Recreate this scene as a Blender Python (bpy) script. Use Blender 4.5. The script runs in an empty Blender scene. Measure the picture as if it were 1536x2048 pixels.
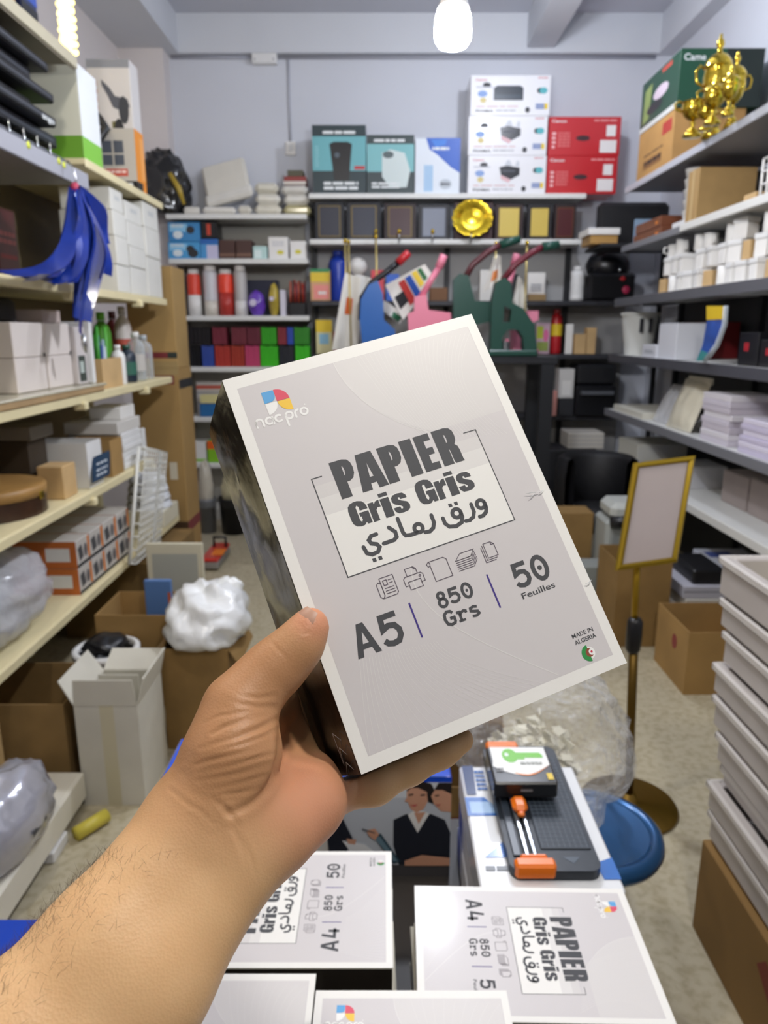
import bpy, math, random
import numpy as np
from mathutils import Vector, Matrix, noise
from mathutils.geometry import tessellate_polygon
RND = random.Random(11)
SC = bpy.context.scene
COL = SC.collection
PI = math.pi

# ------------------------------------------------------------------ camera, world, exposure
FPX, CAMH, PITCH = 1450.0, 1.5, math.radians(13.9)
CP, SP = math.cos(PITCH), math.sin(PITCH)
cam = bpy.data.cameras.new('camera')
camo = bpy.data.objects.new('camera', cam)
COL.objects.link(camo)
camo.location = (0, 0, CAMH)
camo.rotation_euler = (PI / 2 - PITCH, 0, 0)
cam.sensor_fit = 'VERTICAL'
cam.sensor_height = 36.0
cam.sensor_width = 27.0
cam.lens = FPX / 2048 * 36
cam.clip_start = 0.01
cam.dof.use_dof = True
cam.dof.focus_distance = 0.375
cam.dof.aperture_fstop = 13.5
SC.camera = camo
SC.view_settings.view_transform = 'Standard'
SC.view_settings.look = 'None'
SC.view_settings.gamma = 1
SC.view_settings.use_curve_mapping = False
SC.view_settings.exposure = 0.12
W = bpy.data.worlds.new('daylight')
SC.world = W
W.use_nodes = True
W.node_tree.nodes['Background'].inputs[0].default_value = (0.98, 0.97, 1.0, 1)
W.node_tree.nodes['Background'].inputs[1].default_value = 0.15
BULB_POWER = 400.0
SC.cycles.use_light_tree = True
SC.cycles.max_bounces = 6
SC.cycles.transparent_max_bounces = 12
SC.cycles.caustics_reflective = False
SC.cycles.caustics_refractive = False
SC.cycles.sample_clamp_indirect = 6
try:
    SC.cycles.use_denoising = True
    SC.cycles.denoiser = 'OPENIMAGEDENOISE'
except Exception:
    pass

def ray(px, py):
    x = (px - 768) / FPX
    y = -(py - 1024) / FPX
    return Vector((x, CP + y * SP, -SP + y * CP))
ORG = Vector((0, 0, CAMH))
def aD(px, py, d): return ORG + ray(px, py) * d
def aY(px, py, Y): r = ray(px, py); return ORG + r * (Y / r.y)
def aX(px, py, X): r = ray(px, py); return ORG + r * (X / r.x)
def aZ(px, py, Z): r = ray(px, py); return ORG + r * ((Z - CAMH) / r.z)

# ------------------------------------------------------------------ materials
def lin(h):
    h = h.lstrip('#')
    out = []
    for i in (0, 2, 4):
        c = int(h[i:i + 2], 16) / 255
        out.append(c / 12.92 if c <= .04045 else ((c + .055) / 1.055) ** 2.4)
    return out
_MC = {}
def mat(hexcol, rough=.55, metal=0., var=.0, vs=9., bump=0., bs=80., coat=0., emit=0., spec=.5):
    key = (hexcol, rough, metal, var, vs, bump, bs, coat, emit, spec)
    if key in _MC: return _MC[key]
    m = bpy.data.materials.new('paint_' + hexcol.strip('#'))
    m.use_nodes = True
    nt = m.node_tree
    b = nt.nodes['Principled BSDF']
    c = lin(hexcol)
    b.inputs['Base Color'].default_value = (*c, 1)
    b.inputs['Roughness'].default_value = rough
    b.inputs['Metallic'].default_value = metal
    b.inputs['Specular IOR Level'].default_value = spec
    b.inputs['Coat Weight'].default_value = coat
    b.inputs['Coat Roughness'].default_value = .12
    if emit:
        b.inputs['Emission Color'].default_value = (*c, 1)
        b.inputs['Emission Strength'].default_value = emit
    tc = nt.nodes.new('ShaderNodeTexCoord')
    if var:
        n = nt.nodes.new('ShaderNodeTexNoise')
        n.inputs['Scale'].default_value = vs
        n.inputs['Detail'].default_value = 5
        nt.links.new(tc.outputs['Object'], n.inputs['Vector'])
        mx = nt.nodes.new('ShaderNodeMix'); mx.data_type = 'RGBA'
        mx.inputs['A'].default_value = (*[max(0, v * (1 - var)) for v in c], 1)
        mx.inputs['B'].default_value = (*[min(1, v * (1 + var)) for v in c], 1)
        mr = nt.nodes.new('ShaderNodeMapRange')
        mr.inputs['From Min'].default_value = .3; mr.inputs['From Max'].default_value = .7
        nt.links.new(n.outputs['Fac'], mr.inputs['Value'])
        nt.links.new(mr.outputs['Result'], mx.inputs['Factor'])
        nt.links.new(mx.outputs['Result'], b.inputs['Base Color'])
    if bump:
        n2 = nt.nodes.new('ShaderNodeTexNoise')
        n2.inputs['Scale'].default_value = bs
        n2.inputs['Detail'].default_value = 4
        nt.links.new(tc.outputs['Object'], n2.inputs['Vector'])
        bp = nt.nodes.new('ShaderNodeBump')
        bp.inputs['Strength'].default_value = bump
        bp.inputs['Distance'].default_value = .01
        nt.links.new(n2.outputs['Fac'], bp.inputs['Height'])
        nt.links.new(bp.outputs['Normal'], b.inputs['Normal'])
    _MC[key] = m
    return m
def film(hexcol='#f2f4f6', body=.12, edge=.75, rough=.12, bs=25., bump=.6):
    """thin clear plastic: see-through with glossy, milky creases"""
    key = ('film', hexcol, body, edge, rough, bs)
    if key in _MC: return _MC[key]
    m = bpy.data.materials.new('clear_film'); m.use_nodes = True
    nt = m.node_tree; nt.nodes.clear()
    out = nt.nodes.new('ShaderNodeOutputMaterial')
    tr = nt.nodes.new('ShaderNodeBsdfTransparent')
    pb = nt.nodes.new('ShaderNodeBsdfPrincipled')
    pb.inputs['Base Color'].default_value = (*lin(hexcol), 1)
    pb.inputs['Roughness'].default_value = rough
    pb.inputs['Specular IOR Level'].default_value = .9
    mx = nt.nodes.new('ShaderNodeMixShader')
    lw = nt.nodes.new('ShaderNodeLayerWeight'); lw.inputs[0].default_value = .35
    mr = nt.nodes.new('ShaderNodeMapRange')
    mr.inputs['To Min'].default_value = body; mr.inputs['To Max'].default_value = edge
    tc = nt.nodes.new('ShaderNodeTexCoord')
    n2 = nt.nodes.new('ShaderNodeTexNoise'); n2.inputs['Scale'].default_value = bs
    nt.links.new(tc.outputs['Object'], n2.inputs['Vector'])
    bp = nt.nodes.new('ShaderNodeBump'); bp.inputs['Strength'].default_value = bump; bp.inputs['Distance'].default_value = .02
    nt.links.new(n2.outputs['Fac'], bp.inputs['Height'])
    nt.links.new(bp.outputs['Normal'], pb.inputs['Normal'])
    nt.links.new(bp.outputs['Normal'], lw.inputs['Normal'])
    nt.links.new(lw.outputs['Facing'], mr.inputs['Value'])
    nt.links.new(mr.outputs['Result'], mx.inputs['Fac'])
    nt.links.new(tr.outputs[0], mx.inputs[1]); nt.links.new(pb.outputs[0], mx.inputs[2])
    nt.links.new(mx.outputs[0], out.inputs['Surface'])
    _MC[key] = m
    return m

# ------------------------------------------------------------------ mesh builder
class MB:
    def __init__(s): s.v = []; s.f = []; s.m = []; s.s = []
    def add(s, vs, fs, m=0, sm=False, M=None):
        o = len(s.v)
        for v in vs:
            v = Vector(v)
            s.v.append(M @ v if M else v)
        for f in fs:
            s.f.append([i + o for i in f]); s.m.append(m); s.s.append(sm)
        return s
    def box(s, x0, x1, y0, y1, z0, z1, m=0, b=0., M=None):
        if x1 < x0: x0, x1 = x1, x0
        if y1 < y0: y0, y1 = y1, y0
        if z1 < z0: z0, z1 = z1, z0
        if b <= 0:
            vs = [(x, y, z) for z in (z0, z1) for y in (y0, y1) for x in (x0, x1)]
            fs = [(0, 2, 3, 1), (4, 5, 7, 6), (0, 1, 5, 4), (2, 6, 7, 3), (0, 4, 6, 2), (1, 3, 7, 5)]
            return s.add(vs, fs, m, False, M)
        b = min(b, (x1 - x0) * .45, (y1 - y0) * .45, (z1 - z0) * .45)
        vs = []; ix = {}
        X = (x0, x1); Y = (y0, y1); Z = (z0, z1)
        for i in (0, 1):
            for j in (0, 1):
                for k in (0, 1):
                    cx, cy, cz = X[i], Y[j], Z[k]
                    ax = cx + (b if i == 0 else -b); ay = cy + (b if j == 0 else -b); az = cz + (b if k == 0 else -b)
                    ix[i, j, k, 'x'] = len(vs); vs.append((cx, ay, az))
                    ix[i, j, k, 'y'] = len(vs); vs.append((ax, cy, az))
                    ix[i, j, k, 'z'] = len(vs); vs.append((ax, ay, cz))
        fs = []
        g = lambda *a: ix[a]
        for i in (0, 1):
            q = [g(i, 0, 0, 'x'), g(i, 1, 0, 'x'), g(i, 1, 1, 'x'), g(i, 0, 1, 'x')]; fs.append(q if i else q[::-1])
            q = [g(0, i, 0, 'y'), g(1, i, 0, 'y'), g(1, i, 1, 'y'), g(0, i, 1, 'y')]; fs.append(q[::-1] if i else q)
            q = [g(0, 0, i, 'z'), g(1, 0, i, 'z'), g(1, 1, i, 'z'), g(0, 1, i, 'z')]; fs.append(q if i else q[::-1])
        for a in (0, 1):
            for c in (0, 1):
                fs.append([g(0, a, c, 'y'), g(1, a, c, 'y'), g(1, a, c, 'z'), g(0, a, c, 'z')])
                fs.append([g(a, 0, c, 'x'), g(a, 1, c, 'x'), g(a, 1, c, 'z'), g(a, 0, c, 'z')])
                fs.append([g(a, c, 0, 'x'), g(a, c, 1, 'x'), g(a, c, 1, 'y'), g(a, c, 0, 'y')])
        for i in (0, 1):
            for j in (0, 1):
                for k in (0, 1): fs.append([g(i, j, k, 'x'), g(i, j, k, 'y'), g(i, j, k, 'z')])
        ce = Vector(((x0 + x1) / 2, (y0 + y1) / 2, (z0 + z1) / 2))
        ff = []
        for f in fs:
            p = [Vector(vs[i]) for i in f]
            n = (p[1] - p[0]).cross(p[2] - p[0])
            ff.append(f if n.dot(sum(p, Vector()) / len(p) - ce) > 0 else f[::-1])
        return s.add(vs, ff, m, False, M)
    def lathe(s, prof, c=(0, 0, 0), seg=24, m=0, M=None, sx=1., sy=1., sm=True, a0=0., a1=2 * PI):
        full = abs(a1 - a0 - 2 * PI) < 1e-6
        n = seg if full else seg + 1
        vs = []; fs = []
        for r, z in prof:
            for i in range(n):
                a = a0 + (a1 - a0) * i / seg
                vs.append((c[0] + r * math.cos(a) * sx, c[1] + r * math.sin(a) * sy, c[2] + z))
        for j in range(len(prof) - 1):
            for i in range(seg):
                k = (i + 1) % n
                fs.append((j * n + i, j * n + k, (j + 1) * n + k, (j + 1) * n + i))
        return s.add(vs, fs, m, sm, M)
    def cyl(s, c, r, h, seg=20, m=0, M=None, r2=None):
        r2 = r if r2 is None else r2
        return s.lathe([(0, 0), (r, 0), (r, 0), (r2, h), (r2, h), (0, h)], c, seg, m, M, sm=False)
    def tube(s, pts, r, seg=8, m=0, closed=False, sm=True):
        pts = [Vector(p) for p in pts]
        n = len(pts)
        rr = r if isinstance(r, (list, tuple)) else [r] * n
        vs = []; fs = []
        ref = None
        for i, p in enumerate(pts):
            if closed: t = pts[(i + 1) % n] - pts[i - 1]
            else: t = pts[min(i + 1, n - 1)] - pts[max(i - 1, 0)]
            t.normalize()
            if ref is None or abs(ref.dot(t)) > .98: ref = Vector((0, 0, 1)) if abs(t.z) < .9 else Vector((1, 0, 0))
            u = t.cross(ref).normalized(); w = u.cross(t).normalized()
            ref = w
            for k in range(seg):
                a = 2 * PI * k / seg
                vs.append(p + (u * math.cos(a) + w * math.sin(a)) * rr[i])
        for i in range(n if closed else n - 1):
            j = (i + 1) % n
            for k in range(seg):
                l = (k + 1) % seg
                fs.append((i * seg + k, i * seg + l, j * seg + l, j * seg + k))
        if not closed:
            fs.append(list(range(seg))[::-1]); fs.append([(n - 1) * seg + k for k in range(seg)])
        return s.add(vs, fs, m, sm)
    def prism(s, poly, z0, z1, m=0, M=None, holes=()):
        loops = [list(poly)] + [list(h) for h in holes]
        flat = [p for l in loops for p in l]
        tris = tessellate_polygon([[Vector((p[0], p[1], 0)) for p in l] for l in loops])
        n = len(flat)
        vs = [(p[0], p[1], z0) for p in flat] + [(p[0], p[1], z1) for p in flat]
        fs = []
        for t in tris:
            a, b, c = [flat[i] for i in t]
            ccw = (b[0] - a[0]) * (c[1] - a[1]) - (b[1] - a[1]) * (c[0] - a[0]) > 0
            t = list(t) if ccw else list(t)[::-1]
            fs.append(t[::-1]); fs.append([i + n for i in t])
        o = 0
        for l in loops:
            k = len(l)
            for i in range(k):
                j = (i + 1) % k
                fs.append((o + i, o + j, o + j + n, o + i + n))
            o += k
        return s.add(vs, fs, m, False, M)
    def flat(s, poly, F, m=0, holes=(), lift=0.):
        loops = [list(poly)] + [list(h) for h in holes]
        fl = [p for l in loops for p in l]
        tris = tessellate_polygon([[Vector((p[0], p[1], 0)) for p in l] for l in loops])
        fs = []
        for t in tris:
            a, b, c = [fl[i] for i in t]
            ccw = (b[0] - a[0]) * (c[1] - a[1]) - (b[1] - a[1]) * (c[0] - a[0]) > 0
            fs.append(list(t) if ccw else list(t)[::-1])
        return s.add([F(p[0], p[1], lift) for p in fl], fs, m)
    def stroke(s, pts, w, F, m=0, lift=0., closed=False, caps=True):
        pts = [Vector((p[0], p[1])) for p in pts]
        n = len(pts); L = []; Rr = []
        for i in range(n):
            if closed: a = pts[i] - pts[i - 1]; b = pts[(i + 1) % n] - pts[i]
            else:
                a = pts[i] - pts[i - 1] if i else pts[1] - pts[0]
                b = pts[i + 1] - pts[i] if i < n - 1 else pts[i] - pts[i - 1]
            a = a.normalized(); b = b.normalized()
            t = (a + b)
            t = t.normalized() if t.length > 1e-6 else b
            nn = Vector((-t.y, t.x))
            k = 1 / max(.45, nn.dot(Vector((-b.y, b.x))))
            L.append(pts[i] + nn * w / 2 * k); Rr.append(pts[i] - nn * w / 2 * k)
        vs = [F(p.x, p.y, lift) for p in L] + [F(p.x, p.y, lift) for p in Rr]
        fs = []
        for i in range(n if closed else n - 1):
            j = (i + 1) % n
            fs.append((n + i, n + j, j, i))
        s.add(vs, fs, m)
        if caps and not closed:
            for p, q in ((pts[0], pts[1]), (pts[-1], pts[-2])):
                d = (p - q).normalized(); a0 = math.atan2(d.y, d.x)
                poly = [p + Vector((math.cos(a0 + a), math.sin(a0 + a))) * w / 2 for a in [(-.5 + i / 6) * PI for i in range(7)]]
                s.add([F(v.x, v.y, lift) for v in poly], [list(range(7))], m)
        return s
    def sheet(s, fn, nu, nv, m=0, sm=True):
        vs = [fn(i / nu, j / nv) for j in range(nv + 1) for i in range(nu + 1)]
        fs = [(j * (nu + 1) + i, j * (nu + 1) + i + 1, (j + 1) * (nu + 1) + i + 1, (j + 1) * (nu + 1) + i) for j in range(nv) for i in range(nu)]
        return s.add(vs, fs, m, sm)
    def blob(s, c, r, amp=.2, sc=3., seed=0, m=0, nu=28, nv=16, zmin=None, crisp=False, M=None):
        c = Vector(c); vs = []; fs = []
        for j in range(nv + 1):
            th = PI * j / nv
            for i in range(nu):
                ph = 2 * PI * i / nu
                d = Vector((math.sin(th) * math.cos(ph), math.sin(th) * math.sin(ph), math.cos(th)))
                q = d * sc + Vector((seed * 7.3, seed * 1.7, seed * 3.1))
                k = noise.fractal(q, 1., 2., 4) if not crisp else (1 - 2 * abs(noise.noise(q))) * .8 + .5 * noise.noise(q * 2.7)
                k = 1 + amp * k
                p = c + Vector((d.x * r[0] * k, d.y * r[1] * k, d.z * r[2] * k))
                if zmin is not None and p.z < zmin: p.z = zmin + .0004 * math.cos(th)
                vs.append(p)
        for j in range(nv):
            for i in range(nu):
                k = (i + 1) % nu
                fs.append((j * nu + i, (j + 1) * nu + i, (j + 1) * nu + k, j * nu + k))
        return s.add(vs, fs, m, True, M)
    def pillow(s, o, ux, uy, t, m=0, n=14, seed=0):
        """sealed pouch lying in the plane ux, uy from its lower left corner o, t thick in the middle"""
        o = Vector(o); ux = Vector(ux); uy = Vector(uy); nn = ux.cross(uy).normalized()
        for sg in (1, -1):
            def fn(u, v):
                k = (math.sin(PI * min(1, max(0, u))) * math.sin(PI * min(1, max(0, v)))) ** .55 if 0 < u < 1 and 0 < v < 1 else 0
                return o + ux * u + uy * v + nn * (sg * t * k * (1 + .25 * noise.noise(Vector((u * 5, v * 5, seed + sg)))) + .06 * t * math.sin(u * 19 + seed))
            q = MB().sheet(fn, n, n)
            s.add(q.v, q.f if sg > 0 else [f[::-1] for f in q.f], m, True)
        return s
    def disc(s, c, r, F, m=0, lift=0., n=20, r2=None):
        r2 = r if r2 is None else r2
        s.add([F(c[0] + r * math.cos(2 * PI * i / n), c[1] + r2 * math.sin(2 * PI * i / n), lift) for i in range(n)], [list(range(n))], m)
        return s

def frame(o, ux, uy):
    o = Vector(o); ux = Vector(ux); uy = Vector(uy); n = ux.cross(uy).normalized()
    return lambda a, b, c=0.: o + ux * a + uy * b + n * c
def arc(cx, cy, r, a0, a1, n=10, ry=None):
    ry = r if ry is None else ry
    return [(cx + r * math.cos(math.radians(a0 + (a1 - a0) * i / n)), cy + ry * math.sin(math.radians(a0 + (a1 - a0) * i / n))) for i in range(n + 1)]
_TX = {}
def text2d(s, off=0.):
    if (s, off) in _TX: return _TX[s, off]
    cu = bpy.data.curves.new('t', 'FONT'); cu.body = s; cu.size = 1; cu.offset = off; cu.resolution_u = 3
    ob = bpy.data.objects.new('t', cu); COL.objects.link(ob)
    me = bpy.data.meshes.new_from_object(ob.evaluated_get(bpy.context.evaluated_depsgraph_get()))
    vs = [(v.co.x, v.co.y) for v in me.vertices]; fs = [tuple(p.vertices) for p in me.polygons]
    bpy.data.objects.remove(ob); bpy.data.curves.remove(cu); bpy.data.meshes.remove(me)
    x0 = min(v[0] for v in vs); x1 = max(v[0] for v in vs)
    _TX[s, off] = ([(v[0] - x0, v[1]) for v in vs], fs, x1 - x0)
    return _TX[s, off]
def put_text(mb, s, F, x, y, w, h, m=0, off=0., lift=.0004, down=False):
    """text with its left baseline at x,y, fitted to width w and cap height h (down: F's y axis points down)"""
    vs, fs, wd = text2d(s, off)
    sg = -1 if down else 1
    ff = [f[::-1] for f in fs] if down else fs
    mb.add([F(x + v[0] / wd * w, y + sg * v[1] / .73 * h, lift) for v in vs], fs, m)

# ------------------------------------------------------------------ objects
def thing(name, label, cat, loc=(0, 0, 0), group=None):
    o = bpy.data.objects.new(name, None); COL.objects.link(o)
    o.location = loc; o.empty_display_size = .05
    o['label'] = label; o['category'] = cat
    if group: o['group'] = group
    return o
def wloc(o):
    l = Vector(o.location)
    while o.parent: o = o.parent; l += Vector(o.location)
    return l
def part(name, mb, mats, parent=None, label=None, kind=None):
    if not isinstance(mats, (list, tuple)): mats = [mats]
    vs = [Vector(v) for v in mb.v]
    if parent is not None: off = wloc(parent)
    else:
        xs = [v.x for v in vs]; ys = [v.y for v in vs]; zs = [v.z for v in vs]
        off = Vector(((min(xs) + max(xs)) / 2, (min(ys) + max(ys)) / 2, min(zs)))
    me = bpy.data.meshes.new(name)
    me.from_pydata([v - off for v in vs], [], mb.f)
    for m in mats: me.materials.append(m)
    me.polygons.foreach_set('material_index', mb.m)
    me.polygons.foreach_set('use_smooth', mb.s)
    me.update()
    o = bpy.data.objects.new(name, me); COL.objects.link(o)
    if parent is not None: o.parent = parent
    else: o.location = off
    if label: o['label'] = label
    if kind: o['kind'] = kind
    return o
def solo(name, mb, mats, label, cat, group=None, kind=None):
    o = part(name, mb, mats)
    o['label'] = label; o['category'] = cat
    if group: o['group'] = group
    if kind: o['kind'] = kind
    return o
def struct(name, mb, mats):
    o = part(name, mb, mats); o['kind'] = 'structure'; return o
def dup(root, d=(0, 0, 0), label=None, rz=0., sc=None):
    r = root.copy(); COL.objects.link(r)
    r.location = Vector(root.location) + Vector(d)
    if rz: r.rotation_euler = (0, 0, rz)
    if sc: r.scale = sc
    if label: r['label'] = label
    for ch in list(root.children):
        c = ch.copy(); COL.objects.link(c); c.parent = r
        for g in ch.children:
            e = g.copy(); COL.objects.link(e); e.parent = c
    return r
def face(b, f):
    """frame of one face of bounds b, unit u to the right, v downwards from the top-left corner"""
    x0, x1, y0, y1, z0, z1 = b
    w, d, h = x1 - x0, y1 - y0, z1 - z0
    if f == 'f': o, ux, uv, n = (x0, y0, z1), (w, 0, 0), (0, 0, -h), (0, -1, 0)
    elif f == 'r': o, ux, uv, n = (x1, y0, z1), (0, d, 0), (0, 0, -h), (1, 0, 0)
    elif f == 'l': o, ux, uv, n = (x0, y1, z1), (0, -d, 0), (0, 0, -h), (-1, 0, 0)
    else: o, ux, uv, n = (x0, y1, z1), (w, 0, 0), (0, -d, 0), (0, 0, 1)
    o = Vector(o); ux = Vector(ux); uv = Vector(uv); n = Vector(n)
    return lambda a, c, l=0.: o + ux * a + uv * c + n * l
def prints(mb, b, ps, mats):
    """ps: (face, kind, ...) printed marks on the faces of a box"""
    def mi(m):
        if m not in mats: mats.append(m)
        return mats.index(m)
    k = 0
    for p in ps:
        F = face(b, p[0]); k += 1
        lift = .0006 + .00012 * k
        if p[1] == 'r':
            u0, v0, u1, v1, m = p[2:]
            mb.add([F(u0, v1, lift), F(u1, v1, lift), F(u1, v0, lift), F(u0, v0, lift)], [(0, 1, 2, 3)], mi(m))
        elif p[1] == 'p':
            mb.flat([(a, -c) for a, c in p[2]], lambda a, c, l, F=F: F(a, -c, l), mi(p[3]), lift=lift)
        elif p[1] == 'o':
            u, v, ru, rv, m = p[2:]
            mb.add([F(u + ru * math.cos(2 * PI * i / 18), v - rv * math.sin(2 * PI * i / 18), lift) for i in range(18)], [list(range(18))], mi(m))
        elif p[1] == 't':
            s, u, v, w, h, m = p[2:]
            put_text(mb, s, lambda a, c, l, F=F: F(a, -c, l), u, -v, w, h, mi(m), .015, lift)
        elif p[1] == 'b':   # unreadable small print as fine bars
            u0, v0, u1, v1, n, m = p[2:]
            hh = (v1 - v0) / n
            for i in range(n):
                x = u0
                while x < u1 - .01:
                    e = min(u1, x + (u1 - u0) * RND.uniform(.12, .4))
                    y = v0 + i * hh
                    mb.add([F(x, y + hh * .62, lift), F(e, y + hh * .62, lift), F(e, y, lift), F(x, y, lift)], [(0, 1, 2, 3)], mi(m))
                    x = e + (u1 - u0) * .04
def pack(name, label, cat, b, m, ps=(), group=None, bev=.003, tape=None):
    b = (min(b[0], b[1]), max(b[0], b[1]), min(b[2], b[3]), max(b[2], b[3]), min(b[4], b[5]), max(b[4], b[5]))
    mb = MB().box(*b, b=bev)
    if not ps: return solo(name, mb, m, label, cat, group)
    t = thing(name, label, cat, ((b[0] + b[1]) / 2, (b[2] + b[3]) / 2, b[4]), group)
    part('body', mb, m, t)
    for f in 'flrt':
        q = [p for p in ps if p[0] == f]
        if q:
            pm = MB(); ms = []
            prints(pm, b, q, ms)
            part('printed_pattern', pm, ms, t)
    return t
def open_carton(name, label, b, m, flaps='fblr', ang=(60, 60, 60, 60), tape=None, inner=None, th=.004, cat='box', fh=None, group=None, ps=()):
    """open-topped carton: walls, floor and flaps folded outwards by the given angles from upright"""
    x0, x1, y0, y1, z0, z1 = b
    t = thing(name, label, cat, ((x0 + x1) / 2, (y0 + y1) / 2, z0), group)
    mb = MB()
    mb.box(x0, x1, y0, y1, z0, z0 + th)
    mb.box(x0, x1, y0, y0 + th, z0 + th, z1); mb.box(x0, x1, y1 - th, y1, z0 + th, z1)
    mb.box(x0, x0 + th, y0 + th, y1 - th, z0 + th, z1); mb.box(x1 - th, x1, y0 + th, y1 - th, z0 + th, z1)
    body = part('body', mb, m, t)
    for i, f in enumerate(flaps):
        a = math.radians(ang[i])
        L = fh or min(x1 - x0, y1 - y0) * .48
        fm = MB()
        if f in 'fb':
            sgn = -1 if f == 'f' else 1
            y = y0 if f == 'f' else y1
            d = Vector((0, sgn * math.sin(a), math.cos(a)))
            p = [Vector((x0, y, z1)), Vector((x1, y, z1))]
        else:
            sgn = -1 if f == 'l' else 1
            x = x0 if f == 'l' else x1
            d = Vector((sgn * math.sin(a), 0, math.cos(a)))
            p = [Vector((x, y0, z1)), Vector((x, y1, z1))]
        e = (p[1] - p[0]).normalized()
        q = [p[0], p[1], p[1] + d * L - e * .008, p[0] + d * L + e * .008]
        n = e.cross(d).normalized() * th * .5
        vs = [v + n for v in q] + [v - n for v in q]
        fm.add(vs, [(0, 1, 2, 3), (7, 6, 5, 4), (0, 4, 5, 1), (1, 5, 6, 2), (2, 6, 7, 3), (3, 7, 4, 0)])
        part('flap', fm, m, t)
    if tape:
        tm = MB(); ms = []
        prints(tm, b, tape, ms); part('tape', tm, ms, body)
    if ps:
        tm = MB(); ms = []
        prints(tm, b, ps, ms); part('printed_pattern', tm, ms, body)
    return t

# common materials
CARD = mat('#a5834f', .8, var=.12, vs=5, bump=.05)
CARD2 = mat('#8d6f40', .8, var=.14, vs=6)
CARDL = mat('#c9a877', .8, var=.1)
WHITE = mat('#eceae6', .5, var=.03)
WHITEB = mat('#e3e3e2', .6, var=.05, vs=6)
OFFW = mat('#d8d4c6', .6, var=.06, vs=6)
CREAM = mat('#e2d6ac', .45, var=.04)
GREYM = mat('#9a9ca2', .4, var=.05)
BLACK = mat('#14151a', .35)
BLACKR = mat('#101014', .6, bump=.2, bs=30)
DARK = mat('#2a2b30', .5)
TAPE = mat('#a68f63', .25, coat=.4)
TAPEW = mat('#c9c2a6', .3)
GOLD = mat('#d8b63c', .16, 1.)
CHROME = mat('#c9ccd0', .2, 1.)
INK = mat('#45464a', .6)
RED = mat('#c01f28', .4, coat=.3)
BLUE = mat('#1f4fc4', .3, coat=.3)
GREEN = mat('#2fae3a', .4)
YEL = mat('#e6c62e', .4)
ORANGE = mat('#f07a1c', .35)
PINK = mat('#e9869f', .35, coat=.3)
TEAL = mat('#6fb3ba', .45)
LBLUE = mat('#58a6d8', .4)

# ================================================================== the room
XL, XR, YB, ZC, ZBM = -1.95, 2.17, 6.12, 3.78, 3.52
YF = -1.6
WALLM = mat('#d3d6de', .7, var=.035, vs=1.2, bump=.05, bs=14)
WALLL = mat('#ddd6d4', .7, var=.03, vs=1.2)
CEILM = mat('#c9cbd4', .75, var=.04, vs=1.1)
BEAMM = mat('#d2d5db', .7, var=.03, vs=1.5)
def floor_mat():
    m = mat('#bdb49a', .5, var=.10, vs=2.6, bump=.06, bs=30)
    nt = m.node_tree; b = nt.nodes['Principled BSDF']
    src = b.inputs['Base Color'].links[0].from_socket
    tc = nt.nodes.new('ShaderNodeTexCoord')
    n = nt.nodes.new('ShaderNodeTexNoise'); n.inputs['Scale'].default_value = 42; n.inputs['Detail'].default_value = 6
    nt.links.new(tc.outputs['Object'], n.inputs['Vector'])
    r = nt.nodes.new('ShaderNodeValToRGB')
    r.color_ramp.elements[0].position = .36; r.color_ramp.elements[0].color = (.8, .77, .7, 1)
    r.color_ramp.elements[1].position = .56; r.color_ramp.elements[1].color = (1, 1, 1, 1)
    nt.links.new(n.outputs['Fac'], r.inputs['Fac'])
    mx = nt.nodes.new('ShaderNodeMix'); mx.data_type = 'RGBA'; mx.blend_type = 'MULTIPLY'; mx.inputs['Factor'].default_value = 1
    nt.links.new(src, mx.inputs['A']); nt.links.new(r.outputs['Color'], mx.inputs['B'])
    nt.links.new(mx.outputs['Result'], b.inputs['Base Color'])
    return m
struct('floor', MB().box(XL - .1, XR + .1, YF, YB + .1, -.1, 0), floor_mat())
struct('ceiling', MB().box(XL - .1, XR + .1, YF, YB + .1, ZC, ZC + .1), CEILM)
struct('wall_back', MB().box(XL - .1, XR + .1, YB, YB + .1, 0, ZC), WALLM)
struct('wall_left', MB().box(XL - .1, XL, YF, YB, 0, ZC), WALLL)
struct('wall_right', MB().box(XR, XR + .1, YF, YB, 0, ZC), WALLM)
struct('trim_1', MB().box(XL, XR, YB - .07, YB, ZBM, ZC), BEAMM)
struct('trim_2', MB().box(XL, -1.53, YF, YB - .07, ZBM, ZC), BEAMM)
struct('trim_3', MB().box(1.06, 1.26, YF, YB - .07, ZBM + .03, ZC), BEAMM)
struct('trim_4', MB().box(XR - .12, XR, YF, YB - .07, ZBM, ZC), BEAMM)
struct('trim_5', MB().box(XL, -1.62, YB - .16, YB, 0, ZBM), WALLL)

# cable trunking, junction box and socket on the back wall
t = thing('cable_conduit', 'thin grey conduit running along the top of the back wall', 'conduit', (0, YB, 3.45))
part('pipe', MB().tube([(-1.6, YB - .012, 3.507), (-.992, YB - .012, 3.507)], .011).tube([(-.798, YB - .012, 3.507), (XR - .13, YB - .012, 3.507)], .011), mat('#a9abb6', .5), t)
part('drop_pipe', MB().tube([(-.72, YB - .012, 3.495), (-.72, YB - .012, 2.93)], .008), mat('#b9bcc6', .5), t)
b = MB().box(-.99, -.8, YB - .06, YB, 3.453, 3.563, b=.008)
t = thing('junction_box', 'white square junction box up on the back wall', 'junction box', (-.9, YB, 3.46))
jb = part('body', b, WHITEB, t)
for dx in (-.07, .07):
    for dz in (-.035, .035): part('screw', MB().lathe([(.006, 0), (.006, .003), (0, .003)], seg=8, M=Matrix.Translation((-.895 + dx, YB - .06, 3.515 + dz)) @ Matrix.Rotation(PI / 2, 4, 'X')), GREYM, jb)
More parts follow.
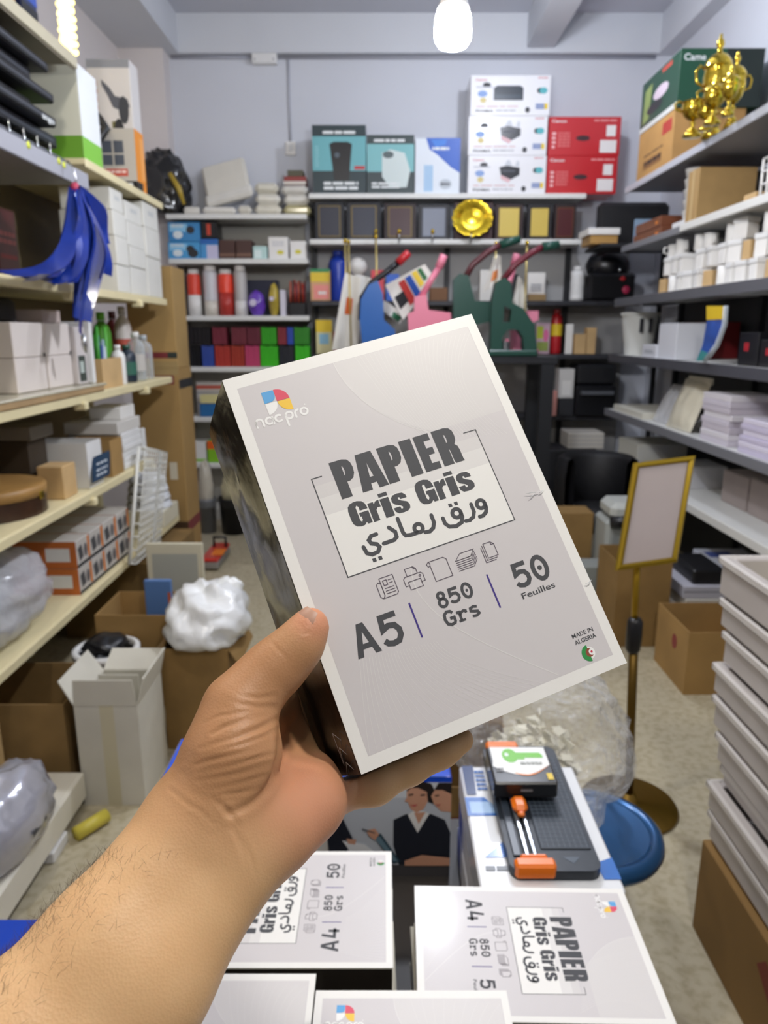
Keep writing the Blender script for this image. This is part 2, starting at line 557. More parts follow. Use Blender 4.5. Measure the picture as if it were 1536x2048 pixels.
t = thing('wall_socket', 'small white socket on the back wall at the end of a wire', 'socket', (-.72, YB, 2.83))
pl_ = part('plate', MB().box(-.76, -.68, YB - .02, YB, 2.83, 2.93, b=.006), WHITE, t)
part('rocker', MB().box(-.735, -.705, YB - .026, YB - .019, 2.86, 2.905, b=.003), WHITEB, pl_)

# ceiling bulbs: one in view, one inferred overhead, two unseen added for fill
def bulb(label, x, y, z, col='#f1f5ff', k=1.):
    t = thing('light_bulb', label, 'light bulb', (x, y, z), 'bulbs hanging from the ceiling')
    d = MB().lathe([(0, 0), (.02, .002), (.046, .012), (.058, .03), (.06, .055), (.058, .09), (.05, .115)], (x, y, z), 28)
    part('diffuser', d, mat(col, .3, emit=BULB_POWER * k), t)
    part('heat_sink', MB().lathe([(.05, .115), (.052, .118), (.044, .14), (.03, .165), (.02, .172), (.019, .2), (0, .2)], (x, y, z), 24), WHITE, t)
    part('socket', MB().lathe([(0, .197), (.024, .197), (.026, .21), (.026, .25), (.018, .265), (0, .268)], (x, y, z), 20), mat('#dcdcd6', .4), t)
    part('wire', MB().tube([(x, y, z + .26), (x + .012, y, z + .5), (x - .006, y, z + .8), (x, y, ZC)], .0045), mat('#d9d9d4', .5), t)
    return t
bp = aY(905, 100, 2.7)
b0 = bulb('white bulb hanging lit from the ceiling by its wire', bp.x, 2.7, bp.z)
for x, y, z, col, k, lb in ((.38, .08, 2.55, '#fffaf2', .8, 'lit bulb overhead above the table, outside the picture'), (.9, 4.3, 3.27, '#eef3ff', .75, 'added fill bulb above the picture, towards the back wall'), (-.8, 1.3, 3.0, '#fff6ea', .6, 'added fill bulb above the left-hand shelves, outside the picture')):
    bulb(lb, x, y, z, col, k)

# ================================================================== printed cover shared by all the grey-board packs
PANEL = mat('#d3cfd0', .42, coat=.1)
PANELL = mat('#d9d6d5', .42, coat=.1)
PANELH = mat('#e2e0de', .42, coat=.1)
COVERW = mat('#efeeea', .45, coat=.1)
BOARDE = mat('#d9d4c3', .8)
COVER = [COVERW, PANEL, PANELL, PANELH, INK, mat('#5e5560', .6), mat('#3f2f86', .5), mat('#5aa7e0', .4), mat('#e04a63', .4), mat('#f6c93d', .4), mat('#f4f4f2', .4), mat('#2f9148', .5), mat('#c8334a', .5), mat('#8f4a35', .5)]
cW, cP, cL, cH, cK, cI, cV, cB, cR, cY, cN, cG, cC, cO = range(14)

GL = {
 'P': ([(0, 0), (.62, 0), (.84, .04), (.96, .13), (1, .27), (.97, .42), (.86, .54), (.66, .6), (.52, .6), (.52, 1), (0, 1)], [[(.5, .17), (.56, .19), (.585, .29), (.56, .4), (.5, .43)]]),
 'A': ([(.2, 0), (.8, 0), (1, 1), (.64, 1), (.62, .83), (.4, .83), (.38, 1), (0, 1)], [[(.51, .27), (.58, .66), (.44, .66)]]),
 'I': ([(0, 0), (1, 0), (1, 1), (0, 1)], []),
 'E': ([(0, 0), (.97, 0), (.97, .19), (.55, .19), (.55, .39), (.94, .39), (.94, .58), (.55, .58), (.55, .81), (1, .81), (1, 1), (0, 1)], []),
 'R': ([(0, 0), (.6, 0), (.84, .04), (.96, .13), (.98, .27), (.95, .4), (.83, .5), (.94, .57), (.97, .68), (.97, .93), (1, 1), (.57, 1), (.53, .93), (.53, .64), (.49, .58), (.49, 1), (0, 1)], [[(.49, .17), (.55, .19), (.57, .29), (.55, .39), (.49, .41)]]),
 'G': ([(.42, 0), (.6, 0), (.84, .06), (.96, .18), (1, .32), (1, .4), (.58, .4), (.58, .24), (.5, .17), (.43, .24), (.43, .77), (.5, .84), (.57, .77), (.57, .63), (.5, .63), (.5, .48), (1, .48), (1, .98), (.76, .98), (.72, .9), (.58, .99), (.4, 1), (.17, .95), (.04, .83), (0, .68), (0, .3), (.06, .14), (.2, .04)], []),
 'r': ([(0, .23), (.5, .23), (.5, .33), (.7, .23), (1, .2), (1, .5), (.72, .49), (.56, .57), (.56, 1), (0, 1)], []),
 'i': ([(0, .22), (1, .22), (1, 1), (0, 1)], []),
 's': ([(.5, .2), (.8, .23), (.95, .34), (.97, .46), (.58, .46), (.55, .37), (.46, .37), (.45, .44), (.6, .52), (.9, .62), (1, .76), (.95, .9), (.78, .98), (.5, 1), (.2, .98), (.04, .88), (0, .73), (.4, .73), (.43, .83), (.52, .84), (.56, .77), (.45, .7), (.15, .6), (.03, .47), (.06, .32), (.2, .23)], []),
}
def glyph(mb, ch, F, x, y, w, h, m, lift):
    o, hs = GL[ch]
    g = lambda p: (x + p[0] * w, -(y + p[1] * h))
    mb.flat([g(p) for p in o], lambda a, b, l: F(a, -b, l), m, [[g(p) for p in q] for q in hs], lift)
    if ch == 'i': mb.add([F(x, y + .15 * h, lift), F(x + w, y + .15 * h, lift), F(x + w, y, lift), F(x, y, lift)], [(0, 1, 2, 3)], m)
def cover(mb, o, ux, uv, nrm, k, big, full=True, low=False):
    """the printed face: o top-left corner, ux / uv one millimetre of the A5 artwork to the right / down"""
    o = Vector(o); ux = Vector(ux); uv = Vector(uv); n = Vector(nrm)
    L0 = .00004
    def F(a, b, l=0.): return o + ux * a + uv * b + n * (l * L0)
    def rect(u0, v0, u1, v1, m, l): mb.add([F(u0, v1, l), F(u1, v1, l), F(u1, v0, l), F(u0, v0, l)], [(0, 1, 2, 3)], m)
    def St(p, w, m, l, closed=False): mb.stroke([(a, -b) for a, b in p], w, lambda a, b, li: F(a, -b, li), m, l, closed)
    def dot(u, v, r, m, l, n_=16): mb.disc((u, v), r, lambda a, b, li: F(a, 2 * v - b, li), m, l, n_)
    rect(0, 0, 150, 214.5, cW, 1)
    rect(6, 7, 144.5, 208, cP, 2)
    # faint flowing line pattern
    def bez(p, q=14):
        return [tuple((1 - t) ** 3 * p[0][i] + 3 * (1 - t) ** 2 * t * p[1][i] + 3 * (1 - t) * t * t * p[2][i] + t ** 3 * p[3][i] for i in (0, 1)) for t in [j / q for j in range(q + 1)]]
    N = 26 if not low else 9
    mb.flat([(a, -b) for a, b in bez([(61, 7.2), (62, 30), (78, 50), (100, 62)]) + [(144, 62), (144, 7.2)]], lambda a, b, li: F(a, -b, li), cL, lift=2.6)
    for i in range(N):
        f = i / (N - 1)
        St(bez([(74 + 70 * f, 7.3 + 4 * f * f), (80 + 46 * f, 30), (84 + 38 * f, 46), (92 + 34 * f + 14 * f * f, 62 + 14 * f)]), .22, cH, 3.2)
    for i in range(N):
        f = i / (N - 1)
        St(bez([(18 + 40 * f, 164 + 5 * f), (14 + 46 * f, 178), (10 + 66 * f, 192), (7 + 95 * f, 207.5)]), .22, cH, 3.2)
    St(bez([(60, 128), (52, 150), (70, 170), (112, 207)]), .5, cH, 3.2)
    St(bez([(61, 7.4), (62, 30), (78, 50), (98, 62)]), .5, cH, 3.2)
    # white title panel and its broken frame line
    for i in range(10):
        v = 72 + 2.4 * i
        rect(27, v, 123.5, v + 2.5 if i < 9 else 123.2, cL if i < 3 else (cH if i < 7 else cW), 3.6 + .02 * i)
    St([(32.4, 67.7), (26.8, 67.7), (26.9, 123.2), (123.6, 123.4), (123.3, 68.3), (116, 68.2)], .55, cK, 4.5)
    # title
    for ch, x, w in (('P', 38.4, 11.6), ('A', 50.2, 15), ('P', 65.6, 11.8), ('I', 78.6, 7.0), ('E', 87.2, 9.3), ('R', 98.2, 12.3)): glyph(mb, ch, F, x, 62, w, 21.2, cK, 5)
    for x0 in (39, 77.4):
        for ch, x, w in (('G', 0, 10.4), ('r', 11.1, 6.4), ('i', 18.1, 5), ('s', 23.7, 9.2)): glyph(mb, ch, F, x0 + x, 86.4, w, 13.8, cK, 5)
    aw = 2.15
    S = lambda p, closed=False: St(p, aw, cK, 5, closed)
    S(arc(109, 109.3, 2.3, 0, 360, 16)[:-1], True); S([(111.3, 109.3), (111.2, 112), (110, 114.4), (107.6, 115.7), (105.7, 115.6)])
    S([(103.8, 107.6), (103.7, 112), (102.2, 114.6), (99.6, 115.7), (97.4, 115.4)])
    S(arc(94.2, 109.8, 2.4, 0, 360, 16)[:-1], True); S([(96.6, 109.8), (96.5, 112.6), (95, 115.3), (91.3, 116.4), (87.6, 115.4), (86, 113), (86, 110)])
    for u in (92.6, 96): rect(u - 1, 103.6, u + 1, 105.6, cK, 5)
    S([(80.6, 106.4), (80.5, 110.6), (79, 113.2), (76.6, 114.4), (74, 114)])
    S(arc(71.4, 110.8, 2.3, 0, 360, 16)[:-1], True); S([(70.6, 112.9), (66, 112.9), (63.4, 112.3), (62.6, 110.5), (62.6, 102.4)])
    S([(56.4, 105.4), (58.8, 108.6), (58.6, 111.4), (56.6, 112.6), (50.8, 112.6)])
    S([(48.8, 106.6), (45.8, 106.7), (43.9, 108.4), (44.6, 110.5), (47.2, 111.7), (48.1, 113.6), (46.4, 115.7), (43, 116.1), (40.6, 114.6), (40, 111)])
    for u in (43, 46.3): rect(u - 1, 118.2, u + 1, 120.2, cK, 5)
    # five line icons
    iw = .42
    I = lambda p, closed=False: St(p, iw, cI, 4.6, closed)
    I([(41.6, 129.2), (49, 129.2), (49, 138.6), (48, 139.6), (40.4, 139.6), (39.2, 138.4), (39.2, 132), (40.4, 131), (41.6, 132), (41.6, 138.4), (40.4, 139.6)])
    I([(41.6, 138.4), (41.6, 129.2)]); I([(43, 130.8), (45, 130.8), (45, 133.4), (43, 133.4)], True)
    for v in (131.2, 132.8): I([(46, v), (47.8, v)])
    for v in (135, 136.4, 137.8): I([(43, v), (47.8, v)])
    I([(56, 133), (56, 129), (60.6, 129), (61.8, 130.2), (61.8, 133)]); I([(55.5, 137.8), (53.6, 137.8), (53.6, 134), (54.6, 133), (63.4, 133), (64.4, 134), (64.4, 137.8), (62.4, 137.8)])
    I([(55.5, 136), (62.4, 136), (62.4, 140.2), (55.5, 140.2)], True); I(arc(62.6, 134.5, .5, 0, 360, 8)[:-1], True); I([(60.6, 129), (60.6, 130.2), (61.8, 130.2)])
    I([(69.6, 131.8), (69.6, 140.4), (79.2, 140.4), (79.2, 131), (77.8, 129.6), (69.2, 129.6), (68, 130.6), (68.6, 132), (69.6, 131.8), (69.9, 130.4), (69.2, 129.6)])
    I([(83.4, 134), (87.2, 130.8), (95.2, 130.8), (92.4, 134)], True)
    for q in range(6): I([(83.4, 134 + q * 1.1), (92.4, 134 + q * 1.1), (95.2, 130.8 + q * 1.1)])
    I([(101.2, 130.2), (105.4, 130.2), (107, 131.8), (107, 138.2), (101.2, 138.2)], True); I([(105.4, 130.2), (105.4, 131.8), (107, 131.8)])
    I([(100.2, 131), (100.2, 139.2), (106, 139.2)]); I([(99.2, 132), (99.2, 140.2), (105, 140.2)])
    # size, weight and sheet count
    gw = 2.9
    G = lambda p, w=gw, closed=False: mb.stroke([(a, -b) for a, b in p], w, lambda a, b, li: F(a, -b, li), cK, 5, closed, False)
    mb.flat([(a, -b) for a, b in [(17.5, 163.6), (22.1, 147), (25.7, 147), (30.3, 163.6), (27.1, 163.6), (26.2, 160), (21.6, 160), (20.7, 163.6)]], lambda a, b, li: F(a, -b, li), cK, [[(a, -b) for a, b in [(22.3, 157.4), (25.5, 157.4), (23.9, 151.2)]]], 5)
    if big == 'A5':
        five = lambda x, y, w, h: [(x + w * .93, y + .09 * h), (x + w * .2, y + .09 * h), (x + w * .14, y + .46 * h), (x + w * .42, y + .38 * h), (x + w * .72, y + .42 * h), (x + w * .87, y + .58 * h), (x + w * .86, y + .75 * h), (x + w * .7, y + .9 * h), (x + w * .42, y + .93 * h), (x + w * .18, y + .88 * h), (x + w * .06, y + .78 * h)]
        G(five(32.6, 146.7, 11.2, 16.8))
    else:
        five = lambda x, y, w, h: [(x + w * .93, y + .09 * h), (x + w * .2, y + .09 * h), (x + w * .14, y + .46 * h), (x + w * .42, y + .38 * h), (x + w * .72, y + .42 * h), (x + w * .87, y + .58 * h), (x + w * .86, y + .75 * h), (x + w * .7, y + .9 * h), (x + w * .42, y + .93 * h), (x + w * .18, y + .88 * h), (x + w * .06, y + .78 * h)]
        G([(36.5, 146.8), (34.2, 159), (44.4, 159)]); G([(41.4, 153), (41.4, 163.4)])
    zero = lambda x, y, w, h: [(x + w / 2 + a, y + h / 2 + b) for a, b in arc(0, 0, w * .4, 0, 360, 20, h * .44)[:-1]]
    for u in (51.9, 96.7): rect(u - .45, 146, u + .45, 164.6, cV, 5)
    d = 1.55
    G(arc(68.9, 148.2, 1.7, 0, 360, 14)[:-1], d, True); G(arc(68.9, 151.9, 2.1, 0, 360, 14)[:-1], d, True)
    G(five(72.9, 146, 6, 8.2), d)
    G(zero(80.2, 146, 6, 8.2), d, True); dot(83.2, 150.1, .75, cK, 5)
    G([(71.4, 158.3), (70.4, 157.2), (68.6, 156.9), (67, 158), (66.5, 160.4), (67.2, 163), (69, 163.9), (71, 163.5), (71.5, 162.6), (71.5, 160.7), (69.2, 160.7)], d)
    G([(73.3, 159.2), (74.8, 159.2), (74.8, 163.8)], 1.4); G([(73.3, 163.8), (77, 163.8)], 1.2); G([(74.8, 161), (76, 159.6), (77.4, 159.2), (78.4, 159.6), (78.4, 160.6)], 1.4)
    G([(85, 159.6), (83, 159), (81.2, 159.5), (81, 160.8), (82.8, 161.5), (84.6, 162), (85, 163.2), (83.2, 164), (81, 163.6)], 1.4)
    G(five(110.2, 145.4, 9.2, 13.6), 2.4); G(zero(121.2, 145.4, 9.4, 13.6), 2.4, True); dot(125.9, 152.2, 1.3, cK, 5)
    put_text(mb, 'Feuilles', F, 110.2, 164.7, 19.8, 3.3, cK, .012, 5, True)
    put_text(mb, 'MADE IN', F, 127.2, 192.9, 12.6, 2.3, cK, .012, 5, True)
    put_text(mb, 'ALGERIA', F, 127.2, 196.4, 12.8, 2.3, cK, .012, 5, True)
    # flag roundel: green half, white half, crescent and star
    mb.flat([(a, -b) for a, b in arc(132.6, 202.6, 4.3, 90, 270, 14)], lambda a, b, li: F(a, -b, li), cG, lift=5)
    mb.flat([(a, -b) for a, b in arc(132.6, 202.6, 3.2, -90, 90, 12)], lambda a, b, li: F(a, -b, li), cN, lift=5)
    dot(132.9, 202.4, 2.3, cO, 5.5); dot(134.1, 202.4, 1.7, cN, 6); dot(134, 202.4, .7, cC, 6.4, 5)
    # brand mark
    fl = lambda p, m: mb.flat([(a, -b) for a, b in p], lambda a, b, li: F(a, -b, li), m, lift=5)
    fl([(17.3, 13.1), (23.8, 13.1), (23.8, 16.4)] + arc(20.6, 16.4, 3.2, 0, 90, 6)[1:] + [(17.3, 19.7)], cB)
    fl([(24, 13.1)] + arc(24.2, 20, 6.9, -90, 0, 8) + [(24, 20)], cR)
    fl([(17.3, 20), (23.8, 20)] + arc(17.5, 20.2, 6.4, 0, 90, 8)[1:], cN)
    fl([(24.1, 20.2), (31.1, 20.2), (31.1, 26.9)] + arc(31, 20, 6.9, 90, 180, 8), cY)
    T = lambda p, closed=False: St(p, 1.15, cN, 5, closed)
    T([(9.4, 31.8), (9.4, 28.9)] + arc(11.2, 29.2, 1.8, 180, 360, 8) + [(13, 31.8)])
    T(arc(16.6, 29.7, 1.9, 0, 360, 14)[:-1], True); T([(18.5, 28), (18.5, 31.8)])
    T(arc(21.8, 29.7, 1.9, 310, 50, 10))
    T(arc(27.6, 29.7, 1.9, 0, 360, 14)[:-1], True); T([(25.7, 29.4), (25.7, 35.2)])
    T([(31, 31.8), (31, 29.4), (31.6, 28.2), (33, 27.8)])
    T(arc(36, 29.7, 1.9, 0, 360, 14)[:-1], True); dot(37.6, 26, .45, cN, 5, 8)

SHEETS = mat('#2b2724', .6, var=.25, vs=14)
SHRINK = mat('#1d1a18', .2, var=.3, vs=10, bump=.22, bs=24, coat=.7)
# ------------------------------------------------------------------ the pack in the hand
BT = Vector((.0203, .3726, 1.4034))
BX = Vector((.9217, .3070, .2371)).normalized()
BYv = Vector((-.3552, .4224, .8339)); BYv = (BYv - BX * BYv.dot(BX)).normalized()
BN = BX.cross(BYv)
BWd, BHt, BTh = .150, .2145, .067
SHEAR = .0125                      # the sheets have slid a little to the left towards the back
BTL = BT - BX * BWd / 2 + BYv * BHt / 2
def bp_(a, b, z): return BT + BX * (a - SHEAR * max(0, z - .003) / BTh) + BYv * b - BN * z
held = thing('paper_pack', 'white A5 pack of grey paper held up in the hand', 'paper pack', BT - BYv * BHt / 2, 'packs of grey paper')
mb = MB()
Mf = Matrix(((BX.x, BYv.x, BN.x, BT.x), (BX.y, BYv.y, BN.y, BT.y), (BX.z, BYv.z, BN.z, BT.z), (0, 0, 0, 1)))
mb.box(-BWd / 2, BWd / 2, -BHt / 2, BHt / 2, -.0022, 0, b=.0004, M=Mf)
part('cover_board', mb, mat('#dcd8ca', .75), held)
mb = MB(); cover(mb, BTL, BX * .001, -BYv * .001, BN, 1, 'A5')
part('printed_cover', mb, COVER, held)
mb = MB()
NS = 34
for i in range(NS):
    z0 = .0024 + (BTh - .0046) * i / NS; z1 = .0024 + (BTh - .0046) * (i + .9) / NS
    j = RND.uniform(-.0004, .0004)
    vs = [bp_(sx * (BWd / 2 - .001) + j, sy * (BHt / 2 - .001), z) for z in (z0, z1) for sy in (-1, 1) for sx in (-1, 1)]
    mb.add(vs, [(0, 1, 3, 2), (4, 6, 7, 5), (0, 4, 5, 1), (2, 3, 7, 6), (0, 2, 6, 4), (1, 5, 7, 3)])
part('board_sheets', mb, SHEETS, held)
mb = MB()
vs = [bp_(sx * BWd / 2, sy * BHt / 2, z) for z in (BTh - .0022, BTh) for sy in (-1, 1) for sx in (-1, 1)]
mb.add(vs, [(0, 1, 3, 2), (4, 6, 7, 5), (0, 4, 5, 1), (2, 3, 7, 6), (0, 2, 6, 4), (1, 5, 7, 3)])
part('back_board', mb, mat('#dcd8ca', .75), held)
# shrink film over the sides, taut at the boards and puckered between
def side_film(which):
    def fn(u, v):
        b = (u - .5) * (BHt if which in 'lr' else BWd)
        z = .0016 + v * (BTh - .003)
        q = Vector((u * 9, v * 1.6, {'l': 0, 'r': 4, 't': 8, 'b': 12}[which]))
        k = math.sin(PI * min(1, max(0, v))) * (.0009 + .0011 * noise.noise(q) + .0007 * noise.noise(q * 2.3)) + .0003
        if which == 'l': return bp_(-BWd / 2 - k, b, z)
        if which == 'r': return bp_(BWd / 2 + k, -b, z)
        if which == 't': return bp_(b, BHt / 2 + k * .6, z)
        return bp_(-b, -BHt / 2 - k * .4, z)
    return MB().sheet(fn, 46, 10)
fm_ = MB()
for w_ in 'lrtb':
    q = side_film(w_); fm_.add(q.v, q.f, 0, True)
film_o = part('shrink_film', fm_, SHRINK, held, 'glossy wrinkled shrink film over the dark sheet edges')
# loose pucker of film at the lower left corner and small nicks of film on the cover edge
fp = MB()
c0 = bp_(-BWd / 2 - .001, -BHt / 2, .006)
for i in range(3):
    a = i / 2
    p0 = c0 - BX * (.0005 + .0012 * a) + BYv * (.003 + .015 * a)
    fp.tube([p0, p0 - BX * .002 - BN * (.004 + .006 * a) + BYv * .004, c0 - BN * (.016 + .004 * math.sin(i * 3)) - BX * .003 + BYv * .002 * i], [.0001, .00018, .0001], 5)
part('film_corner', fp, film(body=.35), film_o)
for (u, v, du, dv) in ((141, 113, -5, 2.2), (143, 113.5, -8, -1.5), (146.5, 113, -4, 1.2), (150, 168, -2.4, 1), (149, 169, -3, -.4)):
    p = BTL + BX * u * .001 - BYv * v * .001 + BN * .0012
    part('film_crease', MB().tube([p, p + (BX * du - BYv * dv) * .0005 + BN * .0005, p + (BX * du - BYv * dv) * .001], [.00015, .0003, .0001], 5), film(body=.5), film_o)

# ------------------------------------------------------------------ forearm and hand (one continuous skin surface)
VX = .0011
caps = []
def cp(p, r, q, r2): caps.append((p, q, r / 1000, r2 / 1000))
def chain(*pts):
    for (p, r), (q, r2) in zip(pts, pts[1:]): cp(p, r, q, r2)
chain((aD(-60, 2235, .262), 30), (aD(20, 2120, .268), 30), (aD(213, 1900, .292), 26.5), (aD(400, 1642, .325), 23.5))
chain((aD(20, 2330, .262), 30), (aD(95, 2190, .268), 31), (aD(283, 1958, .292), 27.5), (aD(466, 1702, .325), 23))
chain((aD(400, 1642, .325), 23.5), (aD(440, 1585, .328), 21), (aD(466, 1500, .330), 20.5), (aD(478, 1415, .336), 14.8), (aD(530, 1355, .343), 12.4), (aD(566, 1322, .346), 11.4), (aD(600, 1288, .3475), 9.6), (aD(621, 1252, .3485), 8.9))
chain((aD(466, 1702, .325), 23), (aD(545, 1652, .337), 20), (aD(612, 1606, .352), 17.2), (aD(668, 1566, .376), 13.2))
chain((aD(440, 1670, .326), 23), (aD(515, 1590, .351), 18), (aD(600, 1490, .405), 13))
chain((aD(470, 1500, .345), 16), (aD(545, 1415, .396), 13), (aD(598, 1350, .430), 11))
chain((aD(575, 1610, .358), 17), (aD(650, 1510, .410), 12))
chain((aD(530, 1540, .374), 14), (aD(625, 1440, .418), 12))
# fingers behind the pack
def behind(u, v, r): return bp_(u, v, BTh + r / 1000 + .0004)
chain((aD(598, 1350, .434), 10), (behind(-.058, -.055, 9.4), 9.6), (behind(-.030, -.035, 8.6), 8.8), (behind(-.008, -.022, 7.8), 7.9))
chain((aD(625, 1430, .414), 12), (behind(-.060, -.074, 9.6), 9.9), (behind(-.024, -.058, 8.8), 9), (behind(.004, -.047, 8), 8.1))
chain((aD(650, 1500, .402), 12.5), (behind(-.058, -.092, 9), 9.4), (behind(-.024, -.079, 8.4), 8.6), (behind(.002, -.071, 7.7), 7.8))
# little finger stretched along the underside
def under(a, z, r): return bp_(a, -BHt / 2 - r / 1000 - .0004, z)
chain((aD(668, 1566, .374), 13.5), (under(-.062, .032, 9.3), 9.5), (under(-.040, .036, 8.4), 8.6), (under(-.021, .038, 7.8), 7.9), (under(-.008, .038, 7.0), 7.0))
def build_hand():
    A = np.array([c[0] for c in caps]); B = np.array([c[1] for c in caps]); RA = np.array([c[2] for c in caps]); RB = np.array([c[3] for c in caps])
    lo = np.minimum(A, B).min(0) - .045; hi = np.maximum(A, B).max(0) + .045
    n = np.ceil((hi - lo) / VX).astype(int)
    ax = [lo[i] + VX * np.arange(n[i]) for i in range(3)]
    X, Y, Z = np.meshgrid(*[a.astype(np.float32) for a in ax], indexing='ij')
    D = np.full(X.shape, .05, dtype=np.float32)
    kk = .009
    for a, b, ra, rb in zip(A, B, RA, RB):
        m0 = np.minimum(a, b) - max(ra, rb) - .025; m1 = np.maximum(a, b) + max(ra, rb) + .025
        s = tuple(slice(max(0, int((m0[i] - lo[i]) / VX)), min(n[i], int((m1[i] - lo[i]) / VX) + 1)) for i in range(3))
        px, py, pz = X[s] - a[0], Y[s] - a[1], Z[s] - a[2]
        d = b - a
        t = np.clip((px * d[0] + py * d[1] + pz * d[2]) / (d @ d), 0, 1)
        q = np.sqrt((px - t * d[0]) ** 2 + (py - t * d[1]) ** 2 + (pz - t * d[2]) ** 2) - (ra + (rb - ra) * t)
        o = D[s]
        h = np.clip(.5 + .5 * (o - q) / kk, 0, 1)
        D[s] = o * (1 - h) + q * h - kk * h * (1 - h)
    # the pack stays outside the skin
    qx = (X - BT.x); qy = (Y - BT.y); qz = (Z - BT.z)
    lz = -(qx * BN.x + qy * BN.y + qz * BN.z)
    lx = qx * BX.x + qy * BX.y + qz * BX.z + SHEAR * np.clip(lz, 0, BTh) / BTh
    ly = qx * BYv.x + qy * BYv.y + qz * BYv.z
    ex = np.abs(lx) - BWd / 2 - .0040; ey = np.abs(ly) - BHt / 2 - .0026; ez = np.abs(lz - BTh / 2) - BTh / 2 - .0022
    bd = np.maximum(np.maximum(ex, ey), ez)
    D = np.maximum(D, -bd)
    # naive surface nets
    ins = D < 0
    c = np.stack([ins[i:n[0] - 1 + i, j:n[1] - 1 + j, k:n[2] - 1 + k] for i in (0, 1) for j in (0, 1) for k in (0, 1)])
    cnt = c.sum(0)
    act = (cnt > 0) & (cnt < 8)
    idx = -np.ones(act.shape, dtype=np.int64)
    cells = np.argwhere(act)
    idx[act] = np.arange(len(cells))
    acc = np.zeros((len(cells), 3)); wt = np.zeros(len(cells))
    cor = [(i, j, k) for i in (0, 1) for j in (0, 1) for k in (0, 1)]
    val = {q: D[cells[:, 0] + q[0], cells[:, 1] + q[1], cells[:, 2] + q[2]] for q in cor}
    for q in cor:
        for axn in range(3):
            if q[axn] == 0:
                r = list(q); r[axn] = 1; r = tuple(r)
                a, b = val[q], val[r]
                x = (a < 0) != (b < 0)
                t = np.where(x, a / np.where(x, a - b, 1), 0)
                p = np.repeat(np.array([q], dtype=float), len(cells), 0)
                p[:, axn] += t
                acc += p * x[:, None]; wt += x
    V = lo + VX * (cells + acc / wt[:, None])
    faces = []
    for axn in range(3):
        u, w = [(1, 2), (2, 0), (0, 1)][axn]
        sl0 = [slice(1, n[i] - 1) for i in range(3)]; sl0[axn] = slice(0, n[axn] - 1)
        sl1 = list(sl0); sl1[axn] = slice(1, n[axn])
        a = ins[tuple(sl0)]; b = ins[tuple(sl1)]
        for sgn in (0, 1):
            e = np.argwhere((a & ~b) if sgn == 0 else (~a & b))
            e = e + np.array([0 if i == axn else 1 for i in range(3)])
            def at(du, dw):
                g = e.copy(); g[:, u] += du; g[:, w] += dw
                return idx[g[:, 0], g[:, 1], g[:, 2]]
            q = np.stack([at(-1, -1), at(0, -1), at(0, 0), at(-1, 0)], 1)
            faces.append(q if sgn == 0 else q[:, ::-1])
    Fq = np.concatenate(faces)
    # smooth
    ed = np.concatenate([Fq[:, [0, 1]], Fq[:, [1, 2]], Fq[:, [2, 3]], Fq[:, [3, 0]]])
    for it in range(7):
        s = np.zeros_like(V); k = np.zeros(len(V))
        np.add.at(s, ed[:, 0], V[ed[:, 1]]); np.add.at(k, ed[:, 0], 1)
        V = V + .6 * (s / k[:, None] - V)
    return V, Fq
HV, HF = build_hand()
def normals(V, Fq):
    n = np.cross(V[Fq[:, 2]] - V[Fq[:, 0]], V[Fq[:, 3]] - V[Fq[:, 1]])
    s = np.zeros_like(V)
    for i in range(4): np.add.at(s, Fq[:, i], n)
    return s / (np.linalg.norm(s, axis=1)[:, None] + 1e-12)
HN = normals(HV, HF)
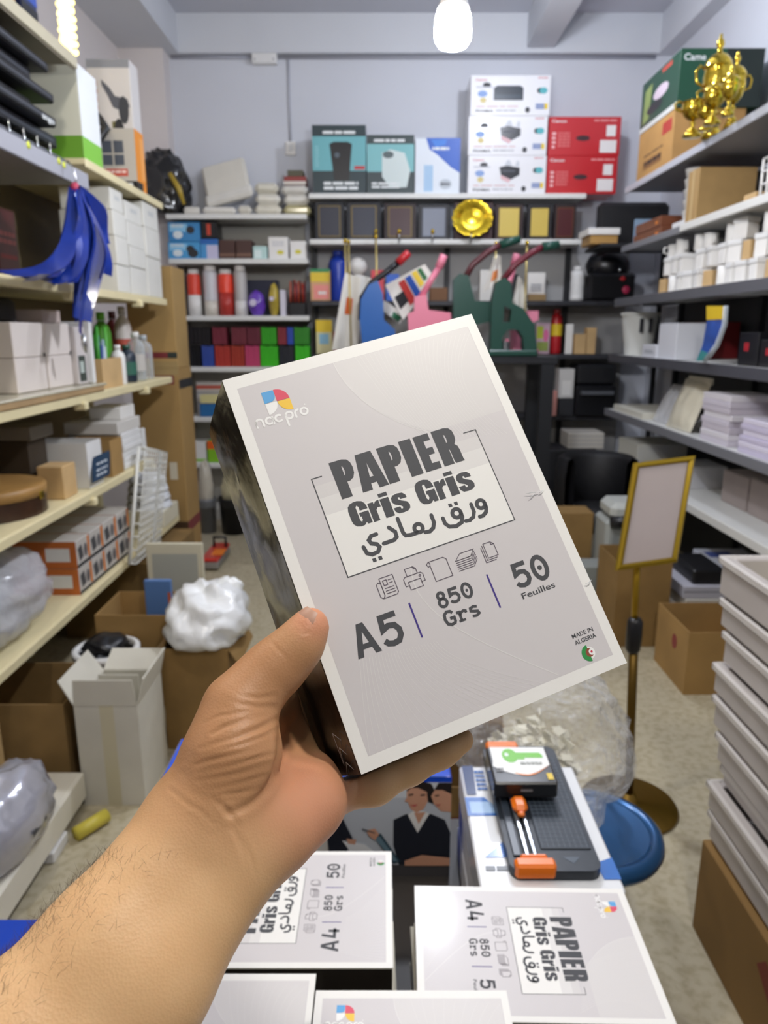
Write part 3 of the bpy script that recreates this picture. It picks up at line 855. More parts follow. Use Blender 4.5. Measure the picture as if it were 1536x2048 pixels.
# creases: curves over the palm, pressed into the skin (map: photo pixels of the palm side)
q = HV - np.array(ORG)
dz = q[:, 1] * CP - q[:, 2] * SP
HP = np.stack([768 + FPX * q[:, 0] / dz, 1024 - FPX * (q[:, 1] * SP + q[:, 2] * CP) / dz], 1)
front = (HN * -q).sum(1) > 0
def Zp(*l): return [(300 + a * .41667, 1180 + b * .41667) for a, b in l]
CRE = [
 (Zp((300, 470), (420, 505), (520, 520), (600, 505)), 5, .0007), (Zp((330, 500), (430, 545), (520, 560), (600, 560)), 5, .0008),
 (Zp((300, 690), (360, 655), (440, 630), (520, 600), (600, 575)), 5, .0011), (Zp((260, 640), (330, 605), (420, 590), (500, 575), (590, 560)), 4, .0007),
 (Zp((240, 760), (320, 735), (420, 705), (520, 665), (610, 620)), 6, .0012), (Zp((230, 800), (330, 770), (440, 740), (540, 705), (615, 665)), 4, .0007),
 (Zp((215, 840), (300, 815), (400, 790), (500, 765), (615, 720)), 5, .0010), (Zp((220, 880), (310, 865), (400, 840), (500, 810), (610, 780)), 4, .0008),
 (Zp((230, 915), (330, 900), (430, 880), (530, 850), (610, 820)), 5, .0009), (Zp((290, 960), (380, 940), (470, 915), (560, 890)), 4, .0007),
 (Zp((330, 985), (420, 975), (500, 960), (560, 940)), 4, .0008), (Zp((345, 1010), (420, 1005), (480, 1000)), 4, .0005),
 (Zp((620, 590), (628, 700), (625, 790), (600, 890), (560, 960), (500, 1020), (430, 1055), (380, 1070)), 9, .0022),
 (Zp((160, 880), (220, 940), (300, 1000), (360, 1050), (410, 1110), (440, 1160)), 7, .0011), (Zp((100, 960), (170, 1020), (240, 1060), (300, 1120)), 6, .0006),
 (Zp((340, 1070), (390, 1130), (430, 1200), (460, 1280), (480, 1350)), 7, .0010), (Zp((440, 1170), (470, 1240), (490, 1300), (505, 1370)), 5, .0008),
 (Zp((880, 960), (905, 1010), (900, 1060)), 5, .0009), (Zp((950, 930), (980, 990), (985, 1020)), 5, .0009), (Zp((990, 900), (1000, 940), (985, 1010)), 6, .0012),
 (Zp((585, 255), (620, 290), (650, 320), (665, 345)), 4, .0007), (Zp((600, 245), (640, 275), (660, 310)), 3, .0006), (Zp((575, 285), (600, 320), (640, 345)), 3, .0005),
 (Zp((560, 330), (600, 350), (640, 360)), 3, .0004), ([(617, 1216), (622, 1235), (626, 1258)], 3.2, .0011), ([(599, 1248), (611, 1267), (625, 1260)], 3.2, .0009), (Zp((700, 190), (730, 210), (755, 215), (775, 205)), 3, .0006),
]
disp = np.zeros(len(HV))
for pl, w, dp in CRE:
    pl = np.array(pl); best = np.full(len(HP), 1e9)
    for a, b in zip(pl, pl[1:]):
        d = b - a
        t = np.clip(((HP - a) @ d) / (d @ d), 0, 1)
        e = np.hypot(*(HP - a - t[:, None] * d).T)
        ends = np.minimum(1, np.minimum(np.hypot(*(HP - pl[0]).T), np.hypot(*(HP - pl[-1]).T)) / 40)
        best = np.minimum(best, e)
    vary = .45 + .55 * np.sin(HP[:, 0] * .031 + len(pl) + w * 3) * np.cos(HP[:, 1] * .023 + dp * 4000)
    dp = dp * .85; w = w * .82
    disp += front * vary * (-dp * np.exp(-(best / w) ** 2) + dp * .35 * np.exp(-((best - 2.1 * w) / (1.2 * w)) ** 2)) * (.35 + .65 * ends)
HV = HV + HN * disp[:, None]

def skin_mat():
    m = bpy.data.materials.new('skin'); m.use_nodes = True
    nt = m.node_tree; b = nt.nodes['Principled BSDF']
    geo = nt.nodes.new('ShaderNodeNewGeometry')
    def spot(p, r0, r1):
        s = nt.nodes.new('ShaderNodeVectorMath'); s.operation = 'DISTANCE'
        s.inputs[1].default_value = p
        nt.links.new(geo.outputs['Position'], s.inputs[0])
        mr = nt.nodes.new('ShaderNodeMapRange'); mr.interpolation_type = 'SMOOTHSTEP'
        mr.inputs['From Min'].default_value = r0; mr.inputs['From Max'].default_value = r1
        mr.inputs['To Min'].default_value = 1; mr.inputs['To Max'].default_value = 0
        nt.links.new(s.outputs['Value'], mr.inputs['Value'])
        return mr.outputs['Result']
    tc = nt.nodes.new('ShaderNodeTexCoord')
    n = nt.nodes.new('ShaderNodeTexNoise'); n.inputs['Scale'].default_value = 45; n.inputs['Detail'].default_value = 4
    nt.links.new(tc.outputs['Object'], n.inputs['Vector'])
    def mix(a, bcol, fac):
        x = nt.nodes.new('ShaderNodeMix'); x.data_type = 'RGBA'
        if isinstance(fac, float): x.inputs['Factor'].default_value = fac
        else: nt.links.new(fac, x.inputs['Factor'])
        for s, v in (('A', a), ('B', bcol)):
            if isinstance(v, tuple): x.inputs[s].default_value = v
            else: nt.links.new(v, x.inputs[s])
        return x.outputs['Result']
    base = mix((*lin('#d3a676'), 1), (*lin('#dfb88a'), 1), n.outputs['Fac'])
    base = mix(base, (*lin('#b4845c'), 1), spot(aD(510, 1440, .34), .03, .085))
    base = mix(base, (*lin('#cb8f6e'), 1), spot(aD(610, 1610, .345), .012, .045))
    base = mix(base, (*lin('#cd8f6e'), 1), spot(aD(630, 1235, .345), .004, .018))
    nt.links.new(base, b.inputs['Base Color'])
    b.inputs['Roughness'].default_value = .48
    b.inputs['Specular IOR Level'].default_value = .4
    b.inputs['Subsurface Weight'].default_value = .12
    b.inputs['Subsurface Radius'].default_value = (.006, .002, .001)
    b.inputs['Subsurface Scale'].default_value = .6
    v = nt.nodes.new('ShaderNodeTexVoronoi'); v.inputs['Scale'].default_value = 900; v.feature = 'F1'
    nt.links.new(tc.outputs['Object'], v.inputs['Vector'])
    bp = nt.nodes.new('ShaderNodeBump'); bp.inputs['Strength'].default_value = .16; bp.inputs['Distance'].default_value = .0006
    nt.links.new(v.outputs['Distance'], bp.inputs['Height']); nt.links.new(bp.outputs['Normal'], b.inputs['Normal'])
    return m
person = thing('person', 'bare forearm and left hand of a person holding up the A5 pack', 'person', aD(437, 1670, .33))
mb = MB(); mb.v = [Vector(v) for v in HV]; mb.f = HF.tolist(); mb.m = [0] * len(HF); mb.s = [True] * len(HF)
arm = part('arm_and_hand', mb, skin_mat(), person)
# thumb nail, laid on the skin
def skin_at(px, py):
    k = np.where(front & (np.hypot(HP[:, 0] - px, HP[:, 1] - py) < 5))[0]
    if not len(k): return aD(px, py, .345), (ORG - aD(px, py, .345)).normalized()
    j = k[np.argmin(dz[k])]
    return Vector(HV[j]), Vector(HN[j])
nl = MB()
nA, nB = aD(600, 1288, .3475), aD(621, 1252, .3485)
nd = (nB - nA).normalized()
tocam = (ORG - nB).normalized(); tocam = (tocam - nd * tocam.dot(nd)).normalized()
lft = nd.cross(tocam).normalized()
if lft.x > 0: lft = -lft
nn_ = (lft * .60 + tocam * .80).normalized(); nb_ = nd.cross(nn_).normalized()
def nail_at(u, v):
    w = (2 * u - 1)
    t = -.0050 + .0125 * v - .0016 * w * w * (1 - v) * 1.2
    a = w * math.radians(44 - 8 * v * v)
    r = .0091 * (1 - .26 * max(0, (t + .0005) / .0075) ** 2)
    return nB + nd * t + (nn_ * math.cos(a) + nb_ * math.sin(a)) * r
nl.sheet(nail_at, 12, 12)
part('thumb_nail', nl, mat('#b58d78', .42, spec=.35), arm)
# forearm hair
hm = MB()
cand = np.where((HP[:, 1] > 1700) & (HP[:, 1] < 2060) & (HP[:, 0] > -10))[0]
ax_ = (aD(437, 1670, .325) - aD(120, 2080, .27)).normalized()
q = HV - np.array(ORG)
cosv = (HN * -q).sum(1) / np.linalg.norm(q, axis=1)
nh = 0
while nh < 520:
    j = int(cand[RND.randrange(len(cand))])
    pl_, pr_ = HP[j]
    lf = (pl_ - (330 - (pl_ * 0 + HP[j][1] - 1560) * .9)) / 340.0   # 0 at the outer edge of the arm, 1 at the inner edge
    if cosv[j] < -.25 or RND.random() < lf * 1.7 + .1: continue
    p = Vector(HV[j]); nn = Vector(HN[j])
    L = RND.uniform(.003, .0065)
    d = (ax_ * RND.uniform(.2, .9) + nn * RND.uniform(.15, .55) + Vector((RND.uniform(-.4, .4), RND.uniform(-.3, .3), RND.uniform(-.6, .1)))).normalized()
    hm.tube([p, p + d * L * .5 + nn * .0006, p + d * L - nn * .0004], [.00004, .000035, .00001], 3)
    nh += 1
part('arm_hair', hm, mat('#4a3423', .6), arm, kind='stuff')

# ================================================================== the table in the foreground
TZ = .529
t = thing('display_table', 'low dark display table under the stacked packs of paper', 'table', (0, .9, 0))
part('table_top', MB().box(-.40, .352, .40, 1.30, TZ - .03, TZ, b=.004), mat('#3a3633', .5, var=.1), t)
for x in (-.37, .32):
    for y in (.43, 1.26): part('leg', MB().box(x - .02, x + .02, y - .02, y + .02, 0, TZ - .03), mat('#2e2b2a', .5), t)

RSIDE = mat('#2f2a25', .3, var=.25, vs=14, coat=.5)
def ream(label, cx, cy, z, long_x, rot, size='A4', h=.066, printed=True, low=True, skew=0.):
    """A4 pack of grey board lying flat, art turned by rot quarter turns"""
    t = thing('paper_pack', label, 'paper pack', (cx, cy, z), 'packs of grey paper')
    w, l = (.210, .297) if size == 'A4' else (.150, .2145)
    Rm = Matrix.Translation((cx, cy, 0)) @ Matrix.Rotation(math.radians(rot + skew), 4, 'Z')
    part('board_sheets', MB().box(-w / 2 + .001, w / 2 - .001, -l / 2 + .001, l / 2 - .001, z + .0022, z + h - .0022, M=Rm), RSIDE, t)
    e = MB().box(-w / 2, w / 2, -l / 2, l / 2, z + h - .0022, z + h, b=.0005, M=Rm)
    part('cover_board', e, BOARDE, t)
    part('back_board', MB().box(-w / 2, w / 2, -l / 2, l / 2, z, z + .0022, M=Rm), BOARDE, t)
    if printed:
        mb = MB(); k = w * 1000 / 150
        o = Rm @ Vector((-w / 2, l / 2, z + h + .0001)); ux = Rm.to_3x3() @ Vector((1, 0, 0)); uy = Rm.to_3x3() @ Vector((0, 1, 0))
        cover(mb, o, ux * .001 * k, -uy * .001 * k * (l / w) / (214.5 / 150), (0, 0, 1), k, size, low=low)
        part('printed_cover', mb, COVER, t)
    return t
RH = .0668
def zt(n): return TZ + RH * n
for n in range(2): ream(['white edged pack under the A4 pack behind the wrist, bottom of that pile', 'white edged pack just under the A4 pack behind the wrist'][n], -.137 + .006 * (1 - n), .850, zt(n), 1, 90, printed=False, skew=(1.5, -1)[n])
ream('A4 pack lying behind the wrist with its print running away from the viewer', -.137, .848, zt(2), 1, 90, low=False)
for n in range(2): ream(['bottom pack of the pile at the right corner of the table', 'middle pack of the pile at the right corner of the table'][n], .192 - .004 * n, .776, zt(n), 1, -90, printed=False, skew=(-1, .8)[n])
ream('A4 pack at the right corner of the table, title reading sideways towards the viewer', .190, .774, zt(2), 1, -90, low=False, skew=-1.2)
for n in range(2): ream(['bottom pack of the front pile beside the forearm', 'middle pack of the front pile beside the forearm'][n], -.192, .584, zt(n), 1, 0, printed=False)
ream('A4 pack lying face up right beside the forearm, only a blank corner showing', -.189, .586, zt(2), 1, 0, low=True)
for n in range(3): ream(['bottom pack under the front pack that shows the logo', 'second pack under the front pack that shows the logo', 'pack directly under the front pack that shows the logo'][n], .030, .515, zt(n), 0, 0, printed=False)
ream('front A4 pack at the bottom edge of the view, logo upright', .030, .501, zt(3), 0, 0)
for n in range(1): ream('low pack under the plain strip of cover at the lower right', .252, .515, zt(n), 0, 0, printed=False)
ream('low pack whose plain cover edge shows at the lower right', .254, .512, zt(1), 0, 0)

# blue carton with an office photograph on its front
BX0, BX1, BY0, BY1, BZ0, BZ1 = -.395, .120, 1.135, 1.262, TZ, .735
t = thing('printed_carton', 'glossy blue carton with an office photograph on its front, behind the packs', 'box', (-.13, 1.2, BZ0))
bb = (BX0, BX1, BY0, BY1, BZ0, BZ1)
part('body', MB().box(*bb, b=.003), mat('#1c4fd0', .16, coat=.8, bump=.12, bs=18), t)
pm = MB(); ms = []
NAVY, SKINP, HAIRP, PHG = mat('#20242f', .4), mat('#d7a184', .45), mat('#241d1c', .5), mat('#c8ced6', .3, coat=.4)
ps = [('f', 'r', .0, .0, 1, .055, mat('#1c4fd0', .2)), ('f', 'r', 0, .05, 1, .9, PHG), ('f', 'r', 0, .05, 1, .2, mat('#dfe3e8', .3, coat=.4)), ('f', 'r', .3, .55, .62, .9, mat('#d9d6cf', .3, coat=.4)), ('f', 'r', 0, .88, 1, 1, mat('#4c4a4c', .5))]
P = lambda pts, m: ps.append(('f', 'p', pts, m))
# suited woman with a tablet
P([(.80, .42), (.845, .36), (.88, .38), (.93, .36), (.98, .42), (1, .55), (1, .88), (.82, .88), (.80, .68)], NAVY)
P([(.85, .37), (.885, .55), (.925, .36), (.905, .33), (.87, .33)], mat('#f0efec', .4))
P([(.872, .35), (.888, .46), (.912, .34)], SKINP)
P([(.845, .12), (.86, .07), (.90, .06), (.922, .12), (.918, .24), (.905, .31), (.88, .35), (.86, .31), (.846, .22)], SKINP)
P([(.845, .14), (.85, .06), (.89, .03), (.93, .06), (.945, .14), (.94, .26), (.92, .24), (.915, .14), (.885, .1), (.86, .1)], HAIRP)
P([(.93, .18), (.95, .08), (.985, .08), (1, .14), (1, .34), (.965, .33), (.94, .26)], SKINP); P([(.94, .12), (.955, .05), (1, .05), (1, .16), (.97, .12)], HAIRP)
P([(.846, .19), (.838, .235), (.85, .24)], SKINP)
P([(.852, .165), (.868, .155), (.868, .17), (.853, .178)], HAIRP); P([(.893, .165), (.91, .16), (.91, .172), (.894, .178)], HAIRP)
P([(.855, .268), (.885, .262), (.874, .285)], mat('#c9605a', .4)); P([(.943, .17), (.958, .165), (.957, .178), (.944, .182)], HAIRP)
P([(.944, .262), (.966, .258), (.956, .276)], mat('#b8605a', .4))
P([(.73, .58), (.755, .55), (.825, .84), (.80, .86)], mat('#39525f', .3)); P([(.735, .6), (.752, .58), (.815, .83), (.80, .84)], mat('#6f8d9c', .3))
P([(.705, .52), (.735, .5), (.75, .56), (.735, .62), (.715, .58)], SKINP); P([(.69, .5), (.735, .54), (.735, .552), (.69, .512)], INK)
P([(.84, .83), (.90, .77), (1, .8), (1, .88), (.84, .88)], SKINP)
# colleague with papers
P([(.565, .42), (.59, .36), (.62, .38), (.64, .5), (.66, .62), (.64, .7), (.62, .88), (.575, .88)], NAVY); P([(.575, .38), (.587, .46), (.605, .36)], mat('#f0efec', .4)); P([(.56, .28), (.575, .2), (.595, .24), (.594, .36), (.578, .4), (.562, .36)], SKINP)
P([(.555, .3), (.565, .17), (.59, .16), (.6, .24), (.58, .24), (.57, .34)], HAIRP)
P([(.62, .62), (.70, .66), (.79, .86), (.68, .86)], mat('#eef0f2', .4)); P([(.635, .6), (.67, .61), (.665, .66), (.64, .65)], SKINP)
P([(.08, .45), (.16, .38), (.24, .45), (.26, .88), (.06, .88)], NAVY); P([(.13, .14), (.17, .1), (.2, .2), (.18, .36), (.14, .34)], SKINP)
prints(pm, bb, ps, ms)
part('printed_pattern', pm, ms, t)
part('film_fold', MB().tube([(BX0 + .01, BY0 - .001, BZ1 + .001), (-.1, BY0 - .001, BZ1 + .002), (BX1 - .01, BY0 - .001, BZ1 + .001)], .0012, 6), mat('#3f6fe0', .1, coat=1.), t)

# pouches with the paper trimmer on top and the boxed key
PK = (.140, .350, .885, 1.195, .0, .0)
for i, (z0, z1, lb) in enumerate(((TZ, TZ + .062, 'lower white and blue pack under the paper trimmer'), (TZ + .063, TZ + .125, 'second white and blue pack under the paper trimmer'))):
    pack('pouch_pack', lb, 'paper pack', (PK[0] + .002 * i, PK[1], PK[2] + .003 * i, PK[3], z0, z1), mat('#d9dbdf', .4), [('f', 'r', .05, .2, .3, .8, mat('#2d64b8', .4))], 'pouch packs under the trimmer')
pbz = TZ + .126
bb = (PK[0], PK[1], PK[2], PK[3], pbz, pbz + .062)
WB = mat('#e8ebef', .25, coat=.6); PBL = mat('#2f6fc4', .25, coat=.6)
pack('pouch_pack', 'top white pack with blue triangles right under the paper trimmer', 'paper pack', bb, WB,
     [('t', 'p', [(0, .3), (.16, .3), (.3, .46), (0, .46)], PBL), ('t', 'p', [(.03, .34), (.2, .34), (.3, .44), (.03, .44)], mat('#9dbfe6', .3)), ('t', 'p', [(.07, .78), (.32, .6), (.32, .78)], PBL), ('t', 'p', [(.86, .82), (1, .78), (1, .93), (.88, .93)], PBL),
      ('t', 'p', [(.02, 0), (.12, .0), (.1, .28), (.02, .28)], mat('#203a70', .25, coat=.8)), ('t', 'b', .06, .84, .3, .89, 1, mat('#9aa0a8', .5)), ('t', 'b', .12, .05, .2, .25, 5, mat('#3a6ab0', .5)), ('f', 'r', 0, .45, 1, .5, mat('#b8bcc4', .4))], 'pouch packs under the trimmer')
tz = bb[5] + .001
TX0, TX1, TY0, TY1 = .187, .322, .905, 1.235
t = thing('paper_trimmer', 'dark paper trimmer with orange ends lying on the white pack', 'paper trimmer', ((TX0 + TX1) / 2, (TY0 + TY1) / 2, tz))
TD = mat('#252c35', .42, bump=.03)
def rr(x0, x1, y0, y1, r, n=6):
    return arc(x1 - r, y1 - r, r, 0, 90, n) + arc(x0 + r, y1 - r, r, 90, 180, n) + arc(x0 + r, y0 + r, r, 180, 270, n) + arc(x1 - r, y0 + r, r, 270, 360, n)
tb_ = part('base', MB().prism(rr(TX0, TX1, TY0, TY1, .018), tz, tz + .016), TD, t)
cpl = part('cutting_plate', MB().box(TX0 + .052, TX1 - .006, TY0 + .045, TY1 - .04, tz + .016, tz + .018, b=.001), mat('#2d3540', .5), t)
gm = MB()
for i in range(9):
    x = TX0 + .056 + i * .0085; gm.box(x, x + .0006, TY0 + .048, TY1 - .043, tz + .018, tz + .0183)
for i in range(25):
    y = TY0 + .05 + i * .0098; gm.box(TX0 + .054, TX1 - .008, y, y + .0006, tz + .018, tz + .0183)
part('printed_grid', gm, mat('#6b7886', .5), cpl)
crl = part('cutter_rail', MB().box(TX0 + .024, TX0 + .031, TY0 + .012, TY1 - .012, tz + .016, tz + .024, b=.002).box(TX0 + .036, TX0 + .043, TY0 + .012, TY1 - .012, tz + .016, tz + .024, b=.002), mat('#8f979f', .15, .6), t)
part('cutting_strip', MB().box(TX0 + .008, TX0 + .02, TY0 + .03, TY1 - .03, tz + .016, tz + .019, b=.001), mat('#39424e', .3), t)
OR = mat('#f37a1a', .3)
sl = MB(); sy = TY0 + .115
sl.box(TX0 + .022, TX0 + .046, sy, sy + .034, tz + .0245, tz + .040, b=.006); sl.box(TX0 + .028, TX0 + .040, sy - .008, sy, tz + .0245, tz + .034, b=.003)
part('cutter_slider', sl, OR, crl)
part('end_clip', MB().box(TX0 + .006, TX0 + .066, TY0 - .003, TY0 + .018, tz + .002, tz + .027, b=.004).box(TX0 + .016, TX0 + .056, TY0 + .015, TY0 + .024, tz + .017, tz + .028, b=.003), OR, t)
part('end_clip', MB().box(TX0 + .006, TX0 + .066, TY1 - .018, TY1 + .003, tz + .002, tz + .027, b=.004), OR, t)
part('arrow_mark', MB().add([(TX0 + .082, TY0 + .029, tz + .0165), (TX0 + .108, TY0 + .029, tz + .0165), (TX0 + .095, TY0 + .015, tz + .0165)], [(0, 2, 1)]), mat('#46525f', .4), tb_)
kb = (TX0 - .004, TX0 + .102, 1.058, 1.165, tz + .0285, tz + .058)
GK = mat('#6cc02e', .35)
kp = [('t', 'p', [(.06, .02), (.97, .02), (.97, .52)] + [(.97 - .93 * i / 8, .52 + .28 * math.sin(PI * (i / 8) * .95)) for i in range(1, 9)] + [(.06, .4)], mat('#e9ebe9', .3)),
      ('t', 'p', [(.97, .52)] + [(.97 - .6 * i / 6, .52 + .30 * math.sin(PI * (i / 8) * .95)) for i in range(1, 7)] + [(.97 - .6 * i / 6, .52 + .265 * math.sin(PI * (i / 8) * .95)) for i in range(6, 0, -1)], mat('#ee8a2a', .3)),
      ('t', 'o', .36, .27, .13, .2, GK), ('t', 'p', [(.44, .18), (.86, .18), (.9, .25), (.9, .33), (.6, .33), (.58, .38), (.44, .38)], GK), ('t', 'o', .31, .24, .035, .05, mat('#dfe8e4', .3)),
      ('t', 'r', .86, .76, .95, .93, YEL), ('t', 'b', .5, .46, .85, .54, 2, mat('#9aa09a', .5)), ('f', 'b', .42, .4, .6, .65, 1, mat('#8a8c90', .5)), ('t', 'b', .08, .62, .2, .74, 2, mat('#8a8c90', .5))]
pack('key_box', 'small black box with a green key picture on the paper trimmer', 'box', kb, mat('#17181b', .3, coat=.4), kp)

# low carton behind the table carrying the clear bag of white parts
c = (.10, .34, 1.56, 1.86, .0005, .42)
t = open_carton('cardboard_carton', 'brown carton under the clear plastic bag, behind the table', c, CARD2, 'b', (30,), ps=[('b' if False else 'f', 'r', .1, .2, .5, .4, mat('#7c3f2c', .6))])
bag = thing('plastic_bag', 'clear plastic bag of white pieces bulging behind the paper trimmer', 'bag', (.36, 1.60, .42))
part('film', MB().blob((.375, 1.56, .555), (.185, .24, .17), .2, 1.9, 3, zmin=.424, nu=44, nv=26, crisp=True), film(body=.05, edge=.55, rough=.08, bs=26, bump=1.4), bag)
bl = MB()
for i in range(95):
    a = RND.uniform(0, 2 * PI); r = math.sqrt(RND.random()) * .105
    x, y, z = .36 + r * math.cos(a), 1.57 + r * math.sin(a) * 1.0, .452 + RND.random() ** .8 * .16 * (1 - (r / .14) ** 2)
    M = Matrix.Translation((x, y, z)) @ Matrix.Rotation(RND.uniform(0, 3), 4, Vector((RND.random(), RND.random(), RND.random() + .1)))
    bl.box(-.017, .017, -.011, .011, -.002, .002, b=.001, M=M)
solo('white_pieces', bl, mat('#e9e6d4', .5), 'heap of small cream pieces inside the clear bag behind the trimmer', 'small parts', kind='stuff')

# blue lid of the low box at the left edge
pack('storage_box', 'low blue box at the lower left edge beside the forearm', 'box', (-.98, -.50, .62, 1.035, 0, TZ), mat('#1a45b8', .3, var=.05))

# stool with blue metallic seat
sc = aZ(1188, 1655, .40)
t = thing('stool', 'round stool with glossy blue seat beside the table', 'stool', (sc.x, sc.y, 0))
rS = .155
part('seat', MB().lathe([(0, .392), (rS * .5, .393), (rS * .78, .397)], (sc.x, sc.y, 0), 40).lathe([(rS * .78, .397), (rS * .84, .403), (rS * .92, .403), (rS * .98, .394), (rS, .380), (rS * .97, .368), (rS * .9, .362)], (sc.x, sc.y, 0), 40).lathe([(rS * .9, .362), (0, .36)], (sc.x, sc.y, 0), 40), mat('#1a568c', .25, .5, var=.08, coat=.5), t)
part('stem', MB().cyl((sc.x, sc.y, .03), .022, .33), CHROME, t)
part('foot', MB().lathe([(0, 0), (.13, 0), (.13, .012), (.06, .026), (.022, .034), (0, .034)], (sc.x, sc.y, 0), 32), DARK, t)

# gold sign stand
sb = aZ(1256, 1612, 0.)
t = thing('sign_stand', 'gold sign stand with a blank tilted frame on a pole', 'sign stand', (sb.x, sb.y, 0))
GOLDP = mat('#b08d2a', .3, .85)
part('foot', MB().lathe([(0, 0), (.15, 0), (.155, .006), (.15, .014), (.03, .02), (.02, .05), (0, .05)], (sb.x, sb.y, 0), 40), mat('#7a5f22', .35, .7), t)
top = aY(1272, 1135, sb.y)
mid = aY(1268, 1270, sb.y)
part('pole', MB().tube([(sb.x, sb.y, .01), (mid.x, mid.y, mid.z)], .014, 14), mat('#6b5320', .35, .75), t)
part('upper_pole', MB().tube([(mid.x, mid.y, mid.z - .02), (top.x, top.y, top.z + .06)], .010, 14), GOLDP, t)
part('height_knob', MB().lathe([(0, -.058), (.016, -.058), (.023, -.045), (.024, 0), (.023, .045), (.016, .056), (0, .056)], (mid.x, mid.y, mid.z), 20), BLACK, t)
q0 = aY(1229, 1141, sb.y - .05); q1 = aY(1350, 1124, sb.y - .02); q3 = aY(1266, 926, sb.y + .03); q2 = q1 + (q3 - q0)
ux = (q1 - q0); uy = (q3 - q0); nn = ux.cross(uy).normalized()
def fpt(u, v, l): return q0 + ux * u + uy * v + nn * l
fm = MB()
e = .09; ev = e * ux.length / uy.length
ring = [((0, 0), (1, 0), (1, 1), (0, 1)), ((e, ev), (1 - e, ev), (1 - e, 1 - ev), (e, 1 - ev))]
vs = [fpt(*p, 0) for p in ring[0]] + [fpt(*p, .012) for p in ring[0]] + [fpt(*[.5 + (x - .5) * .93 for x in p], .018) for p in ring[0]] + [fpt(*p, .012) for p in ring[1]] + [fpt(*p, .006) for p in ring[1]]
fs = []
for k in range(4):
    for i in range(4):
        j = (i + 1) % 4; fs.append((k * 4 + i, k * 4 + j, k * 4 + 4 + j, k * 4 + 4 + i))
fs.append((3, 2, 1, 0))
fm.add(vs, fs)
sfr = part('frame', fm, mat('#a3871f', .34, .6), t)
part('blank_sheet', MB().add([fpt(e, ev, .007), fpt(1 - e, ev, .007), fpt(1 - e, 1 - ev, .007), fpt(e, 1 - ev, .007)], [(0, 1, 2, 3)]), mat('#c4b8b6', .22, coat=.5, var=.05, vs=3), sfr)
br_ = MB().box(-.02, .02, -.006, .008, -.03, .05, M=Matrix.Translation((top.x, top.y + .015, top.z + .03)))
part('bracket', br_, GOLDP, t)

# ================================================================== back wall shelving
SHW = mat('#e4e4e0', .4, var=.03)
SHD = mat('#232428', .5)
UPM = mat('#8e9096', .45)
YS = 5.75          # front edge of the back shelves
def BK(px0, py0, px1, py1, Y): 
    a = aY((px0 + px1) / 2 - abs(px1 - px0) / 2, (py0 + py1) / 2, Y); b = aY((px0 + px1) / 2 + abs(px1 - px0) / 2, (py0 + py1) / 2, Y)
    return a.x, b.x, aY((px0 + px1) / 2, py0, Y).z, aY((px0 + px1) / 2, py1, Y).z
def bk(px0, py0, px1, py1, z0=None, Y=None, d=.2, full=False):
    """bounds from photo extents of an item whose front stands at depth Y, resting at height z0"""
    Y = Y or YS + .04
    x0, x1, zt_, zb = BK(px0, py0, px1, py1, Y)
    return (x0, x1, Y, Y + d, zb if z0 is None else z0 + .0008, zt_ if z0 is None else max(zt_, z0 + .01))
ORD = ORD0 = ['first', 'second', 'third', 'fourth', 'fifth', 'sixth', 'seventh', 'eighth']
# left unit: uprights, back panel and six white boards
ZL = [2.355, 2.04, 1.625, 1.24, .85, .48]
t = thing('shelf_unit', 'white shelf unit on the back wall left of the flags', 'shelf unit', (-1.06, YS + .15, 0))
for i, z in enumerate(ZL):
    x0 = -1.62 if i < 2 else -1.6
    bm = MB().box(x0, -.575, YS, YS + .32, z - .03, z, b=.004)
    bm.box(x0, -.575, YS - .006, YS, z - .036, z - .004, b=.002)
    part('shelf_board', bm, SHW, t)
part('back_panel', MB().box(-1.61, -.575, YS + .33, YS + .345, .1, ZL[0]), mat('#a8a59c', .6), t)
for x in (-1.6, -.6): part('upright', MB().box(x - .018, x + .018, YS + .29, YS + .325, 0, ZL[0]), UPM, t)
part('plinth', MB().box(-1.6, -.575, YS + .05, YS + .32, 0, .09), SHW, t)
# right unit
ZR = [2.497, 2.178, 1.735, 1.335, .86]
t = thing('shelf_unit', 'long shelf unit on the back wall carrying printer boxes', 'shelf unit', (.5, YS + .15, 0))
for i, z in enumerate(ZR[:2]): part('shelf_board', MB().box(-.555, 1.49, YS, YS + .33, z - .03, z, b=.004).box(-.555, 1.49, YS - .006, YS, z - .036, z - .004, b=.002), SHW, t)
for i, z in enumerate(ZR[2:]): part('shelf_board', MB().box(-.555, 1.95, YS, YS + .33, z - .035, z, b=.004), mat('#33343a', .45), t, 'dark grey shelf board')
for x in (-.55, .5, 1.46): part('upright', MB().box(x - .02, x + .02, YS + .3, YS + .335, 0, ZR[0] - .03), SHD, t)
part('back_panel', MB().box(-.555, 1.95, YS + .335, YS + .345, .0, ZR[0] - .3), mat('#b4b4b4', .6), t)

# ---- printer and monitor boxes on the top board
zb = ZR[0]
DKT, WTX = mat('#1d2b30', .4), mat('#e6eaea', .5)
b = bk(625, 250, 732, 386, zb, d=.22)
pack('product_box', 'tall teal box with a black tower pictured, first on the top board', 'box', b, mat('#2c4044', .45), [('f', 'r', 0, 0, 1, 1, mat('#2b3c41', .45)), ('f', 'r', 0, .16, 1, .66, TEAL), ('f', 'b', .2, .085, .8, .15, 1, WTX), ('f', 'p', [(.32, .27), (.4, .24), (.66, .24), (.74, .27), (.68, .8), (.4, .8)], BLACK), ('f', 'o', .46, .43, .05, .04, mat('#55606a')), ('f', 'r', .78, .59, .98, .64, RED), ('f', 'b', .2, .82, .85, .96, 2, WTX), ('f', 'b', .05, .3, .12, .62, 7, mat('#8fc9cf'))], 'product boxes on the top board')
b = bk(734, 270, 828, 386, zb, d=.22)
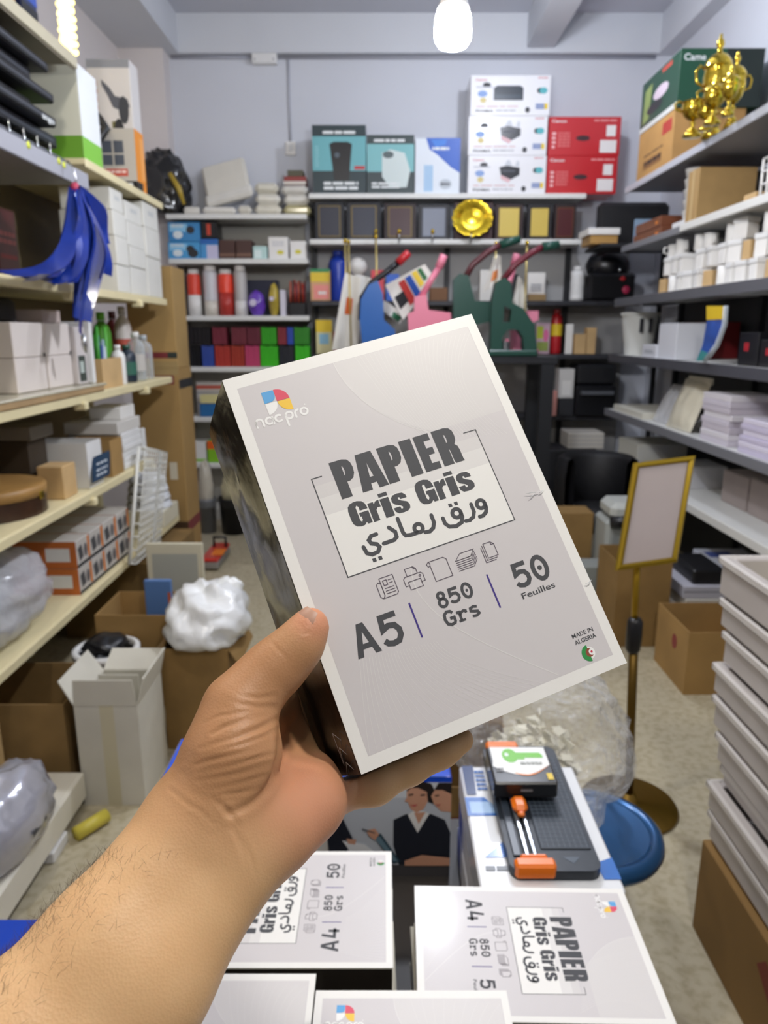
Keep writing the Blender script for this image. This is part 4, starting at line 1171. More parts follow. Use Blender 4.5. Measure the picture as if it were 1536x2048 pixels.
pack('product_box', 'shorter teal and grey box with a pale device, second on the top board', 'box', b, mat('#2c4044', .45), [('f', 'r', 0, 0, 1, 1, mat('#3a4749', .45)), ('f', 'r', 0, .15, 1, .62, mat('#7fbcc0', .4)), ('f', 'b', .15, .07, .8, .14, 1, WTX), ('f', 'p', [(.32, .3), (.5, .24), (.8, .3), (.92, .6), (.85, .88), (.5, .9), (.32, .7)], mat('#d4e0de')), ('f', 'o', .45, .33, .12, .06, mat('#5e6a6c')), ('f', 'b', .1, .8, .7, .92, 2, WTX)], 'product boxes on the top board')
b = bk(830, 276, 920, 388, zb, d=.2)
pack('product_box', 'white and blue box with a swoosh, beside the stacked white printer boxes', 'box', b, mat('#dfe6ee', .4), [('f', 'p', [(.24, 0), (1, 0), (1, .62), (.8, .52), (.5, .3), (.32, .2)], mat('#2c5fc0', .4)), ('f', 'p', [(.35, .03), (.7, .03), (.66, .12), (.45, .16)], mat('#4a86dc')), ('f', 'b', .38, .16, .75, .24, 1, WTX), ('f', 'r', .2, .48, .4, .95, mat('#a9c9e6')), ('f', 'o', .68, .82, .14, .09, mat('#bcc4cc')), ('f', 'b', .58, .8, .78, .86, 1, INK)], 'product boxes on the top board')
PW, RDT = mat('#e9e9ec', .4, coat=.2), mat('#c4222a', .5)
def printer_box(label, b, shape):
    ps = [('f', 't', 'Canon', .06, .14, .14, .055, RDT), ('f', 'b', .84, .05, .96, .1, 1, mat('#d38a8c')), ('f', 'o', .2, .24, .05, .06, DARK), ('f', 'o', .15, .46, .06, .08, mat('#8aa6d8')), ('f', 'o', .16, .62, .04, .07, mat('#d8c88a')), ('f', 'r', .07, .28, .28, .31, mat('#b9bcc4')),
          ('f', 'o', .87, .38, .04, .07, DARK), ('f', 'o', .91, .38, .05, .08, mat('#57b0b8')), ('f', 'r', .82, .7, .97, .84, mat('#8f9cc0')), ('f', 'r', .93, .7, .97, .84, YEL), ('f', 'o', .72, .86, .03, .07, DARK), ('f', 't', 'PIXMA', .07, .92, .22, .07, INK), ('f', 'b', .32, .86, .58, .91, 1, mat('#a9abb0')), ('f', 'b', .07, .76, .6, .81, 1, mat('#d7b9b9'))]
    if shape: ps += [('f', 'p', [(.29, .62), (.29, .32), (.33, .26), (.62, .26), (.66, .32), (.66, .62)], mat('#222c36', .3)), ('f', 'p', [(.31, .48), (.64, .48), (.64, .58), (.31, .58)], mat('#2f3b47', .3))]
    else: ps += [('f', 'p', [(.4, .3), (.5, .26), (.66, .32), (.66, .5), (.55, .62), (.42, .5)], mat('#23252d', .3)), ('f', 'p', [(.46, .26), (.5, .12), (.53, .12), (.56, .27)], mat('#c9cdd4')), ('f', 'p', [(.6, .28), (.62, .14), (.65, .15), (.65, .3)], mat('#c9cdd4')), ('f', 'p', [(.42, .5), (.55, .62), (.52, .7), (.42, .6)], mat('#e0b9bd')), ('f', 'r', .44, .38, .6, .42, mat('#555862'))]
    return pack('printer_box', label, 'box', b, PW, ps, 'white printer boxes')
xb = bk(936, 310, 1092, 386, zb, d=.3)
hx = (aY(1010, 150, YS + .04).z - zb) / 3
for i, (lb, s) in enumerate((('bottom white printer box of the stack of three', 0), ('middle white printer box of the stack of three', 0), ('topmost white printer box, showing a closed black printer', 1))):
    o = (.0, -.005, .004)[i]
    printer_box(lb, (xb[0] + o, xb[1] + o, xb[2], xb[3], zb + hx * i + .0005 * i, zb + hx * (i + 1) - .0005), s)
xb = bk(1092, 310, 1234, 386, zb, d=.26)
xb = (xb[0] + .006, xb[1], xb[2], xb[3], 0, 0)
hr = (aY(1160, 233, YS + .04).z - zb) / 2
for i, lb in enumerate(('lower red toner box beside the white printer boxes', 'upper red toner box beside the white printer boxes')):
    pack('toner_box', lb, 'box', (xb[0], xb[1] + .006 * i, xb[2], xb[3], zb + hr * i + .0005, zb + hr * (i + 1)), RED, [('f', 't', 'Canon', .04, .15, .2, .075, WTX), ('f', 'b', .62, .08, .95, .14, 1, mat('#e8a0a0')), ('f', 'r', .8, .22, .93, .5, mat('#e9e4e2')), ('f', 'r', .72, .6, .95, .92, mat('#e9e4e2')), ('f', 'o', .48, .55, .1, .07, mat('#3a1a22')), ('f', 'b', .05, .4, .1, .85, 4, mat('#f0c0c0')), ('f', 'b', .13, .4, .3, .8, 5, mat('#d86a6a'))], 'red toner boxes')

# ---- award cases on the second board
zb = ZR[1]
def award(label, px0, py0, px1, col, inner, m2=None, bord='#7d6a35'):
    b = bk(px0, py0, px1, 478, zb, d=.05)
    ps = [('f', 'r', .13, .1, .87, .92, mat(bord, .45, .5)), ('f', 'r', .155, .12, .845, .90, mat(inner, .4))]
    if m2: ps += [('f', 'b', .3, .4, .7, .6, 3, mat(m2))]
    return pack('award_case', label, 'award case', b, mat(col, .5), ps, 'award cases on the second board')
award('dark blue award case with thin gold border, leftmost on the second board', 630, 404, 688, '#10131f', '#141a30')
award('dark blue award case with gold border, second from the left', 694, 404, 762, '#10131f', '#151c33')
award('maroon award case with gold border beside the dark blue ones', 768, 406, 832, '#231013', '#3c1518')
award('grey and black award case showing a silver plate', 836, 408, 900, '#1d1d22', '#7e8492', bord='#4a4c55')
award('maroon award case behind the golden plate', 908, 404, 986, '#35141a', '#431a20', bord='#35141a')
award('black award case holding a gold plaque, right of the golden plate', 990, 408, 1046, '#2a1216', '#d9c060', bord='#8f7a3a')
award('black award case holding a narrow gold plaque', 1054, 408, 1104, '#15131a', '#d2b858', bord='#15131a')
award('dark maroon award case at the right end of the second board', 1108, 408, 1152, '#1f0d12', '#4a151c', bord='#7a4a22')
gp = aY(944, 446, YS - .002)
t = thing('award_plate', 'round golden plate with scalloped rim on the second board', 'plate', (gp.x, gp.y, zb))
Mg = Matrix.Translation((gp.x, gp.y - .01, zb + .14)) @ Matrix.Rotation(math.radians(82), 4, 'X')
rp = .132
pl = MB()
prof = [(0, .0), (rp * .55, .0), (rp * .62, .008), (rp * .95, .02), (rp, .022), (rp * .98, .018), (rp * .6, .002), (0, -.004)]
vs = []; fs = []; n = 64
for r, z in prof:
    for i in range(n):
        a = 2 * PI * i / n; k = 1 + (.035 * math.cos(a * 16) if r > rp * .8 else 0)
        vs.append((r * math.cos(a) * 1.14 * k, r * math.sin(a) * k, z))
for j in range(len(prof) - 1):
    for i in range(n): fs.append((j * n + i, j * n + (i + 1) % n, (j + 1) * n + (i + 1) % n, (j + 1) * n + i))
pl.add(vs, fs, 0, True, Mg)
part('dish', pl, mat('#e0bf35', .2, .9), t)
part('stand', MB().box(gp.x - .04, gp.x + .04, gp.y + .012, gp.y + .03, zb + .001, zb + .012), BLACK, t)

# ---- third and lower boards: goods behind the presses
zb = ZR[2]
def jar(name, label, cat, px0, py0, px1, zb, m, lid=None, ml=None, Y=None, group=None, prof=None):
    x0, x1, zt_, _ = BK(px0, py0, px1, py0 + 10, Y or YS + .1)
    r = abs(x1 - x0) / 2; cx = (x0 + x1) / 2; Y = (Y or YS + .1) + r; h = zt_ - zb
    zb += .0008
    t = thing(name, label, cat, (cx, Y, zb), group)
    prof = prof or [(0, 0), (.95, 0), (1, .03), (1, .75), (.95, .8), (.6, .88), (.5, .9), (.5, .93), (0, .93)]
    part('body', MB().lathe([(a * r, c * h) for a, c in prof], (cx, Y, zb), 20), m, t)
    part('cap', MB().lathe([(0, .88 * h), (.62 * r, .88 * h), (.62 * r, .98 * h), (.5 * r, h), (0, h)], (cx, Y, zb), 16), ml or m, t)
    return t
jar('bottle', 'blue bottle on the shelf behind the white flags', 'bottle', 656, 500, 694, zb, mat('#1d3fae', .3), ml=mat('#16308c', .3))
t = thing('figurine', 'small white figurine on the shelf behind the flags', 'figurine', (aY(716, 560, YS + .1).x, YS + .1, zb))
fx = aY(716, 540, YS + .1).x
part('body', MB().lathe([(0, 0), (.07, 0), (.075, .05), (.06, .15), (.04, .19), (0, .2)], (fx, YS + .1, zb + .001), 20), WHITE, t)
part('head', MB().blob((fx, YS + .1, zb + .255), (.07, .07, .068), .04, 2, 1), WHITE, t)
pack('sponge_pack', 'yellow and pink pack with a green top, left of the flags', 'pack', bk(621, 538, 660, 604, zb, Y=YS + .02, d=.1), mat('#d9a878', .5), [('f', 'r', 0, 0, 1, .1, mat('#2f8f5a')), ('f', 'r', 0, .1, 1, .4, YEL), ('f', 'r', .15, .5, .95, .95, mat('#f0968c')), ('f', 'b', .4, .7, .8, .85, 1, WHITE)])
pack('product_box', 'white box with small print on the shelf at the far right of the back wall', 'box', bk(1055, 545, 1090, 600, zb, Y=YS + .08, d=.15), WHITE, [('f', 'b', .2, .4, .8, .7, 3, GREYM)])
pack('product_box', 'brown box on the shelf behind the pink press', 'box', bk(860, 575, 895, 606, zb, Y=YS + .06, d=.15), mat('#7a5434', .6))
pack('product_box', 'brown and white box on the shelf behind the tall green press', 'box', bk(1056, 588, 1092, 604, zb, Y=YS + .05, d=.03), mat('#9a7f55', .6))
for i, (x, c, lb) in enumerate(((742, '#d94a55', 'red'), (772, '#3a6bd0', 'blue'), (802, '#d8d8da', 'white'), (960, '#e8e6e0', 'cream'), (1010, '#222328', 'black'))):
    pack('product_box', f'small {lb} box on the dark shelf behind the presses', 'box', bk(x, 540 + 8 * (i % 3), x + 26, 604, zb, Y=YS + .08, d=.1), mat(c, .5), group='small boxes behind the presses')
zb = ZR[3]
pack('product_box', 'yellow and white pack on the lower dark shelf beside the white flag', 'box', bk(632, 640, 664, 704, zb, Y=YS + .03, d=.1), mat('#d8d2a0', .5), [('f', 'r', 0, 0, 1, .35, YEL), ('f', 'r', .2, .4, .8, .7, mat('#8fc0d8'))])
jar('bottle', 'red bottle on the lower dark shelf beside the yellow pack', 'bottle', 664, 655, 690, zb, RED)
t = jar('bottle', 'slim red bottle with a yellow label on the dark shelf', 'bottle', 1106, 618, 1128, zb, RED, ml=mat('#8f1a1e', .4), prof=[(0, 0), (.95, 0), (1, .03), (1, .78), (.8, .85), (.5, .9), (0, .93)])
part('label_band', MB().lathe([(.046, 0), (.046, .09)], (t.location.x, t.location.y, zb + .14), 20), YEL, t)
pack('product_box', 'white card standing beside the slim red bottle', 'card', bk(1131, 648, 1146, 704, zb, Y=YS + .05, d=.012), WHITE)
pack('product_box', 'green and pink patterned pack left of the slim red bottle', 'pack', bk(1072, 646, 1100, 700, zb, Y=YS + .05, d=.06), mat('#c9a9b8', .5), [('f', 'r', .05, .1, .5, .5, mat('#b9c63c')), ('f', 'o', .7, .4, .2, .2, mat('#d86a9a')), ('f', 'r', .1, .6, .9, .9, mat('#8a9a4a'))])
for i, (x0, x1, y0) in enumerate(((1150, 1172, 668), (1174, 1192, 655))):
    pack('product_box', ('low brown box on the dark shelf beside the white bin', 'taller brown box touching the white bin')[i], 'box', bk(x0, y0, x1, 706, zb, Y=YS + .02, d=.1), CARDL)
# low shelf: printers and papers at the far right
zb = ZR[4]
pk_ = bk(1152, 742, 1232, 850, zb, Y=YS - .05, d=.3)
t = thing('printer', 'black printer on the low shelf in the far right corner', 'printer', ((pk_[0] + pk_[1]) / 2, YS, zb))
part('body', MB().box(pk_[0], pk_[1], pk_[2], pk_[3], zb + .001, zb + .24, b=.012), BLACK, t)
part('scanner_lid', MB().box(pk_[0] + .005, pk_[1] - .005, pk_[2] + .01, pk_[3], zb + .242, zb + .40, b=.02), mat('#1b1c20', .4), t)
part('paper_tray', MB().box(pk_[0] + .03, pk_[1] - .03, pk_[2] - .05, pk_[2], zb + .17, zb + .2, b=.004), mat('#5a5d63', .3), t)
pack('product_box', 'white grey box left of the black printer in the far corner', 'box', bk(1118, 738, 1148, 800, 1.0, Y=YS - .02, d=.15), mat('#d0cecb', .5), [('f', 'r', .2, .4, .8, .9, WHITE)])
pack('product_box', 'pink box on the low shelf behind the green press', 'box', bk(1093, 782, 1114, 832, zb, Y=YS - .02, d=.1), mat('#c98d84', .5))
pack('carton_support', 'dark box under the white grey box in the far corner', 'box', (aY(1118, 800, YS - .02).x, aY(1148, 800, YS - .02).x, YS - .02, YS + .13, zb + .0008, .999), DARK)

# ---- goods on the left unit
z = ZL[0]
def wrap(label, px0, py0, px1, py1, z0, seed, m=None, Y=None, d=.26, name='wrapped_pack', cat='pack', amp=.1, group=None):
    x0, x1, zt_, zb_ = BK(px0, py0, px1, py1, Y or YS + .04)
    h = zt_ - z0
    mb = MB().blob(((x0 + x1) / 2, (Y or YS + .04) + d / 2, z0 + h * .5), ((x1 - x0) / 2 * 1.05, d / 2, h * .62), amp, 2.2, seed, zmin=z0 + .001, crisp=True, nu=32, nv=18)
    return solo(name, mb, m or mat('#dddad2', .25, coat=.5), label, cat, group)
PLW = mat('#e2dfd6', .22, var=.06, coat=.5, bump=.3, bs=26)
# tilted white pad in film, flat packs piled on the top board
x0, x1, zt_, zb_ = BK(400, 300, 492, 395, YS + .05)
Mr = Matrix.Translation(((x0 + x1) / 2, YS + .17, z + .245)) @ Matrix.Rotation(math.radians(-14), 4, 'Y') @ Matrix.Rotation(math.radians(-24), 4, 'X')
t = thing('padded_pack', 'big tilted white pack in film on the top board, beside the black bags', 'pack', ((x0 + x1) / 2, YS + .17, z))
part('body', MB().box(-.17, .17, -.035, .035, -.165, .165, b=.02, M=Mr), mat('#dedace', .35, var=.04, bump=.2, bs=12), t)
part('film_skirt', MB().box(-.185, .185, -.042, .0, -.175, -.08, b=.03, M=Mr), PLW, t)
def flatp(label, px0, px1, z0, h, Y, d, c, sk=0.):
    a = aY(px0, 410, Y).x; b_ = aY(px1, 410, Y).x
    M = Matrix.Translation(((a + b_) / 2, Y + d / 2, z0)) @ Matrix.Rotation(sk, 4, 'Z')
    return solo('wrapped_pack', MB().box(-(b_ - a) / 2, (b_ - a) / 2, -d / 2, d / 2, 0, h, b=h * .35, M=M), mat(c, .28, coat=.5, var=.06, bump=.35, bs=24), label, 'pack', 'wrapped packs on the top board')
flatp('flat white wrapped pack at the left front of the top board', 366, 398, z + .001, .055, YS + .03, .03, '#e2dfd6')
flatp('flat white pack in front of the tilted pack on the top board', 404, 470, z + .001, .05, YS + .008, .05, '#e6e3da', .03)
flatp('small white pack between the tilted pack and the cream pile', 474, 502, z + .001, .06, YS + .01, .05, '#d9d5c8')
for k, (a_, b2_, h_, c_) in enumerate(((508, 562, .075, '#ddd8c8'), (510, 560, .065, '#e0ddd2'), (509, 556, .075, '#d6d2c2'))):
    flatp(f'cream wrapped pack, {ORD0[k]} from below in the middle pile of the top board', a_, b2_, z + .001 + .0765 * k, .074, YS + .06, .2, c_, .04 * (k - 1))
for k, (a_, b2_, c_) in enumerate(((566, 620, '#b5ad80'), (568, 618, '#dcd9d0'), (564, 616, '#d3d0c8'))):
    flatp(f'wrapped pack, {ORD0[k]} from below in the right end pile of the top board', a_, b2_, z + .001 + .0715 * k, .07, YS + .06, .2, c_, .03 * (1 - k))
zz2 = z + .001 + .0715 * 3
pack('product_box', 'red and white box on the right end pile of the top board', 'box', (-.745, -.58, YS + .07, YS + .23, zz2, zz2 + .055), mat('#8f3a36', .5), [('f', 'r', 0, .6, 1, 1, mat('#d9d2c8'))])
pack('product_box', 'dark olive box topmost at the right end of the top board', 'box', (-.72, -.60, YS + .08, YS + .22, zz2 + .056, zz2 + .1), mat('#55523f', .5))
# second board
z = ZL[1]
def bxr(label, x0, y0, x1, y1, z0, m, ps=(), group=None, d=.18, name='product_box', Y=None, cat='box'): return pack(name, label, cat, bk(x0, y0, x1, y1, z0, d=d, Y=Y), m, ps, group)
LB2 = mat('#4f9fd4', .35)
top1 = aY(366, 484, YS + .04).z
cyan = [('f', 'r', .05, .1, .6, .5, mat('#8cc8ea')), ('f', 'o', .3, .65, .15, .2, mat('#e4eef2')), ('f', 'o', .7, .4, .13, .2, DARK), ('f', 'b', .1, .12, .5, .3, 2, WTX)]
bxr('lower light blue camera box at the left of the second board', 336, 484, 400, 516, z, LB2, cyan + [('f', 'o', .78, .66, .16, .26, DARK)])
bxr('upper light blue box with a pale device, left of the second board', 336, 444, 400, 483, top1 + .002, mat('#3f8bc4', .35), cyan)
bxr('blue and pink box next to the light blue boxes', 401, 478, 436, 516, z, mat('#4f9ad2', .35), [('f', 'r', .35, .3, 1, 1, mat('#c9c6e2')), ('f', 'r', 0, 0, 1, .25, mat('#2c68b4'))])
bxr('black and red box above the blue and pink box', 402, 444, 434, 477, aY(418, 478, YS + .04).z + .003, BLACK, [('f', 'r', .35, .1, .6, .8, mat('#c8452e'))])
for i, (x0, x1) in enumerate(((438, 470), (472, 503))):
    zz = z
    for j in range(2):
        hh = .05
        bxr(f'{("lower", "upper")[j]} dark brown box of the {("left", "right")[i]} pair on the second board', x0, 480, x1, 516, zz, mat('#4a2f2a', .45), [('f', 'r', 0, .7, 1, .85, mat('#7a5a4a'))], 'dark brown boxes')
        o = SC.objects  # keep height fixed
        zz += .0
        break
bxr('pale cyan box in the middle of the second board', 506, 492, 534, 516, z, mat('#bcdcd8', .4), [('f', 'r', .1, .3, .6, .9, mat('#dff0ee'))])
bxr('taller white box with yellow print on the second board', 537, 474, 576, 516, z, WHITE, [('f', 'o', .6, .7, .18, .1, mat('#d9cf4a')), ('f', 'b', .2, .2, .8, .45, 2, mat('#cfcfd2'))], 'white boxes with yellow print')
bxr('white box with yellow print at the right end of the second board', 580, 482, 612, 516, z, WHITE, [('f', 'o', .5, .6, .2, .12, mat('#d9cf4a'))], 'white boxes with yellow print')
# third board: spray cans and toys
z = ZL[2]
def can(label, x0, y0, x1, m1, m2, split):
    z = ZL[2] + .001
    a, b_, zt_, _ = BK(x0, y0, x1, y0 + 8, YS + .05)
    r = (b_ - a) / 2; cx = (a + b_) / 2; h = zt_ - z; Y = YS + .05 + r
    t = thing('spray_can', label, 'spray can', (cx, Y, z), 'cans on the third board')
    part('body', MB().lathe([(0, 0), (r, 0), (r, h * split), (0, h * split)], (cx, Y, z), 22), m1, t)
    part('label_band', MB().lathe([(r * 1.01, h * split), (r * 1.01, h * .86), (r * .9, h * .9), (0, h * .9)], (cx, Y, z), 22), m2, t)
    part('cap', MB().lathe([(r * .8, h * .9), (r * .8, h * .98), (r * .7, h), (0, h)], (cx, Y, z), 18), WHITE, t)
can('white can with a red upper half, leftmost on the third board', 370, 538, 396, WHITE, mat('#e2452e', .4), .45)
can('white can with orange print, second on the third board', 402, 530, 430, mat('#d9d4c8', .4), mat('#cfd0d4', .4), .3)
can('bright red can, third on the third board', 432, 538, 462, mat('#b7372f', .4), mat('#f0472e', .35), .5)
can('tall silver white can, fourth on the third board', 464, 530, 490, mat('#e0dedb', .4), mat('#bdbab8', .35), .3)
def toy(label, px, py, rx, col, seed, cap=None):
    p = aY(px, py, YS + .08)
    t = thing('wrapped_toy', label, 'toy', (p.x, p.y, z))
    h = (p.z - z) * 2
    part('body', MB().blob((p.x, p.y, z + h * .46), (rx, rx * .9, h * .5), .12, 2, seed, zmin=z + .001), mat(col, .2, coat=.7, var=.3, vs=14), t)
    part('label_patch', MB().disc((0, 0), rx * .4, frame((p.x - rx * .3, p.y - rx * 1.0, z + h * .5), (1, 0, 0), (0, 0, 1)), 0), mat('#d8d0e8', .2, coat=.6), t)
toy('purple shiny ball pack on the third board', 514, 606, .066, '#6a3fb8', 1)
toy('gold and purple toy pack right of the purple ball', 548, 598, .042, '#b8a23c', 2)
bxr('white slim bottle box between the toys and the pen cup', 560, 580, 571, 632, z, mat('#d8d4e0', .4))
p = aY(596, 600, YS + .1)
t = thing('pen_cup', 'black cup full of red pens at the right end of the third board', 'pen cup', (p.x, p.y, z))
part('cup', MB().box(p.x - .065, p.x + .065, p.y - .05, p.y + .05, z + .001, z + .1, b=.006), BLACK, t)
pm_ = MB()
for i in range(16):
    x = p.x - .055 + .11 * (i % 8) / 7; y = p.y - .02 + .035 * (i // 8)
    solo('pen', MB().tube([(x, y, z + .102), (x + RND.uniform(-.005, .005), y, z + .24 + RND.uniform(-.02, .03))], .006, 6), mat(('#d2573a', '#2a2a30', '#b8452f', '#7a3040')[i % 4], .4), ('orange red', 'black', 'brick red', 'maroon')[i % 4] + ' pen standing in the black cup on the third board', 'pen', 'pens in the black cup')
bxr('low dark blue box behind the toys on the third board', 494, 560, 556, 632, z, mat('#1f2440', .5), Y=YS + .19, d=.1)
# fourth board: bundles of notebooks, two tiers
z = ZL[3]
mid = aY(500, 690, YS + .04).z
def notebooks(label, px0, px1, lo, col, n):
    a, b_, zt_, _ = BK(px0, 654, px1, 660, YS + .04)
    z0 = z + .001 if lo else mid + .003
    z1 = mid - .004 if lo else zt_
    w = (b_ - a) / n
    for i in range(n): solo('notebook', MB().box(a + w * i + .0008, a + w * (i + 1) - .0008, YS + .04 + .004 * (i % 2), YS + .19, z0, z1 - .003 * (i % 3), b=.002), mat(col, .4, var=.1), label, 'notebook', label.split(',')[0].replace('notebook', 'notebooks') + label.split(',')[1])
NB = [(378, 398, 1, '#15151a', 3, 'black'), (401, 424, 1, '#3d55a8', 4, 'blue'), (427, 458, 1, '#b23a32', 5, 'red orange'), (460, 486, 1, '#a63a2c', 4, 'brick red'), (488, 517, 1, '#c2456e', 5, 'pink'), (519, 554, 1, '#3fbf22', 6, 'bright green'), (557, 586, 1, '#23262f', 5, 'dark slate'), (589, 618, 1, '#3ec41f', 5, 'bright green'),
      (378, 420, 0, '#1a171b', 5, 'black'), (424, 452, 0, '#7c2f3e', 5, 'maroon'), (462, 492, 0, '#74303c', 5, 'maroon'), (494, 520, 0, '#6a2a38', 5, 'dark red'), (522, 552, 0, '#35a51f', 5, 'green'), (555, 572, 0, '#8a2f3a', 3, 'red'), (574, 586, 0, '#2f4fb0', 2, 'blue'), (588, 618, 0, '#2f8a22', 5, 'green')]
pos = {0: 0, 1: 0}
ORD_ = ['first', 'second', 'third', 'fourth', 'fifth', 'sixth', 'seventh', 'eighth']
for x0, x1, lo, c, n, nm in NB:
    notebooks(f'{nm} notebook, {ORD[pos[lo]]} bundle from the left, {"lower" if lo else "upper"} tier of the fourth board', x0, x1, lo, c, n); pos[lo] += 1
# fifth and sixth boards
z = ZL[4]
bxr('pile of white and red packets on the fifth board', 394, 764, 450, 832, z, mat('#cdc8c4', .5), [('f', 'r', 0, .1, 1, .2, mat('#c9543f')), ('f', 'r', 0, .3, 1, .34, GREYM), ('f', 'r', .0, .6, 1, .64, GREYM)], Y=YS + .12, d=.1)
bxr('flat blue box on the fifth board under the pale yellow one', 400, 808, 440, 836, z, mat('#2f6fa8', .4), Y=YS + .03, d=.08)
bxr('pale yellow box on the flat blue box, fifth board', 400, 790, 440, 807, aY(420, 808, YS + .03).z + .004, mat('#e0d79a', .4), Y=YS + .03, d=.08)
z = ZL[5]
bxr('white box with a green base stripe on the sixth board', 376, 884, 412, 930, z, WHITE, [('f', 'r', 0, .82, 1, .95, mat('#8fc83c'))])
bxr('orange and green box beside the white box on the sixth board', 415, 882, 452, 930, z, mat('#8cc832', .4), [('f', 'r', 0, 0, 1, .38, mat('#e8641e'))])
# bins on the floor below
def bin_(label, px0, px1, ptop, Y, m, fill, fm, fl):
    a = aY(px0, 1050, Y).x; b_ = aY(px1, 1050, Y).x; zt_ = aY((px0 + px1) / 2, ptop, Y).z
    r = (b_ - a) / 2; cx = (a + b_) / 2
    t = thing('waste_bin', label, 'bin', (cx, Y + r, 0))
    part('tub', MB().lathe([(0, 0), (r * .85, 0), (r, zt_), (r * 1.04, zt_), (r * 1.04, zt_ - .02), (r * .99, zt_ - .03), (r * .82, .01), (0, .01)], (cx, Y + r, 0), 28), m, t)
    f = MB().blob((cx, Y + r, zt_ + .06), (r * .7, r * .7, fill), .25, 2.4, 7, zmin=zt_ - .05, crisp=True)
    solo('crumpled_film', f, fm, fl, 'packaging')
bin_('grey bin full of crumpled film under the back shelves', 392, 430, 1000, 5.35, mat('#77797d', .5), .2, mat('#cfc8b8', .3, coat=.3, bump=.3), 'crumpled pale film stuffed into the grey bin')
bin_('black bin with pale packs under the back shelves', 434, 492, 1000, 5.3, BLACK, .12, mat('#d2cba8', .4, bump=.3), 'pale packs heaped in the black bin')
# red case on the floor
a = aZ(401, 1143, 0); b_ = aZ(437, 1143, 0); c_ = aZ(447, 1108, 0)
t = thing('tool_case', 'red and orange flat case with a black handle on the floor', 'case', ((a.x + b_.x) / 2, (a.y + c_.y) / 2, 0))
part('case_body', MB().box(a.x, b_.x, a.y, c_.y, .012, .06, b=.01), mat('#8d8a86', .5), t)
part('case_lid', MB().box(a.x - .002, b_.x + .002, a.y - .002, c_.y + .002, .06, .085, b=.012), mat('#c8322a', .3, coat=.4), t)
part('label_patch', MB().box(a.x + .05, a.x + .13, a.y + .08, a.y + .22, .0852, .0862), mat('#f0822a', .3), t)
part('case_handle', MB().tube([(a.x + .03, c_.y - .1, .085), (a.x + .03, c_.y - .1, .15), (a.x + .11, c_.y - .1, .15), (a.x + .11, c_.y - .1, .085)], .01, 8), BLACK, t)

# ================================================================== the presses and hanging flags in front of the back shelves
YP = 4.75
zt_ = aY(900, 712, YP - .25).z
t = thing('work_bench', 'narrow black bench carrying the lever presses', 'bench', (.35, YP, 0))
part('bench_top', MB().box(-.30, 1.06, YP - .25, YP + .25, zt_ - .05, zt_, b=.005), mat('#1d1f25', .45), t)
for x in (-.26, 1.0):
    for y in (YP - .22, YP + .2): part('leg', MB().box(x - .04, x + .04, y - .03, y + .03, 0, zt_ - .05), mat('#171a20', .45), t)
part('cross_bar', MB().box(-.22, .96, YP + .17, YP + .22, .3, .34), mat('#171a20', .45), t)
def press(label, pxb0, pxb1, body_pts, lever_pts, mc, ml, mk, Y, lw=.02, holes=()):
    """cast lever press: side plates cut as a bent profile, lever arm with knob"""
    P2 = [aY(x, y, Y) for x, y in body_pts]
    for p in P2: p.z = max(p.z, zt_ + .0006)
    base = aY((pxb0 + pxb1) / 2, 700, Y)
    t = thing('lever_press', label, 'press', (base.x, Y, zt_), 'lever presses on the bench')
    x0, x1 = aY(pxb0, 700, Y).x, aY(pxb1, 700, Y).x
    part('foot', MB().box(x0, x1, Y - .058, Y + .058, zt_ + .0006, zt_ + .035, b=.006), mc, t)
    Mx = Matrix(((1, 0, 0, 0), (0, 0, -1, Y + .05), (0, 1, 0, 0), (0, 0, 0, 1)))
    part('press_body', MB().prism([(p.x, p.z) for p in P2], 0, .10, M=Mx, holes=[[(aY(x, y, Y).x, aY(x, y, Y).z) for x, y in h] for h in holes]), mc, t)
    L = [aY(x, y, Y) for x, y in lever_pts]
    n = len(L)
    part('lever', MB().tube(L[:n - 1], [lw] * (n - 1), 10), ml, t)
    part('grip', MB().tube(L[n - 2:], [lw * 1.35, lw * 1.2], 10), mk, t)
    d = aY(*[(sum(p[i] for p in body_pts) / len(body_pts)) for i in (0, 1)], Y)
    part('die', MB().cyl((x0 + (x1 - x0) * .35, Y, zt_ + .036), .03, .05), CHROME, t)
GRN = mat('#14453a', .35, coat=.3)
press('dark green press nearer the pink one, lever raised to the right', 905, 985, [(905, 716), (905, 560), (918, 548), (935, 552), (948, 602), (985, 606), (992, 640), (950, 650), (948, 716)], [(928, 560), (945, 530), (975, 505), (1000, 490), (1040, 478)], GRN, mat('#5a2a30', .4), mat('#14453a', .35), YP - .08)
press('dark green press at the right end with the longest curved lever', 975, 1072, [(978, 716), (982, 600), (990, 566), (1006, 556), (1020, 566), (1022, 606), (1044, 618), (1066, 650), (1072, 716), (1046, 716), (1044, 676), (1034, 660), (1012, 660), (1002, 676), (1002, 716)], [(1006, 560), (1030, 530), (1060, 508), (1085, 494), (1118, 489)], GRN, mat('#6a2230', .4), mat('#14453a', .35), YP - .2, holes=[[(1006, 612), (1020, 620), (1018, 644), (1004, 644)]])
press('pink press with a straight pink lever', 815, 905, [(818, 690), (815, 628), (828, 622), (828, 594), (852, 590), (856, 620), (900, 626), (902, 690)], [(842, 594), (862, 560), (878, 535), (888, 510)], PINK, PINK, PINK, YP - .1)
press('blue press with a black curved lever ending in red', 722, 790, [(726, 700), (720, 640), (722, 600), (738, 570), (756, 562), (766, 590), (768, 640), (790, 660), (790, 700)], [(722, 640), (724, 596), (744, 565), (772, 545), (796, 526), (818, 505)], mat('#2a64b0', .3, coat=.3), BLACK, RED, YP)
p = aY(1016, 690, YP - .24)
